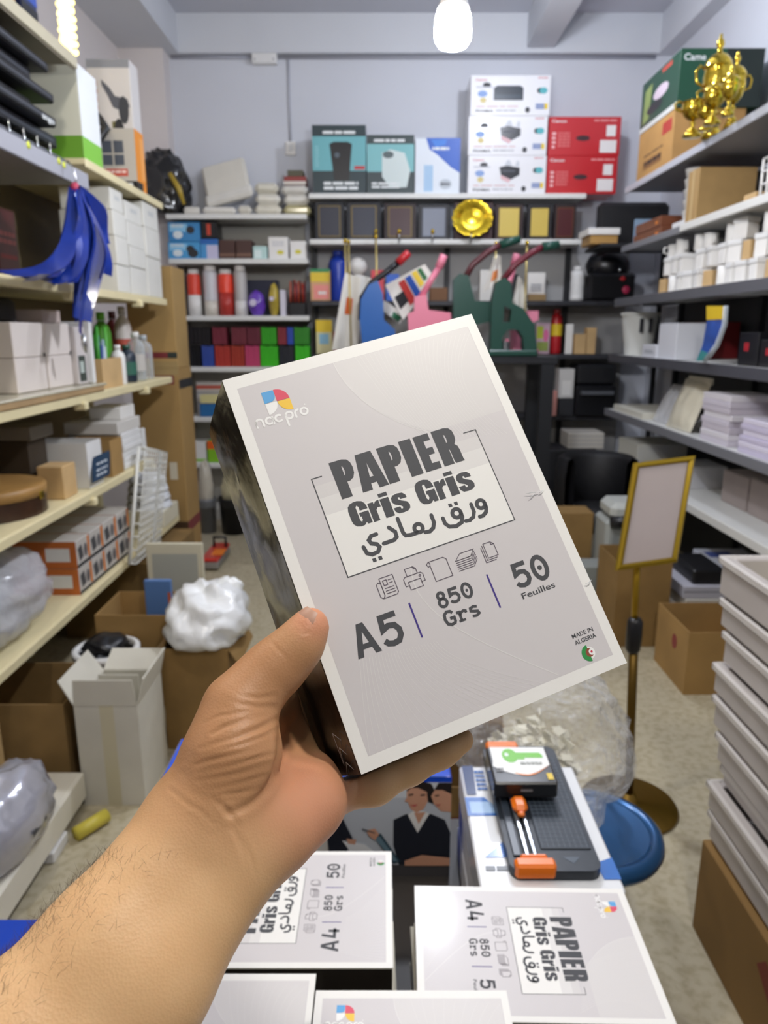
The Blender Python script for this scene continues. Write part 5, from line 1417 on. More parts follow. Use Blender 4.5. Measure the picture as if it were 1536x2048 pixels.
jar('cup', 'small pink cup standing under the large green press', 'cup', 1010, 678, 1020, zt_ + .0362, PINK, Y=YP - .215)
press('pale pink press at the far right end of the bench, lever upright', 1020, 1074, [(1022, 700), (1022, 640), (1040, 622), (1074, 622), (1074, 640), (1052, 650), (1052, 700)], [(1012, 590), (1020, 560), (1028, 530), (1034, 508)], mat('#e58aa2', .35), PINK, PINK, YP + .17)
# flags on the hooks of the second board
def flag(label, corners, Y, m, ps=(), stick=None, seed=0):
    """small cloth hanging from a corner; corners in photo order TL, TR, BR, BL"""
    q = [aY(x, y, Y) for x, y in corners]
    t = thing('table_flag', label, 'flag', q[0], 'flags hanging in front of the back shelves')
    def pt(u, v, l=0.):
        p = (q[0] * (1 - u) + q[1] * u) * (1 - v) + (q[3] * (1 - u) + q[2] * u) * v
        return p + Vector((0, -.02 * math.sin(u * 7 + seed) * (.3 + v) - l, 0))
    part('cloth', MB().sheet(lambda u, v: pt(u, v), 14, 14), m, t)
    if ps:
        mb = MB(); ms = []
        for u0, v0, u1, v1, mm in ps:
            if mm not in ms: ms.append(mm)
            k = ms.index(mm)
            mb.sheet(lambda u, v: pt(u0 + (u1 - u0) * u, v0 + (v1 - v0) * v, .003), 8, 8, k)
        part('printed_stripes', mb, ms, t)
    if stick:
        a = aY(*stick[0], Y); b_ = Vector((a.x + .01, Y, zt_ + .0006))
        part('flag_stick', MB().tube([a, b_], .005, 8), mat('#c9b46a', .3, .6), t)
        part('finial', MB().blob(a + Vector((0, 0, .012)), (.012, .012, .016), 0, 1, 0, nu=12, nv=8), GOLD, t)
FW = mat('#e3dfd6', .7, var=.04)
flag('large white flag with an orange mark hanging left of the blue press', [(690, 545), (722, 556), (716, 700), (664, 700)], 4.9, FW, [(.3, .3, .62, .52, mat('#d9692f', .6))], ((697, 488), (700, 700)), 1)
flag('white flag folded beside the blue press', [(722, 550), (742, 556), (740, 640), (716, 690)], 4.95, mat('#d9d7d2', .7), (), ((690, 486), (722, 552)), 2)
flag('flag with black, red, blue, yellow and green bars left of the pink press', [(770, 570), (850, 528), (872, 560), (806, 640)], 4.82, FW, [(.06, .4, .3, .75, mat('#18181c', .7)), (.28, .12, .44, .9, mat('#c23a34', .7)), (.46, .1, .6, .85, mat('#2a55b0', .7)), (.64, .06, .76, .7, mat('#e2c23a', .7)), (.78, .06, .88, .62, mat('#2f6a3c', .7))], ((752, 478), (760, 600)), 3)
flag('white flag with a green corner hanging below the striped flag', [(768, 600), (812, 630), (800, 648), (764, 620)], 4.84, FW, [(.5, .4, .9, .95, mat('#2f6a4a', .7))], None, 4)
flag('narrow white flag with an orange mark between the green presses', [(990, 508), (1002, 512), (1004, 560), (966, 585)], 4.9, FW, [(.3, .5, .75, .8, mat('#e58a4a', .6))], ((992, 492), (990, 600)), 5)
flag('narrow white flag right of the large green lever', [(1036, 552), (1046, 560), (1054, 622), (1024, 612)], 4.80, FW, (), ((1054, 490), (1044, 560)), 6)
for i, (x, lb) in enumerate(((752, 'gold hook stick on the front of the second board, above the striped flag'), (798, 'gold hook stick above the red lever end'), (864, 'gold hook stick below the silver award case'), (940, 'gold hook stick below the golden plate'))):
    p = aY(x, 470, YS - .03)
    t = thing('hook_rod', lb, 'hook', (p.x, YS - .03, ZR[1] - .06), 'hooks on the second board')
    part('rod', MB().tube([(p.x, YS + .004, ZR[1] - .02), (p.x, YS - .09, ZR[1] - .02), (p.x, YS - .1, ZR[1] + .03)], .006, 8), CHROME, t)
    part('hook_tip', MB().blob((p.x, YS - .1, ZR[1] + .04), (.014, .014, .02), .05, 2, i, nu=12, nv=8), GOLD, t)

# ================================================================== left-hand shelves
XF, XBK = -1.2, -1.70
YE = 4.2
def lx(px, py, X=XF): p = aX(px, py, X); return p.y, p.z
def lbox(pe, pf, pm, ptop, z0, X=None, d=.25, ):
    """bounds of a box on the left shelves: front face at X, near edge at column pe, far edge at pf, top row ptop at the near edge"""
    X = XF - .02 if X is None else X
    y0, y1 = aX(pe, pm, X).y, aX(pf, pm, X).y
    return (X - d, X, y0, y1, z0 + .0008, aY(pe, ptop, y0).z)
t = thing('shelf_unit', 'cream shelf unit along the left wall ending at the cardboard column', 'shelf unit', (-1.45, 3.0, 0))
def lboard(z, y0, y1, m, xf=XF, lip=.035, name='shelf_board', par=None, lab=None):
    mb = MB().box(XBK, xf, y0, y1, z - .025, z, b=.004)
    mb.box(xf - .004, xf + .006, y0, y1, z - lip, z - .001, b=.003)
    part(name, mb, m, par or t, lab)
ZS = [2.18, 1.68, 1.26, .87, .47]
lboard(2.18, 3.16, YE, CREAM)
lboard(1.68, 1.2, YE - .05, CREAM)
lboard(1.26, 1.2, YE - .05, CREAM)
lboard(.87, 1.2, 3.72, CREAM)
lboard(.47, 1.2, 4.1, CREAM)
lboard(.13, 1.2, 2.06, mat('#e4e0d2', .5, var=.05), -.97, .09, 'base_board')
part('back_panel', MB().box(XBK - .02, XBK - .001, 1.2, YE, 0, 2.18), mat('#6f6348', .6), t)
for y in (3.185, YE - .02): part('upright', MB().box(XBK, XBK + .03, y - .02, y + .02, .0, 2.15), mat('#c9bd92', .5), t)
for z in ZS[1:4]:
    for y in (2.9, 3.68): part('bracket', MB().box(XF - .03, XF + .022, y - .018, y + .018, z - .06, z - .027, b=.006), CREAM, t)
t2 = thing('shelf_unit', 'grey metal shelf unit at the upper left, nearest the viewer', 'shelf unit', (-1.45, 2.2, 0))
UND = mat('#8a8272', .5, var=.1, vs=4)
for z in (2.53, 2.10): lboard(z, 1.2, 3.14, UND if z > 2.3 else mat('#8f8f92', .45, var=.05), par=t2, lip=.045)
part('shelf_lip', MB().box(XF + .007, XF + .016, 1.2, 3.14, 2.055, 2.115, b=.003), mat('#a3a4ad', .35), t2)
part('shelf_lip', MB().box(XF + .007, XF + .014, 1.2, 3.14, 2.49, 2.535, b=.003), mat('#b9b29a', .4), t2)
for y in (1.3, 3.1): part('upright', MB().box(XBK - .05, XBK - .022, y - .02, y + .02, 0, 2.9), GREYM, t2)
for (px, py) in ((57, 290), (118, 322), (128, 330)):
    y, z = lx(px, py, XF + .017)
    solo('price_dot', MB().lathe([(.012, 0), (.012, .002), (0, .002)], seg=14, M=Matrix.Translation((XF + .0165, y, z)) @ Matrix.Rotation(PI / 2, 4, 'Y')), mat('#d9e04a', .5), {57: 'single yellow sticker dot on the grey shelf edge', 118: 'nearer of two yellow sticker dots by the shelf end', 128: 'farther of two yellow sticker dots by the shelf end'}[px], 'sticker')

# top boards
pack('cardboard_box', 'tan cardboard box cut off at the top left corner', 'box', (XBK + .02, XF - .02, 1.9, lx(47, 40)[0], 2.5308, 2.9), mat('#b79a70', .8, var=.1))
pack('product_box', 'dark blue box on the top grey shelf behind the tan box', 'box', (XBK + .1, XF - .04, lx(56, 30)[0] + .05, lx(112, 40)[0] - .06, 2.5308, 2.84), mat('#1d2a52', .4), [('r', 'r', .2, .35, 1, .7, mat('#2f4fa8', .4)), ('r', 'r', .0, .75, 1, 1, BLACK), ('f', 'r', 0, .3, 1, .6, mat('#27408c', .4))])
# glowing yellow rope lamp
lx0 = aY(139, 105, 3.3); lx1 = aY(126, -60, 3.3)
t = thing('rope_lamp', 'glowing yellow spiral rope lamp hanging at the upper left', 'lamp', lx0)
hel = []
for i in range(160):
    k = i / 159; a = k * 2 * PI * 24
    c = lx0 + (Vector((lx1.x, lx1.y, ZC - .02)) - lx0) * k * .62
    hel.append(c + Vector((math.cos(a) * .026, math.sin(a) * .026, 0)))
part('glowing_coil', MB().tube(hel, .011, 8), mat('#ffe98a', .4, emit=3.2), t)
part('core', MB().tube([lx0, Vector((lx1.x, lx1.y, ZC))], .012, 8), mat('#fff0b0', .4, emit=1.5), t)
# black cases stacked on the grey shelf
CASE = mat('#131418', .35, var=.2, vs=20)
zc = 2.1008
for i in range(7):
    h = .034 + .01 * (i % 2)
    y1 = [2.98, 3.03, 2.92, 2.86, 2.97, 2.84, 2.90][i]; xo = [.02, .05, .0, .06, .02, .04, .0][i]
    if i == 0:
        t = thing('file_rack', 'grey metal rack of clips under the black cases on the grey shelf', 'rack', (-1.4, 2.7, zc))
        part('tray', MB().box(XBK + .05, XF - .03, 2.2, 3.05, zc, zc + .05, b=.004), mat('#7d7f86', .3, .6), t)
        for q in range(5): part('wire_clip', MB().tube([(XF - .024, 2.5 + q * .1, zc + .002), (XF - .024, 2.5 + q * .1, zc + .075), (XF - .06, 2.5 + q * .1, zc + .078)], .003, 6), CHROME, t)
        zc += .0805
        continue
    tt = thing('black_case', f'flat black case, {ORD[i - 1]} from below in the pile on the grey shelf', 'case', (-1.45, 2.6, zc), 'flat black cases on the grey shelf')
    part('case_body', MB().box(XBK + .03 - .0, XF - xo, 2.0, y1, zc, zc + h, b=.006), CASE, tt)
    part('edge_strip', MB().box(XF - xo, XF - xo + .002, 2.05, y1 - .03, zc + h * .35, zc + h * .6), mat('#3a3d45', .3), tt)
    if i == 2:
        mm = MB(); ms = []
        prints(mm, (XBK, XF - xo + .0025, 2.6, y1, zc, zc + h), [('r', 't', 'ango', .62, .85, .3, .6, WTX)], ms); part('white_lettering', mm, ms, tt)
    zc += h + .0015 + (.012 if i == 3 else 0)
# boxes at the far end of the cream top board
z = 2.1808
pack('product_box', 'white box with a green base stripe at the near end of the cream top board', 'box', (-1.47, -1.205, 3.17, 3.37, z, 2.525), mat('#d6d6c4', .5), [('r', 'r', 0, .76, 1, 1, mat('#7fc043')), ('f', 'r', 0, .76, 1, 1, mat('#6aa02c')), ('r', 'o', .5, .3, .2, .06, mat('#c9dce8')), ('r', 'r', 0, 0, 1, .76, mat('#e9edf0', .4))])
pack('cardboard_box', 'grey brown carton left of the white box with the green stripe', 'box', (-1.69, -1.48, 3.17, 3.42, z, 2.50), mat('#a08c78', .7), [('f', 'r', .1, .45, .4, .6, mat('#b8564a'))])
b = (-1.44, -1.205, 3.83, 3.965, z, aY(272, 256, 3.83).z)
pack('product_box', 'grey and orange camera box with four small pictures on the cream top board', 'box', b, mat('#bdb9b2', .5), [('r', 'r', 0, 0, 1, 1, mat('#e8912c')), ('r', 'r', .55, .1, .95, .8, mat('#f0a85a')), ('f', 'r', .32, .2, .52, .4, mat('#4f5663')), ('f', 'r', .56, .2, .76, .4, mat('#4f5663')), ('f', 'r', .32, .43, .52, .6, mat('#4f5663')), ('f', 'r', .56, .43, .76, .6, mat('#4f5663')), ('f', 'r', .22, .66, .82, .78, mat('#c8584a')), ('f', 'b', .26, .69, .78, .75, 1, mat('#f0d9d4')), ('f', 'r', .2, .86, 1, 1, BLACK), ('f', 'b', .4, .89, .9, .97, 1, WTX), ('r', 'r', 0, .86, .6, 1, BLACK)])
t = thing('shoulder_strap', 'curved black strap leaning on the camera box', 'strap', (-1.45, 3.66, z))
st = [aY(x, y, 3.78) for x, y in ((172, 205), (186, 222), (200, 240), (212, 256))] + [aY(x, y, 3.76) for x, y in ((196, 282), (182, 306))]
sb_ = MB()
for a, b_ in zip(st, st[1:]):
    pass
part('band', MB().tube(st, [.014, .018, .02, .022, .018, .012], 8), BLACK, t)
part('clip', MB().box(st[-1].x - .012, st[-1].x + .012, 3.745, 3.775, z, st[-1].z + .02, b=.004), DARK, t)
b = (-1.485, -1.27, 4.04, 4.17, z, 2.82)
pack('drone_box', 'tall white box with a dark camera drone pictured, far end of the cream top board', 'box', b, mat('#d9d6d4', .5), [('f', 'r', 0, 0, 1, .06, mat('#8f939b')), ('f', 'p', [(.32, .14), (.5, .2), (.62, .26), (.9, .28), (.95, .34), (.7, .36), (.55, .34), (.45, .26), (.32, .18)], mat('#5a5d66')), ('f', 'o', .8, .36, .12, .1, mat('#3c3f46')), ('f', 'r', .5, .44, .72, .62, mat('#6d6a3e')), ('f', 'o', .66, .52, .12, .1, mat('#2a2c32')), ('f', 'r', .78, .5, .96, .66, mat('#4a4c54')), ('f', 'b', .05, .15, .22, .5, 6, mat('#c9a89c')), ('f', 'r', .1, .7, .7, .74, mat('#c3bfbd'))])
pack('cardboard_box', 'brown box behind the rope lamp on the white and green box', 'box', (-1.46, -1.29, 3.19, 3.36, 2.5262, 2.62), CARD2)
# black bags on the left end of the back shelves
t = thing('refuse_bag', 'heap of shiny black bags at the left end of the back shelves', 'bag', (-1.55, YS + .15, ZL[0]))
part('bag_body', MB().blob((-1.66, YS + .14, ZL[0] + .17), (.17, .13, .25), .3, 1.9, 21, zmin=ZL[0] + .001, crisp=True, nu=40, nv=24), mat('#101114', .16, coat=.8, bump=.5, bs=14), t)
part('yellow_strap', MB().tube([(-1.56, YS - .03, ZL[0] + .27), (-1.50, YS - .04, ZL[0] + .17), (-1.47, YS - .03, ZL[0] + .06)], [.018, .022, .012], 6), mat('#b59a35', .3), t)
# white box piles under the cream top board
z = 1.68
nn = 0
for c, (pe, pf, X, tops) in enumerate(((229, 254, -1.21, (372, 418, 470, 528)), (256, 288, -1.215, (398, 440, 490, 532)), (290, 318, -1.21, (400, 452, 512)))):
    y0, y1 = lx(pe, 480, X)[0], lx(pf, 480, X)[0]
    zs = [z + .0008] + [aY(pe, r, y0).z for r in reversed(tops)]
    for k in range(len(tops)):
        pack('white_box', f'white box, {ORD[k]} from below in the {("near", "middle", "far")[c]} pile under the cream top board', 'box', (X - .24 + .01 * (k % 2), X + .004 * (k % 2) * (1 if k < 2 else -1), y0 + .004, y1 - .006 * (k % 2), zs[k] + .001, zs[k + 1] - .001), mat('#dad9d2', .55, var=.03), [('r', 'r', .3, .3, .7, .5, mat('#c4c6c4'))] if k == len(tops) - 1 else (), 'white boxes piled under the cream top board')
# dark red packs in the gloom
for i in range(5):
    pack('dark_pack', f'dark red pack, {ORD[i]} from the viewer in the shade behind the blue lanyards', 'pack', (XBK + .02, -1.45, 2.2 + i * .17, 2.36 + i * .17, 1.6808, 1.96 + .02 * (i % 2)), mat('#4a1518', .4, var=.3, vs=10), [('r', 'b', .1, .3, .9, .5, 2, mat('#8f4a48')), ('r', 'r', .1, .6, .9, .66, mat('#7a2a2a'))], 'dark red packs behind the lanyards')
# blue lanyards hanging from a hook
hk = aX(150, 372, XF + .06)
t = thing('lanyard_bundle', 'bundle of shiny blue lanyards hanging from the grey shelf', 'lanyards', hk)
part('hook', MB().tube([hk + Vector((-.02, 0, .085)), hk + Vector((0, 0, .06)), hk + Vector((.006, 0, .02)), hk], .004, 8), CHROME, t)
part('tie', MB().blob(hk - Vector((0, 0, .006)), (.016, .016, .02), .1, 3, 2, nu=14, nv=8), mat('#b83a5a', .5), t)
ends = [(206, 462), (207, 490), (204, 520), (200, 548), (192, 556), (184, 560), (176, 640), (166, 668), (158, 640), (150, 562), (138, 566), (126, 562), (112, 566), (98, 562), (84, 562), (68, 558), (50, 556), (34, 552), (16, 546), (172, 600), (196, 500), (182, 520)]
def lanx(p): return Vector((max(p.x, XF + .026), p.y, p.z))
LAN = mat('#10308f', .3, coat=.4, var=.3, vs=7)
for i, (ex, ey) in enumerate(ends):
    Xe = XF + .07 + .03 * math.sin(i * 2.1)
    e = aX(ex, ey, Xe); 
    side = -1 if ex < 110 else 1
    wdt = .046
    def rib(u, v, e=e, i=i, ex=ex):
        s = v
        p = hk * (1 - s) + e * s
        bulge = math.sin(PI * min(1, s * 1.05)) * (.05 if ex > 150 else .03)
        p.x = max(p.x, XF + .05)
        p = p + Vector((.018 * math.sin(s * 5 + i) + .03 * math.sin(PI * s), bulge * (.7 if ex > 140 else -.0), -.10 * math.sin(PI * s) * (1 if ex < 110 else 0)))
        w = wdt * (.3 + 1.2 * min(1, s * 2.2)) 
        return lanx(p + Vector((math.sin(i * 1.3) * .5, math.cos(i * 1.3) * .9 + .2, .15)).normalized() * w * (u - .5))
    part('lanyard', MB().sheet(rib, 3, 18), LAN, t)
part('clip', MB().tube([aX(166, 668, XF + .07), aX(168, 690, XF + .07), aX(172, 705, XF + .07)], [.008, .012, .004], 8), CHROME, t)

# wrapped sheet and white boxes on the fourth shelf up
z = 1.2608
sl_ = thing('wrapped_sheet', 'thick sheet wrapped in bubble film jutting over the shelf', 'sheet', (-1.45, 2.4, z))
ye = lx(203, 766)[0]
part('board', MB().box(XBK + .05, XF + .012, 1.3, ye, z, z + .022, b=.003), mat('#a98d66', .7, var=.1), sl_)
bub = MB()
bub.box(XBK + .05, XF + .016, 1.3, ye + .02, z + .0222, z + .032, b=.004)
part('bubble_film', bub, mat('#cfcbb4', .15, var=.12, vs=60, bump=1., bs=95, coat=.8), sl_)
zf = z + .0328
for i, (pe, pf) in enumerate(((26, 90), (92, 142))):
    y0, y1 = lx(pe, 700, -1.26)[0], lx(pf, 700, -1.26)[0]
    for k in range(2):
        pack('white_box', f'{("lower", "upper")[k]} pinkish white box of the {("near", "far")[i]} pair on the bubble film', 'box', (-1.56, -1.26, y0 + .003, y1 - .003, zf + .121 * k + .0005, zf + .121 * k + .12), mat('#d8cfc9', .5, var=.03), [('r', 'o', .97, .95, .04, .06, DARK)] if k else (), 'pinkish white boxes on the bubble film')
y0, y1 = lx(153, 700, -1.24)[0], lx(172, 700, -1.24)[0]
pack('product_box', 'tall white box with a dark picture right of the pinkish boxes', 'box', (-1.5, -1.24, y0, y1, zf, zf + .23), mat('#cdc6c4', .5), [('r', 'r', .1, .5, .8, .95, mat('#39433c')), ('r', 'r', .2, .6, .6, .8, mat('#b9c4bd'))])
y0, y1 = max(y1 + .004, lx(176, 700, -1.22)[0]), lx(198, 700, -1.22)[0]
pack('product_box', 'slim white box at the far end of the bubble film', 'box', (-1.5, -1.22, y0, min(y1, ye), zf, zf + .25), WHITEB)
solo('black_roll', MB().lathe([(0, 0), (.075, 0), (.078, .01), (.078, .07), (.06, .085), (0, .085)], (-1.41, (lx(26, 700, -1.26)[0] + lx(90, 700, -1.26)[0]) / 2 + .06, zf + .2425), 24), mat('#1d1a1b', .6), 'black round case on the pinkish white boxes', 'case')
pack('product_box', 'flat pale box behind the black round case', 'box', (-1.53, -1.28, lx(92, 700, -1.26)[0] + .05, lx(142, 700, -1.26)[0] - .02, zf + .2425, zf + .29), mat('#b9aaa4', .5))
t = thing('snack_pack', 'red and silver film pack at the left edge on the bubble film', 'pack', (-1.32, 2.2, zf))
part('pouch', MB().blob((-1.32, 2.13, zf + .10), (.07, .12, .11), .2, 2.5, 31, zmin=zf + .001, crisp=True), mat('#b9a694', .2, coat=.6, var=.3, vs=18), t)
part('red_edge', MB().box(-1.262, -1.25, 2.20, 2.24, zf, zf + .2, b=.004), mat('#c03a24', .4), t)
# colourful bottles and packs at the far end of that shelf
z = 1.26
def lbottle(label, pe, pf, ptop, X, m, mc, cat='bottle', nm='bottle', prof=None, lab=None, group=None):
    y0, y1 = lx(pe, 730, X)[0], lx(pf, 730, X)[0]
    r = min(.044, (y1 - y0) / 2); cy = (y0 + y1) / 2; h = aY(pe, ptop, y0).z - z - .001
    t = thing(nm, label, cat, (X - r, cy, z + .0008), group)
    c = (X - r, cy, z + .0008)
    prof = prof or [(0, 0), (.95, 0), (1, .03), (1, .7), (.8, .8), (.4, .86), (.4, .88), (0, .88)]
    part('body', MB().lathe([(a * r, b_ * h) for a, b_ in prof], c, 18), m, t)
    part('cap', MB().lathe([(0, .885 * h), (.45 * r, .885 * h), (.45 * r, h), (0, h)], c, 14), mc, t)
    if lab: part('label_band', MB().lathe([(r * 1.02, .2 * h), (r * 1.02, .55 * h)], c, 18), lab, t)
    return t
tr = lbox(204, 244, 735, 718, z, -1.22, .14)
CL = film('#dfe6ea', .25, .8, .1, 20, .2)
t = open_carton('cardboard_tray', 'small brown tray of pens at the near end of the bottles', tr, CARDL, '', (), th=.003)
for i in range(14):
    x = tr[1] - .02 - .1 * ((i * 5) % 14) / 14; y = tr[2] + .02 + (tr[3] - tr[2] - .04) * i / 13
    c = ('#3f9a35', '#2f7a2a', '#c9ccd0', '#2d4a8a', '#1f2a3a', '#58b03f', '#9fb8c9')[i % 7]
    tt = MB().tube([(x, y, tr[4] + .006), (x + RND.uniform(-.005, .005), y + RND.uniform(-.012, .012), tr[4] + RND.uniform(.16, .27))], .007, 7)
    solo('pen', tt, mat(c, .35), f'{("green", "dark green", "silver", "blue", "black", "bright green", "pale blue")[i % 7]} pen standing in the small brown tray on the left shelf', 'pen', 'pens in the brown tray')
lbottle('tall white bottle with red marks behind the clear bottles', 259, 276, 612, -1.36, mat('#d8d0cb', .4), mat('#c9c2be', .4), lab=mat('#c45a4a', .5))
lbottle('dark red bottle left of the tall white bottle', 240, 255, 622, -1.47, mat('#7a3138', .4), mat('#4a1a1e', .4))
lbottle('bright green bottle behind the pens', 216, 237, 624, -1.37, mat('#4f9a2c', .4), mat('#6cc43c', .4))
lbottle('white slim tube standing beside the brown tray', 246, 256, 690, -1.22, WHITE, WHITE, nm='tube', cat='tube')
lbottle('dark blue green bottle in front of the tall white bottle', 262, 282, 690, -1.23, mat('#24303f', .3), mat('#2f5a4a', .3), lab=mat('#3a6a5a', .4))
lbottle('clear bottle with a pale label near the shelf end', 284, 298, 664, -1.23, CL, WHITE, lab=mat('#c9c4be', .4))
lbottle('clear bottle, last one at the shelf end', 300, 312, 670, -1.23, CL, mat('#b9c0c4', .3))

# third shelf up: tins, cartons, trays
z = .87
def tin(label, pe, pf, prow, X, zbase, h, ms, ml, sq=1.):
    y0, y1 = lx(pe, prow, X)[0], lx(pf, prow, X)[0]
    r = (y1 - y0) / 2; cy = (y0 + y1) / 2
    t = thing('round_tin', label, 'tin', (X - r, cy, zbase), 'round boxes on the left shelf')
    tbd = part('tin_body', MB().lathe([(0, 0), (r, 0), (r, h), (0, h)], (X - r, cy, zbase), 36, sm=False), ms, t)
    part('tin_lid', MB().lathe([(r * 1.01, h - .03), (r * 1.015, h - .03), (r * 1.015, h + .004), (r * .97, h + .008), (0, h + .008)], (X - r, cy, zbase), 36), ml, t)
    part('clasp', MB().box(X - .002, X + .006, cy - .015, cy + .015, zbase + h * .55, zbase + h * .85, b=.003), GOLD, tbd)
    return t
LTH = mat('#3a2418', .35, var=.2, vs=20)
LTHL = mat('#a07a45', .45, var=.1)
tin('larger brown leather round box with a tan lid on the left shelf', 18, 133, 975, -1.225, .8708, .095, LTH, LTHL)
tin('small grey lidded dark round box at the left edge, nearest the viewer', -75, 10, 1010, -1.205, .8708, .085, mat('#1d1a18', .4), mat('#a9adb3', .35))
pack('product_box', 'dark grey flat boxes lying under the wrapped sheet', 'box', (-1.62, -1.34, 2.74, 2.93, 1.10, 1.15), mat('#77726a', .5))
pack('cardboard_box', 'dark brown carton under the flat grey boxes at the back', 'box', (-1.64, -1.36, 2.75, 2.90, .8708, 1.0985), mat('#3a3024', .7))
b = lbox(150, 183, 960, 938, z, -1.22, .26)
t = open_carton('white_carton', 'white open carton with black print left of the blue card', (b[0], b[1], 2.945, max(b[3], 3.1), z + .001, 1.06), WHITEB, '', (), ps=[('r', 'r', .45, .5, .9, .66, mat('#3a3a3c'))])
cd = [aX(186, 966, -1.2), aX(220, 950, -1.2), aX(220, 900, -1.22), aX(186, 916, -1.22)]
t = thing('shop_card', 'dark blue card with pale writing leaning at the shelf front', 'card', (cd[0] + cd[1]) / 2)
cb = MB(); n_ = Vector((1, 0, .05))
zl = .0
cd[0].z = max(cd[0].z, .872); cd[1].z = cd[0].z
cd[3].z = cd[2].z
cb.add([p for p in cd] + [p - n_ * .004 for p in cd], [(0, 1, 2, 3), (7, 6, 5, 4), (0, 4, 5, 1), (1, 5, 6, 2), (2, 6, 7, 3), (3, 7, 4, 0)])
part('board', cb, mat('#27405a', .45), t)
Fc = lambda u, v: cd[3] + (cd[2] - cd[3]) * u + (cd[0] - cd[3]) * v + n_ * .001
lm = MB()
for v in (.3, .55, .75):
    x = .2
    while x < .78:
        e = x + RND.uniform(.08, .2); lm.add([Fc(x, v + .09), Fc(min(e, .82), v + .09), Fc(min(e, .82), v), Fc(x, v)], [(0, 1, 2, 3)]); x = e + .05
part('printed_text', lm, mat('#c9d2da', .5), t)
b = lbox(222, 246, 915, 882, z, -1.215, .2)
open_carton('cardboard_carton', 'small brown open carton right of the blue card', b, CARD, '', ())
b2 = lbox(248, 286, 900, 868, z, -1.22, .26)
for k in range(6):
    h = (b2[5] - b2[4]) / 6
    pack('white_tray', f'flat white tray, {ORD[k]} from below in the pile beside the grid basket', 'tray', (b2[0] + .004 * (k % 2), b2[1] - .003 * (k % 3), b2[2] + .004 * (k % 2), b2[3] - .003 * (k % 3), b2[4] + h * k + .0006, b2[4] + h * (k + 1) - .0006), WHITEB, (), 'flat white trays beside the basket')
b3 = (b2[0], b2[1] - .01, b2[2] - .03, b2[3] + .02, b2[5], b2[5] + .055)
pack('product_box', 'white box lying on the pile of white trays', 'box', b3, mat('#d6d3cd', .5))
pack('product_box', 'small white carton topmost on the pile of white trays', 'box', (b2[0] + .08, b2[1] - .03, b2[2] + .08, b2[3] + .01, b3[5] + .001, b3[5] + .06), WHITE)
y0, y1 = lx(292, 880, -1.24)[0], lx(318, 880, -1.24)[0]
pack('product_box', 'white carton at the far end of that shelf, above the white bowls', 'box', (-1.5, -1.24, y0, 3.71, .8708, 1.02), WHITEB)
pack('cardboard_box', 'tan carton beside the round boxes, in front of the dark brown carton', 'box', (-1.335, -1.235, 2.74, 2.86, .8708, 1.0), CARDL)
pack('product_box', 'black flat box behind the white open carton', 'box', (-1.66, -1.52, 2.95, 3.2, .8708, 1.02), BLACK)
pack('black_folder', 'black folder standing behind the round boxes', 'folder', (-1.695, -1.66, 1.95, 2.7, .8708, 1.18), BLACK)

# second shelf up: ink boxes, basket, bowls, clear packaging
z = .47
ys = [lx(p, 1040)[0] for p in (158, 186, 214, 242, 268)]
for i in range(4):
    for k in range(2):
        b = (-1.50, -1.225, ys[i] + .002, ys[i + 1] - .002, z + .001 + .112 * k, z + .111 + .112 * k)
        pack('ink_box', f'{("lower", "upper")[k]} orange ended printer ink box, {ORD[i]} from the viewer', 'box', b, mat('#c9c4bd', .45), [('f', 'r', 0, 0, 1, 1, mat('#c0682a')), ('f', 'r', .55, .25, .9, .75, WHITEB), ('r', 'p', [(.1, .3), (.4, .2), (.5, .7), (.2, .8)], mat('#4a4a4e')), ('r', 'o', .68, .5, .14, .25, mat('#6a6668')), ('r', 'r', .0, .88, 1, 1, DARK), ('r', 'r', .85, .05, .98, .85, mat('#e0802a'))], 'ink boxes on the left shelf')
# grid basket leaning at the shelf end
t = thing('grid_basket', 'white plastic grid basket standing on end at the shelf front', 'basket', (-1.2, 3.62, .47))
q = [aX(268, 1062, -1.13), aX(318, 1050, -1.13), aX(334, 905, -1.15), aX(292, 895, -1.15)]
q[0].z = q[1].z = .474
nb = (q[1] - q[0]).cross(q[3] - q[0]).normalized(); 
if nb.x < 0: nb = -nb
def gq(u, v, l=0.): return (q[0] * (1 - u) + q[1] * u) * (1 - v) + (q[3] * (1 - u) + q[2] * u) * v - nb * l
GB = mat('#dcdcd6', .4)
gm = MB()
for i in range(11):
    u = i / 10
    gm.tube([gq(u, 0), gq(u, .5), gq(u, 1)], .0028, 5)
for j in range(17):
    v = j / 16
    gm.tube([gq(0, v), gq(.5, v), gq(1, v)], .0028, 5)
part('grid', gm, GB, t)
part('rim', MB().tube([gq(0, 0, .035), gq(1, 0, .035), gq(1, 1, .035), gq(0, 1, .035)], .009, 8, closed=True), GB, t)
sd = MB()
for (a, b_) in (((0, 0), (1, 0)), ((1, 0), (1, 1)), ((1, 1), (0, 1)), ((0, 1), (0, 0))):
    for i in range(9):
        u = a[0] + (b_[0] - a[0]) * i / 9; v = a[1] + (b_[1] - a[1]) * i / 9
        sd.tube([gq(u, v), gq(u, v, .035)], .004, 5)
part('side_slats', sd, GB, t)
cx_, cy_ = aX(340, 1000, -1.26).x, aX(340, 1000, -1.26).y
pack('product_box', 'cream box under the white bowls at the shelf end', 'box', (-1.42, -1.19, 3.80, 4.08, .4708, .56), mat('#d9d3bd', .5))
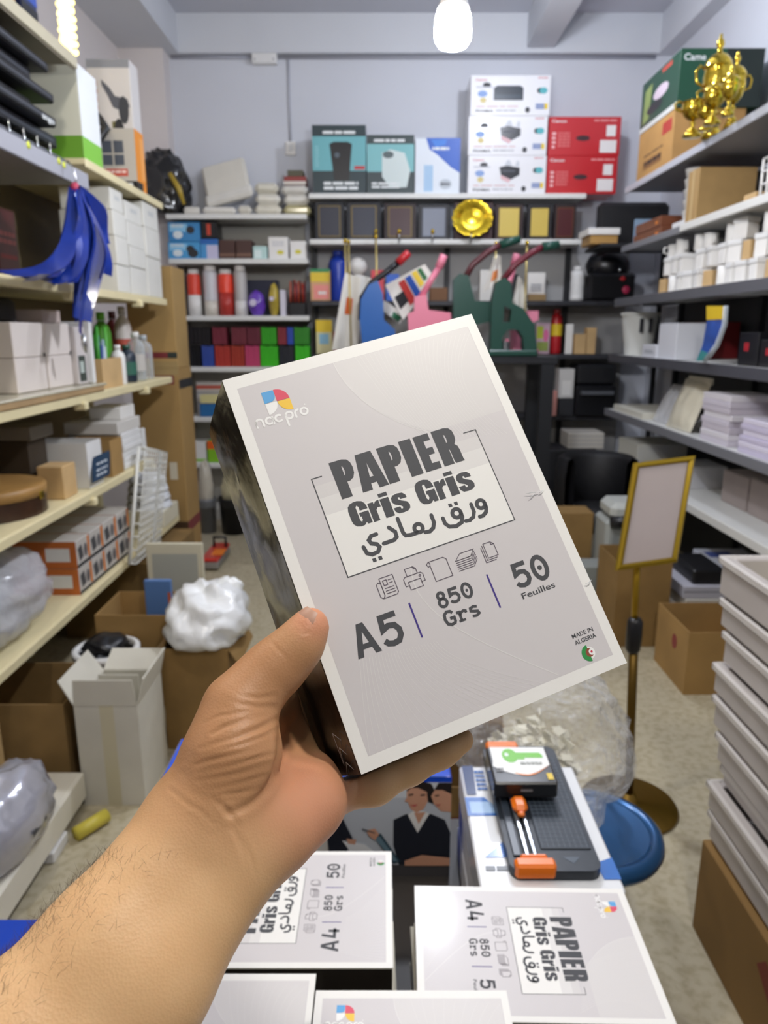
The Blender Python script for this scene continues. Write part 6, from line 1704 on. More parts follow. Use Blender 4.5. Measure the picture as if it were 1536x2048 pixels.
for k in range(4):
    r = .125 - .008 * k; z0 = .561 + .046 * k
    solo('bowl', MB().lathe([(0, .05 + .0), (r * .6, .05), (r * .92, .03), (r, .004), (r, 0), (r * .96, 0), (r * .9, .026), (r * .58, .045), (0, .045)], (-1.31, 3.94, z0), 32), mat('#dfe2e6', .35), f'white upturned bowl, {ORD[k]} from below at the shelf end', 'bowl', 'white bowls at the shelf end')
# heap of clear cups in film
CUP = film('#e9ecf2', .34, .9, .12, 14, .5)
BAGM = film('#e4e6ee', .30, .85, .14, 11, 1.)
hp = thing('plastic_bag', 'bulging bag of clear plastic cups spilling over the second shelf', 'bag', (-1.4, 2.4, .47))
part('film', MB().blob((-1.43, 2.33, .605), (.21, .36, .16), .16, 2.0, 41, zmin=.472, nu=52, nv=26, crisp=True), BAGM, hp)
tot = MB()
for i in range(48):
    x, y = RND.uniform(-1.50, -1.36), RND.uniform(2.14, 2.52)
    zz = .535 + RND.uniform(0, .1) * (1 - abs(y - 2.33) / .4)
    M = Matrix.Translation((x, y, zz)) @ Matrix.Rotation(RND.uniform(-1.3, 1.3), 4, 'X') @ Matrix.Rotation(RND.uniform(-1.3, 1.3), 4, 'Y')
    tot.lathe([(0, 0), (.026, 0), (.036, .07), (.038, .07)], (0, 0, 0), 14, M=M)
solo('clear_cups', tot, CUP, 'heap of clear plastic cups inside the bulging bag on the second shelf', 'cups', kind='stuff')
solo('white_pouch', MB().blob((-1.32, 1.65, .585), (.09, .12, .115), .2, 2, 43, zmin=.472, crisp=True), PLW, 'white film pouch at the left edge above the clear cups', 'pouch')
solo('clear_pouch', MB().blob((-1.30, 1.87, .55), (.075, .04, .07), .2, 2.4, 44, zmin=.473, crisp=True), film('#dcdcf0', .5, .9, .12, 12, .9), 'lilac tinted clear pouch at the left edge on the second shelf', 'pouch')

# bottom level: cartons, bag, things on the floor
z = .1308
b = (-1.62, -1.19, 1.62, 2.02, z, .38)
open_carton('cardboard_carton', 'brown open carton on the bottom board of the left shelves', b, mat('#a68a5c', .8, var=.14, vs=5), '', (), ps=[('r', 'o', .45, .3, .05, .06, mat('#7a5a34'))])
for i in range(9):
    solo('clear_pack', MB().blob((-1.50 + .11 * (i % 3), 1.72 + .11 * (i // 3), .30), (.044, .044, .04), .25, 3, 50 + i, crisp=True, nu=14, nv=9), film('#eef0f4', .45, .9, .1, 30, .6), 'small clear pack heaped in the brown carton on the bottom board', 'pack', 'clear packs in the bottom carton')
open_carton('cardboard_carton', 'second brown carton behind the one on the bottom board', (-1.62, -1.04, 2.13, 2.44, .0008, .33), mat('#96794c', .8, var=.14), '', ())
solo('green_roll', MB().lathe([(0, 0), (.02, 0), (.02, .05), (0, .05)], (-1.005, 2.10, .0005), 16), mat('#1f6a2a', .4), 'dark green roll on the floor between base board and white carton', 'roll')
t = thing('foil_bag', 'silver grey plastic bag with dark print at the lower left edge', 'bag', (-1.06, 1.74, z))
part('bag_body', MB().blob((-1.05, 1.72, .215), (.115, .19, .12), .14, 2, 61, zmin=z + .001, crisp=True, nu=36, nv=20), mat('#b9bac6', .18, .3, var=.1, bump=.4, bs=16, coat=.5), t)
part('printed_mark', MB().box(-.93, -.929, 1.66, 1.74, .2, .215), INK, t)
solo('yellow_tube', MB().tube([(-.935, 1.90, .0225), (-.875, 1.99, .0225)], .022, 12), mat('#cfc04a', .4), 'yellow tube lying on the floor by the base board', 'tube')
pack('product_box', 'white box pushed under the base board on the floor', 'box', (-1.12, -.958, 1.80, 1.90, .0005, .036), WHITEB)
# white carton with open flaps on the floor
b = (-.978, -.778, 2.07, 2.32, .0005, .36)
WC = mat('#cfccc0', .65, var=.07, vs=5)
open_carton('white_carton', 'white open carton standing on the floor in the aisle', b, WC, 'frbl', (4, 14, 60, 30), tape=[('f', 'r', .4, 0, .62, 1, TAPEW)], fh=.09)
solo('card_divider', MB().box(-.93, -.80, 2.16, 2.164, .30, .42), WC, 'white card divider sticking up out of the white carton', 'card')
# brown carton behind it with a white carrier bag on top
b = (-.80, -.56, 2.40, 2.68, .0005, .40)
open_carton('cardboard_carton', 'tall brown carton behind the white carton, under the white carrier bag', b, CARD2, 'lbr', (135, 140, 150), fh=.08)
t = thing('carrier_bag', 'white carrier bag draped over the tall brown carton', 'bag', (-.66, 2.54, .40))
part('bag_body', MB().blob((-.665, 2.55, .45), (.13, .17, .12), .34, 1.7, 71, zmin=.403, nu=40, nv=24, crisp=True), mat('#eceeef', .3, coat=.3, bump=.3, bs=14), t)
part('bag_handle', MB().blob((-.60, 2.64, .55), (.05, .03, .035), .3, 2.5, 72, crisp=True), mat('#eef0f0', .3), t)
open_carton('cardboard_carton', 'brown carton left of the carrier bag holding a blue folder', (-1.16, -.86, 2.72, 3.0, .0005, .40), CARD, '', ())
pack('folder', 'blue folder standing in the brown carton behind the carrier bag', 'folder', (-.98, -.87, 2.80, 2.82, .006, .52), mat('#5a7fb8', .45), [('f', 'r', .86, .1, .97, .7, mat('#c4603a'))])
pack('pale_board', 'pale board standing behind the blue folder', 'board', (-1.05, -.80, 3.06, 3.08, .0005, .60), mat('#cfcab4', .5), [('f', 'r', .1, .08, .9, .9, mat('#a8aaa2'))])
pack('cardboard_box', 'large brown carton under the shelf end behind the pale board', 'box', (-1.60, -1.10, 3.40, 4.05, .0005, .40), mat('#7d6238', .8, var=.14))
t = thing('black_tub', 'black tub with a white rim under the left shelves', 'tub', (-1.14, 2.62, 0))
part('tub', MB().lathe([(0, 0), (.1, 0), (.115, .30), (.105, .30), (.09, .02), (0, .02)], (-1.07, 2.585, 0.0005), 28), BLACK, t)
part('rim', MB().lathe([(.117, .30), (.125, .30), (.125, .32), (.105, .325), (.105, .30)], (-1.07, 2.585, 0.0015), 28), WHITEB, t)
part('lid_knob', MB().blob((-1.07, 2.585, .34), (.08, .08, .035), .2, 2, 5), mat('#1a1b20', .3), t)
# cardboard column at the end of the shelves
pb = (-1.46, -1.182, 4.24, 4.52, .0005, 1.30)
t = pack('cardboard_box', 'lower tall carton of the cardboard column at the shelf end', 'box', pb, mat('#a38350', .75, var=.1, vs=3), [('f', 'r', 0, .0, 1, .03, TAPE), ('f', 'r', .2, .03, .9, .07, mat('#7a2f33')), ('r', 'r', 0, .05, 1, .09, DARK), ('f', 'r', .68, .42, .84, .5, mat('#cfc8b4')), ('f', 'r', 0, .70, 1, .74, mat('#4a3522')), ('r', 'r', 0, .7, 1, .75, mat('#7a2f33'))])
pack('cardboard_box', 'upper tall carton of the cardboard column at the shelf end', 'box', (-1.455, -1.186, 4.25, 4.51, 1.301, 1.86), mat('#a98a56', .75, var=.1, vs=3), [('f', 'r', 0, .93, 1, 1, TAPE), ('f', 'r', .1, .84, .8, .9, mat('#7a2f33')), ('f', 'r', .8, .84, 1, .9, mat('#2a3430'))])

# ================================================================== right-hand shelves
XQ, XQB = 1.6, 2.1
t = thing('shelf_unit', 'grey and white shelf unit along the right wall', 'shelf unit', (1.85, 3.8, 0))
RLIP = mat('#b9bcc4', .35)
def rboard(z, y0, y1, m, lipm, xf=XQ, lip=.035, lab=None):
    part('shelf_board', MB().box(xf, XQB, y0, y1, z - .022, z, b=.003), m, t, lab)
    part('shelf_lip', MB().box(xf - .012, xf - .001, y0, y1, z - lip, z + .004, b=.003), lipm, t)
RG = mat('#8d8e93', .45); RW = mat('#dedfdd', .45, var=.03); RDK = mat('#4a4b52', .4)
rboard(2.42, 2.0, 5.15, RG, RLIP)
rboard(2.06, 2.0, 4.15, RW, mat('#e0e0dc', .4))
rboard(2.06, 4.16, 5.2, RG, mat('#7d7f86', .4), 1.62)
rboard(1.72, 2.0, 5.2, RW, mat('#5b5c62', .4), lip=.05)
rboard(1.35, 2.0, 5.25, RW, RDK, lip=.05)
rboard(.97, 2.0, 5.25, RW, mat('#77787e', .4), lip=.045)
rboard(.63, 2.0, 5.25, RW, mat('#dcdcd8', .4), lip=.04)
part('back_panel', MB().box(XQB + .001, XQB + .02, 2.0, 5.3, 0, 2.38), mat('#3a3a3e', .6), t)
for y in (2.9, 4.15, 5.28): part('upright', MB().box(XQB - .03, XQB, y - .02, y + .02, 0, 2.38), SHD, t)
part('corner_board', MB().box(1.50, XQB, 5.31, 5.72, 2.075, 2.10, b=.003), SHD, t)
part('corner_post', MB().box(XQB - .03, XQB, 5.69, 5.72, 0, 2.07), SHD, t)
for z in (1.725, 1.335): part('corner_board', MB().box(1.96, XQB, 5.31, 5.72, z - .03, z, b=.003), SHD, t)
def ry(px, py, X=XQ): return aX(px, py, X).y
def rbox(pe, pf, pm, ptop, z0, X=None, d=.25):
    """bounds of a box on the right shelves: front face at X, near edge at column pe, far edge at pf, top row at the near edge"""
    X = XQ + .02 if X is None else X
    y0, y1 = ry(pe, pm, X), ry(pf, pm, X)
    return (X, X + d, y0, y1, z0 + .0008, aY(pe, ptop, y0).z)
# top board: two boxes, trophies and a green pack
z = 2.42
b = rbox(1344, 1278, 290, 216, z, 1.63, .40)
pack('cardboard_box', 'tan carton with a red mark at the far end of the top right board', 'box', b, mat('#b98d52', .7, var=.08), [('l', 'r', .7, .12, .95, .34, mat('#b0392f')), ('l', 'b', .2, .5, .75, .56, 1, mat('#7a5a34')), ('l', 'r', .2, .62, .72, .78, mat('#8a6236')), ('l', 'b', .22, .64, .7, .76, 1, mat('#3a2a1c'))])
zt2 = b[5] + .001
g = (1.63, 2.09, b[2] - .02, b[3] + .01, zt2, zt2 + .29)
DG = mat('#12402c', .4)
pack('product_box', 'dark green camera box on the tan carton, top right board', 'box', g, DG, [('f', 'r', .0, 0, 1, 1, mat('#144a33', .4)), ('f', 't', 'Came', .04, .2, .26, .12, WTX), ('l', 'r', .55, .05, .8, .13, mat('#b0453a')), ('l', 'p', [(.1, .2), (.3, .15), (.25, .8), (.08, .85)], mat('#8a9a5a')), ('l', 'o', .55, .45, .2, .12, mat('#c9b8c4')), ('l', 'o', .4, .65, .22, .1, BLACK), ('l', 'r', 0, .9, 1, 1, mat('#cfd0cc')), ('f', 'r', .55, 0, 1, 1, mat('#0d1f18', .4))])
def trophy(label, px, pb, ptop, Y, w, lidded=True):
    a = aY(px, pb, Y); zb_ = z + .0008; h = aY(px, ptop, Y).z - zb_
    t = thing('trophy', label, 'trophy', (a.x, Y, zb_), 'gold trophies on the top right board')
    c = (a.x, Y, zb_)
    GT = mat('#d9bb45', .14, 1.)
    part('foot', MB().lathe([(0, 0), (w * .62, 0), (w * .62, h * .06), (w * .45, h * .08), (w * .45, h * .1), (0, h * .1)], c, 24), GT, t)
    part('stem', MB().lathe([(0, h * .1), (w * .4, h * .1), (w * .36, h * .14), (w * .14, h * .18), (w * .12, h * .24), (w * .24, h * .27), (w * .12, h * .3), (w * .16, h * .34), (0, h * .34)], c, 24), GT, t)
    cpo = part('cup', MB().lathe([(0, h * .34), (w * .3, h * .345), (w * .62, h * .42), (w * .8, h * .52), (w * .82, h * .6), (w * .74, h * .66), (w * .84, h * .685), (w * .86, h * .69), (0, h * .69)], c, 28), GT, t)
    if lidded: part('lid', MB().lathe([(w * .84, h * .69), (w * .78, h * .73), (w * .5, h * .79), (w * .18, h * .82), (w * .12, h * .85), (w * .24, h * .89), (w * .2, h * .93), (w * .07, h * .96), (w * .1, h * .985), (0, h)], c, 28), GT, t)
    for s in (-1, 1):
        part('handle', MB().tube([(a.x + s * w * .78, Y, zb_ + h * .50), (a.x + s * w * 1.25, Y, zb_ + h * .54), (a.x + s * w * 1.35, Y, zb_ + h * .64), (a.x + s * w * 1.1, Y, zb_ + h * .7), (a.x + s * w * .84, Y, zb_ + h * .67)], w * .08, 8), GT, cpo)
trophy('tallest gold trophy with a lid at the back of the cluster', 1424, 262, 66, 3.90, .078)
trophy('tall slim gold trophy at the right of the cluster', 1462, 250, 102, 3.72, .055)
trophy('gold trophy at the left end of the cluster, in front of the tan carton', 1384, 262, 172, 3.86, .07, False)
trophy('stout gold trophy in the middle front of the cluster', 1422, 265, 150, 3.64, .06)
trophy('gold trophy between the stout one and the slim one', 1452, 258, 130, 3.50, .045)
trophy('small gold trophy peeping out behind the stout one', 1410, 262, 196, 3.74, .05, False)
gb = (1.66, 1.80, 3.12, min(ry(1500, 150, 1.66), 3.42), z + .0008, aY(1506, 50, ry(1500, 150, 1.66)).z)
pack('product_box', 'white pack with green and yellow arrows at the right edge of the top board', 'pack', gb, mat('#e4e8e6', .35, coat=.4), [('l', 'p', [(.0, .2), (.5, .0), (1, .0), (1, .1), (.5, .12), (.25, .3), (.25, .42), (1, .42), (1, .5), (0, .5)], mat('#3aa650')), ('l', 'p', [(0, .62), (.5, .52), (1, .52), (1, .6), (.4, .64), (.25, .76), (.25, .86), (.6, .9), (0, 1)], mat('#3aa650')), ('l', 'p', [(.1, .46), (.5, .4), (1, .42), (1, .54), (.6, .56), (.2, .6)], YEL), ('f', 'p', [(0, .2), (.4, .05), (.9, .1), (.9, .2), (.4, .25), (.3, .4), (0, .5)], mat('#3aa650')), ('f', 'p', [(.1, .5), (.6, .3), (.95, .4), (.6, .6), (.95, .75), (.4, .95), (.1, .9)], YEL), ('f', 'b', .1, .44, .9, .56, 1, INK)])
# second board
z = 2.06
b = rbox(1396, 1370, 380, 330, z, 1.63, .30)
pack('cardboard_box', 'tan carton standing on the second right-hand board', 'box', (b[0], b[1], b[2], min(b[3], 4.195), b[4], 2.33), mat('#b08f5c', .7, var=.08), [('l', 'r', .4, 0, .6, 1, mat('#c4a878'))])
def rbasket(label, x, y0, y1, z0, h):
    t = thing('wire_basket', label, 'basket', (x, (y0 + y1) / 2, z0))
    mb = MB()
    for i in range(9):
        y = y0 + (y1 - y0) * i / 8
        mb.tube([(x, y, z0 + .006), (x, y, z0 + h)], .006, 6)
    for k in range(4): mb.tube([(x, y0, z0 + .006 + (h - .006) * k / 3), (x, y1, z0 + .006 + (h - .006) * k / 3)], .006, 6)
    for i in range(6):
        xx = x + .28 * i / 5
        mb.tube([(xx, y0, z0 + .006), (xx, y0, z0 + h)], .006, 6)
    for k in range(4): mb.tube([(x, y0, z0 + .006 + (h - .006) * k / 3), (x + .28, y0, z0 + .006 + (h - .006) * k / 3)], .006, 6)
    part('grid', mb, WHITE, t)
    part('liner', MB().box(x + .012, x + .28, y0 + .012, y1 - .01, z0 + .001, z0 + h * .75, b=.02), mat('#d3d3d0', .5), t)
rbasket('white grid basket on the second right-hand board', 1.63, 2.95, 3.38, 2.0615, .16)
pack('cardboard_box', 'small tan box beside the white grid basket', 'box', (1.625, 1.80, 3.41, 3.52, z + .0008, 2.10), CARDL)
for k in range(2): pack('leather_box', ('lower reddish brown leather box on the far grey board', 'upper reddish brown leather box on the far grey board')[k], 'box', (1.66, 2.02, 4.62 + .02 * k, 5.12 - .03 * k, 2.0608 + .062 * k, 2.12 + .062 * k), mat('#7d4a32', .45, var=.15, vs=18), [('l', 'r', .8, .4, .9, .7, mat('#d9803a'))], 'leather boxes on the far grey board')
b = bk(1148, 462, 1236, 490, 2.10, Y=5.36, d=.25)
b = (max(b[0], 1.44), b[1], b[2], b[3], 2.1008, 2.155)
pack('gift_box', 'brown box with a white lid at the end of the second back board', 'box', (b[0], b[1], b[2], b[3], 2.1008, 2.16), mat('#b28a4e', .5))
pack('box_lid', 'white lid lying on the brown box at the end of the second back board', 'lid', (b[0] - .02, b[1] + .01, b[2] - .01, b[3] + .01, 2.1608, 2.205), WHITE)
t = thing('fabric_bale', 'bale of black cloth with a pale blue stripe in the back corner', 'cloth', (1.85, 5.6, 2.10))
part('bale', MB().box(1.56, 2.08, 5.63, 5.72, 2.1015, 2.42, b=.03), BLACKR, t)
part('blue_stripe', MB().box(1.82, 2.07, 5.615, 5.628, 2.12, 2.3, b=.006, M=Matrix.Identity(4)), mat('#8fa8c0', .5), t)
# cups on a box at the end of the white board
cy = 4.30
pack('white_box', 'white box carrying the stack of white cups', 'box', (1.64, 1.80, 4.21, 4.4, 2.0608, 2.10), WHITEB)
for k in range(5):
    solo('cup', MB().lathe([(0, 0), (.045, 0), (.056, .05), (.058, .052), (.054, .052), (.044, .006), (0, .006)], (1.71, cy, 2.1015 + .0535 * k), 20), WHITE, f'white cup, {ORD[k]} from below in the stack at the board end', 'cup', 'white cups stacked at the board end')
# third board: jumble of white boxes, cups and lids
z = 1.72
kinds = []
def proto_box():
    t = thing('white_box', 'small white gift box jumbled among others on the third right-hand board', 'box', (1.7, 4.6, z + .001), 'white gift boxes on the third right-hand board')
    part('body', MB().box(1.655, 1.745, 4.55, 4.65, z + .001, z + .075, b=.004), WHITE, t)
    part('lid', MB().box(1.651, 1.749, 4.546, 4.654, z + .0755, z + .1, b=.004), WHITEB, t)
    return t
def proto_cup():
    t = thing('mug', 'small white mug jumbled among the white boxes on the third right-hand board', 'mug', (1.7, 4.5, z + .001), 'white mugs on the third right-hand board')
    part('body', MB().lathe([(0, 0), (.038, 0), (.042, .006), (.042, .095), (.038, .095), (.037, .01), (0, .008)], (1.7, 4.5, z + .001), 20), WHITE, t)
    part('handle', MB().tube([(1.66, 4.5, z + .08), (1.632, 4.5, z + .075), (1.628, 4.5, z + .04), (1.66, 4.5, z + .025)], .006, 7), WHITE, t)
    return t
def proto_tan():
    t = thing('kraft_box', 'small tan box tucked among the white boxes on the third right-hand board', 'box', (1.7, 4.4, z + .001), 'tan boxes on the third right-hand board')
    part('body', MB().box(1.66, 1.74, 4.36, 4.44, z + .001, z + .085, b=.003), CARDL, t)
    return t
P3 = [proto_box(), proto_cup(), proto_tan()]
used = [False] * 3
seq = [0, 1, 0, 0, 1, 2, 0, 1, 0, 1, 0, 0, 2, 1, 0]
cnt = 0
for row in range(3):
    for col in range(2):
        for i in range(15):
            y = 2.75 + i * .122 + RND.uniform(-.006, .006)
            k = seq[(i * 3 + row * 2 + col * 5) % 15]
            if (row == 2 and (i + col) % 3 == 0) or (row == 1 and (i * 5 + col) % 11 == 0): continue
            zz = z + .001 + .1015 * row
            x = 1.665 + .135 * col + (.012 * row)
            tgt = Vector((x + .0, y, zz))
            src = P3[k]
            if not used[k]: src.location = tgt; used[k] = True; o = src
            else: o = dup(src, tgt - Vector(src.location))
            o.rotation_euler = (0, 0, RND.uniform(-.3, .3) + (PI / 2 * RND.randrange(4) if k == 1 else 0))
            o.scale = (RND.uniform(.78, .92), RND.uniform(.75, .9), RND.uniform(.7, 1.0) if row == 2 else 1.0)
            cnt += 1
# fourth and lower: bin, boxes, hanging fan
z = 1.35
bb_ = aY(1228, 705, 5.05)
t = thing('white_bin', 'white ribbed plastic bin at the far end of the fourth right-hand board', 'bin', (1.72, 5.05, z))
mb = MB()
vs = []; n = 40
prof = [(.0, .0), (.085, 0), (.12, .26), (.128, .262), (.128, .28), (.112, .28), (.078, .02), (0, .02)]
for r, h in prof:
    for i in range(n):
        a = 2 * PI * i / n; k = 1 + (.04 if i % 4 < 2 and .01 < h < .26 else 0)
        vs.append((1.735 + r * k * math.cos(a), 5.08 + r * k * math.sin(a), z + .001 + h))
mb.add(vs, [(j * n + i, j * n + (i + 1) % n, (j + 1) * n + (i + 1) % n, (j + 1) * n + i) for j in range(len(prof) - 1) for i in range(n)])
wtb = part('tub', mb, mat('#d2d3ce', .45), t)
for s in (-1, 1): part('grip_slot', MB().box(1.735 + s * .03 - .012, 1.735 + s * .03 + .012, 4.953, 4.957, z + .15, z + .24), DARK, wtb)
pack('white_box', 'low white box on the fourth right-hand board', 'box', rbox(1312, 1284, 700, 690, z, 1.62, .2), mat('#d3d5dc', .45), [('l', 'b', .2, .4, .8, .7, 2, mat('#9aa0aa')), ('f', 'b', .2, .4, .8, .7, 2, mat('#9aa0aa'))])
pack('white_box', 'tall white box on the fourth right-hand board', 'box', rbox(1352, 1316, 690, 646, z, 1.63, .18), mat('#d3d5dc', .45))
pack('product_box', 'dark red box behind the low white box', 'box', (1.84, 2.05, 4.30, 4.68, z + .0008, 1.56), mat('#6a1518', .45))
t = thing('fan_pack', 'blue and yellow hanging pack with curved clear cover on the fourth board edge', 'pack', (1.575, 3.6, z))
f0 = [aX(x, y, 1.575) for x, y in ((1392, 722), (1408, 722), (1432, 690), (1446, 650), (1449, 612), (1413, 612), (1414, 640), (1405, 690))]
part('card', MB().add(f0 + [p + Vector((.006, 0, 0)) for p in f0], [tuple(range(8)), tuple(range(8, 16))[::-1]] + [(i, i + 8, (i + 1) % 8 + 8, (i + 1) % 8) for i in range(8)]), mat('#2d55a8', .35, coat=.4, var=.3, vs=12), t)
f1 = [aX(x, y, 1.572) for x, y in ((1413, 612), (1449, 612), (1448, 638), (1413, 640))]
part('yellow_header', MB().add(f1 + [p + Vector((.002, 0, 0)) for p in f1], [(0, 1, 2, 3), (7, 6, 5, 4)] + [(i, i + 4, (i + 1) % 4 + 4, (i + 1) % 4) for i in range(4)]), mat('#d9b82a', .4), t)
f2 = [aX(x, y, 1.572) for x, y in ((1392, 722), (1408, 722), (1418, 708), (1402, 700))]
part('teal_base', MB().add(f2 + [p + Vector((.002, 0, 0)) for p in f2], [(0, 1, 2, 3), (7, 6, 5, 4)] + [(i, i + 4, (i + 1) % 4 + 4, (i + 1) % 4) for i in range(4)]), mat('#3f8a8a', .4), t)
part('clear_edge', MB().tube([aX(x, y, 1.568) for x, y in ((1410, 722), (1434, 690), (1449, 650), (1452, 612))], .012, 10), film('#dfe8ee', .4, .9), t)
for i in range(6):
    pack('product_box', f'dark box with a small red mark, {ORD[i]} from the viewer on the fourth right-hand board', 'box', (1.66, 1.95, 2.3 + i * .2, 2.48 + i * .2, z + .0008, 1.47 + .03 * (i % 2)), mat('#17171c', .4), [('l', 'r', .3, .3, .55, .55, mat('#a8202c')), ('f', 'r', .2, .2, .6, .6, mat('#3a1a20'))], 'dark boxes on the fourth right-hand board')
# black machine, white roll in the corner on the third dark board
zb = ZR[2]
b = bk(1180, 500, 1280, 602, zb, Y=YS - .02, d=.3)
t = thing('black_machine', 'black machine with red buttons in the back right corner', 'machine', ((b[0] + b[1]) / 2, b[2], zb))
bx1 = min(b[1], 1.90)
part('body', MB().box(b[0], bx1, b[2], b[3], zb + .0008, zb + .2, b=.02), BLACK, t)
part('hood', MB().blob(((b[0] + bx1) / 2, b[2] + .16, zb + .26), ((bx1 - b[0]) / 2 * .95, .14, .13), .06, 2, 3), mat('#16171c', .3), t)
part('button', MB().blob((bx1 - .1, b[2] - .004, zb + .16), (.022, .012, .018), 0, 1, 0, nu=12, nv=8), RED, t)
part('button', MB().blob((bx1 - .07, b[2] - .004, zb + .08), (.03, .012, .03), 0, 1, 0, nu=12, nv=8), mat('#c0305a', .4), t)
part('status_lamp', MB().blob((bx1 - .13, b[2] - .004, zb + .22), (.012, .01, .012), 0, 1, 0, nu=10, nv=6), CHROME, t)
t = jar('paper_roll', 'white ribbed roll standing left of the black machine', 'roll', 1146, 532, 1174, zb, WHITEB, Y=YS + .02, prof=[(0, 0), (1, 0), (1, .1), (.95, .12), (1, .2), (.95, .4), (1, .5), (.95, .7), (1, .86), (.6, .88), (0, .88)])
# fifth board
z = .97
pack('white_pad', 'flat white pad at the far end of the fifth right-hand board', 'pad', (1.62, 1.95, 4.55, 5.15, z + .0008, 1.01), mat('#d9d6c9', .5))
solo('film_pouch', MB().pillow((1.66, 4.50, z + .003), (.02, -.22, 0), (.12, .03, .22), .03, seed=5), film('#d9dade', .45, .85), 'crumpled clear pouch between the white pad and the white packet', 'pouch')
t = thing('white_packet', 'cream plastic packet leaning on the fifth right-hand board', 'packet', (1.68, 4.05, z))
part('pouch', MB().pillow((1.635, 4.20, z + .004), (.02, -.30, 0), (.10, .02, .27), .04, seed=2), mat('#dad4c0', .3, coat=.4, bump=.3), t)
part('seal_strip', MB().box(1.74, 1.765, 3.93, 4.21, 1.225, 1.262, b=.004), mat('#e2ddcc', .3), t)
def slabs(n, x, y0, y1, z0, h, lab, cols, grp):
    for k in range(n):
        o = RND.uniform(-.012, .012)
        pack('notebook', lab.format(ORD[k]), 'notebook', (x + abs(o), x + .24, y0 + o, y1 + o, z0 + .001 + h * k, z0 + h * (k + 1)), mat(cols[k % len(cols)], .45), (), grp)
slabs(8, 1.62, 3.42, 3.72, z, .030, 'white notebook, {} from below in the far pile on the fifth board', ['#cfc9d4', '#e0dce2', '#c9c2cc'], 'far notebook pile on the fifth board')
slabs(6, 1.62, 3.02, 3.30, z, .026, 'pale lilac notebook, {} from below in the middle pile on the fifth board', ['#cbc4da', '#dcd6e6'], 'middle notebook pile on the fifth board')
slabs(6, 1.62, 2.62, 2.92, z, .034, 'cream notebook, {} from below in the near pile on the fifth board', ['#d9d3be', '#e2dccb'], 'near notebook pile on the fifth board')
# sixth board
z = .63
pack('white_box', 'white bag shaped box at the far end of the sixth right-hand board', 'box', (1.63, 1.95, 4.62, 5.0, z + .0008, .80), mat('#cbc9bd', .5))
pack('product_box', 'blue box on the sixth right-hand board', 'box', (1.62, 1.8, 4.36, 4.58, z + .0008, .70), mat('#2a5aa8', .4))
pack('white_box', 'white box beside the blue box on the sixth board', 'box', (1.66, 1.95, 4.05, 4.32, z + .0008, .76), mat('#c9c9cc', .5))
for i in range(5):
    pack('grey_box', f'pinkish grey box, {ORD[i]} from the viewer in the row on the sixth board', 'box', (1.80, 2.06, 2.35 + i * .29, 2.62 + i * .29, z + .0008, .80 + .01 * (i % 2)), mat('#a79b97', .5, var=.04), (), 'row of grey boxes on the sixth board')
# under the shelves and in the corner
pack('paper_pack', 'thick block of white paper on the low shelf in the far corner', 'paper pack', bk(1136, 866, 1208, 905, .66, Y=5.35, d=.25), mat('#cfcac0', .5), [('f', 'r', 0, .2, 1, .23, GREYM), ('f', 'r', 0, .45, 1, .48, GREYM), ('f', 'r', 0, .7, 1, .73, GREYM)])
t = thing('low_cabinet', 'low dark cabinet in the far right corner', 'cabinet', (1.4, 5.4, 0))
part('body', MB().box(1.1, 1.58, 5.3, 5.70, .05, .658, b=.006), mat('#222328', .5), t)
part('plinth', MB().box(1.12, 1.56, 5.32, 5.68, 0.0005, .05), BLACK, t)
# black armchair
ac = (1.325, 4.45)
t = thing('armchair', 'rounded black armchair in front of the far right corner', 'chair', (ac[0], ac[1], 0))
part('backrest', MB().lathe([(.21, .34), (.245, .36), (.255, .62), (.24, .74), (.21, .76), (.18, .72), (.175, .40), (.21, .34)], (ac[0], ac[1], 0), 30, a0=-.5, a1=PI + .5), BLACKR, t)
part('seat', MB().lathe([(0, .30), (.17, .30), (.172, .34), (.17, .41), (.14, .44), (0, .45)], (ac[0], ac[1], 0), 30), BLACKR, t)
for a in (.8, 2.4, 3.9, 5.5): part('leg', MB().tube([(ac[0] + .13 * math.cos(a), ac[1] + .13 * math.sin(a), .31), (ac[0] + .17 * math.cos(a), ac[1] + .17 * math.sin(a), .0)], .018, 8), BLACK, t)
pack('cardboard_box', 'brown carton on the floor left of the grey machine parts', 'box', (.98, 1.20, 4.02, 4.2, .0005, .50), CARD2)
t = thing('machine_part', 'pale grey plastic machine housing on the floor in front of the armchair', 'machine', (1.32, 3.95, 0))
GP = mat('#a9ada9', .45)
part('housing', MB().box(1.22, 1.42, 3.84, 4.08, .0005, .50, b=.02), GP, t)
part('top_cover', MB().box(1.235, 1.46, 3.82, 4.06, .502, .60, b=.03), mat('#bcbfba', .45), t)
part('front_panel', MB().box(1.25, 1.36, 3.825, 3.838, .2, .46, b=.005), mat('#8d9290', .4), t)
part('black_roller', MB().tube([(1.235, 3.815, .50), (1.38, 3.815, .50)], .03, 14), BLACK, t)
pack('grey_box', 'grey box in front of the pale machine housing', 'box', (1.02, 1.20, 3.70, 3.86, .0005, .28), mat('#8f9491', .5))
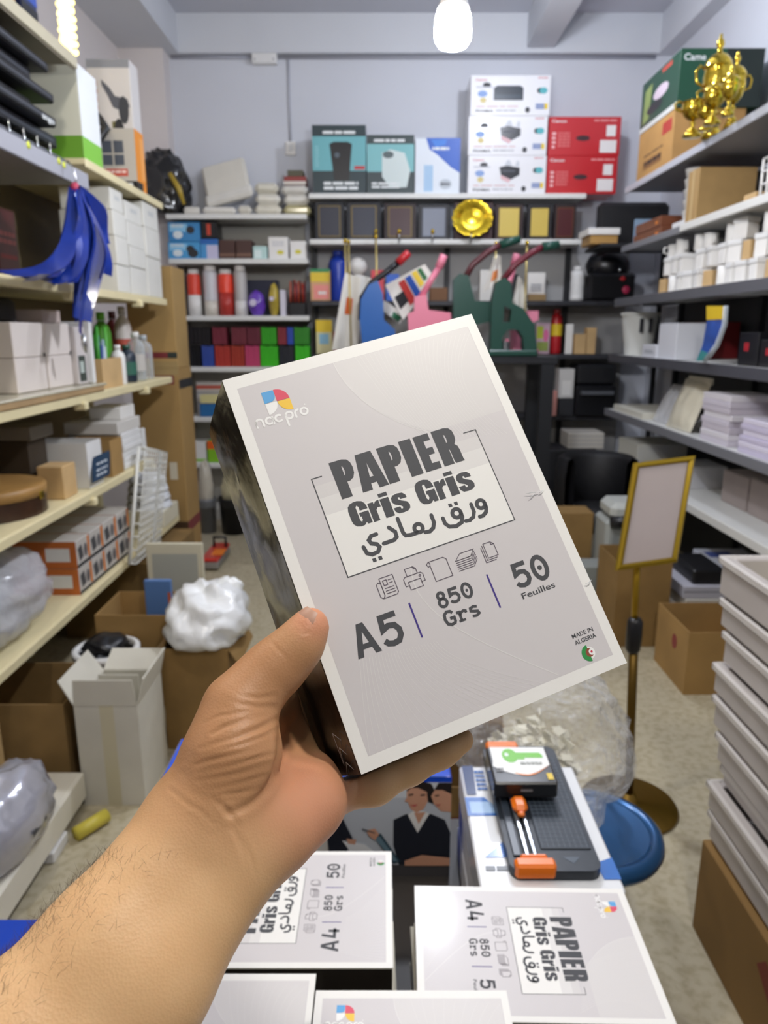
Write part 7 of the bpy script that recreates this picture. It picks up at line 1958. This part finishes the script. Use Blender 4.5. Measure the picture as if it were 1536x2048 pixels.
# cartons on the floor by the right shelves
open_carton('cardboard_carton', 'tall open brown carton behind the gold sign pole', (1.12, 1.38, 3.30, 3.62, .0005, .43), CARD2, '', ())
open_carton('cardboard_carton', 'open empty brown carton between the gold sign pole and the white trays', (1.275, 1.62, 2.815, 3.16, .0005, .285), CARD, '', (), ps=[('l', 'o', .6, .35, .08, .12, mat('#8a3a3a'))])
for k in range(5):
    pack('paper_pack', f'pale flat pack, {ORD[k]} from below in the pile behind the open empty carton', 'pack', (1.45 + .01 * (k % 2), 1.98, 3.30 + .012 * (k % 3), 3.80, .0005 + .062 * k, .061 + .062 * k), mat(('#c9c6be', '#b9b9c4', '#d2cec4')[k % 3], .45), [('f', 'r', 0, .4, 1, .5, mat('#8a8c98'))], 'pile of pale packs')
t = thing('adapter_box', 'black boxy adapter with a cable on the pile of pale packs', 'adapter', (1.6, 3.45, .312))
part('case_body', MB().box(1.50, 1.66, 3.34, 3.62, .3115, .385, b=.01, M=Matrix.Identity(4)), BLACK, t)
part('cable', MB().tube([(1.66, 3.36, .34), (1.70, 3.33, .335), (1.74, 3.36, .33), (1.78, 3.42, .325)], .009, 8), BLACK, t)
pack('product_box', 'white and blue packet on the pile of pale packs', 'packet', (1.68, 1.95, 3.46, 3.78, .3115, .36), mat('#c9cdd8', .4), [('t', 'r', .1, .2, .6, .5, mat('#4a5a9a')), ('f', 'r', 0, .3, 1, .6, WHITE)])
# foreground: white trays stacked on a carton
TR = mat('#bdb7b4', .4, var=.06, vs=8, coat=.25)
pack('cardboard_box', 'big brown carton at the lower right corner under the white trays', 'box', (.802, 1.42, .80, 1.575, .0005, .262), mat('#8a6a3a', .75, var=.1, vs=4), [('l', 'p', [(.42, .16), (.62, .5), (.78, .84), (.68, .92), (.52, .6), (.38, .3)], mat('#7a2f22', .6))])
def tray(label, x0, y1, z0, h, tilt=0.):
    t = thing('white_tray', label, 'tray', (x0 + .3, 1.2, z0), 'white trays stacked at the right')
    x1, y0, w = x0 + .60, .80, .022
    mb = MB()
    mb.box(x0 + .012, x1 - .012, y0 + .012, y1 - .012, z0, z0 + .006)
    mb.box(x0, x0 + w, y0, y1, z0 + .0065, z0 + h, b=.003); mb.box(x1 - w, x1, y0, y1, z0 + .0065, z0 + h, b=.003)
    mb.box(x0 + w, x1 - w, y1 - w, y1, z0 + .0065, z0 + h, b=.003); mb.box(x0 + w, x1 - w, y0, y0 + w, z0 + .0065, z0 + h, b=.003)
    part('tray_body', mb, TR, t)
    part('rim', MB().box(x0 - .008, x0 + .003, y0, y1 + .006, z0 + h - .016, z0 + h + .003, b=.003).box(x0 - .008, x1, y1 - .003, y1 + .008, z0 + h - .016, z0 + h + .003, b=.003), mat('#d3cfcc', .35, coat=.3), t)
    return t
hs = [(.266, .078, .815, 1.572), (.349, .075, .806, 1.578), (.429, .05, .826, 1.56), (.484, .075, .812, 1.575), (.564, .08, .806, 1.60), (.649, .075, .802, 1.61), (.729, .08, .812, 1.602), (.814, .072, .806, 1.622), (.891, .095, .800, 1.635)]
for i, (z0, h, x0, y1) in enumerate(hs):
    tray(f'white plastic tray, {(ORD + ["topmost"])[i] if i < 8 else "topmost and empty"}{" from below" if i < 8 else ""} in the stack at the right edge', x0, y1, z0, h)
part('inner_lining', MB().box(.83, 1.37, .83, 1.60, .898, .903), mat('#d3cdb4', .5), SC.objects['white_tray.0%02d' % 14] if False else [o for o in SC.objects if o.get('label', '').startswith('white plastic tray, topmost')][0])
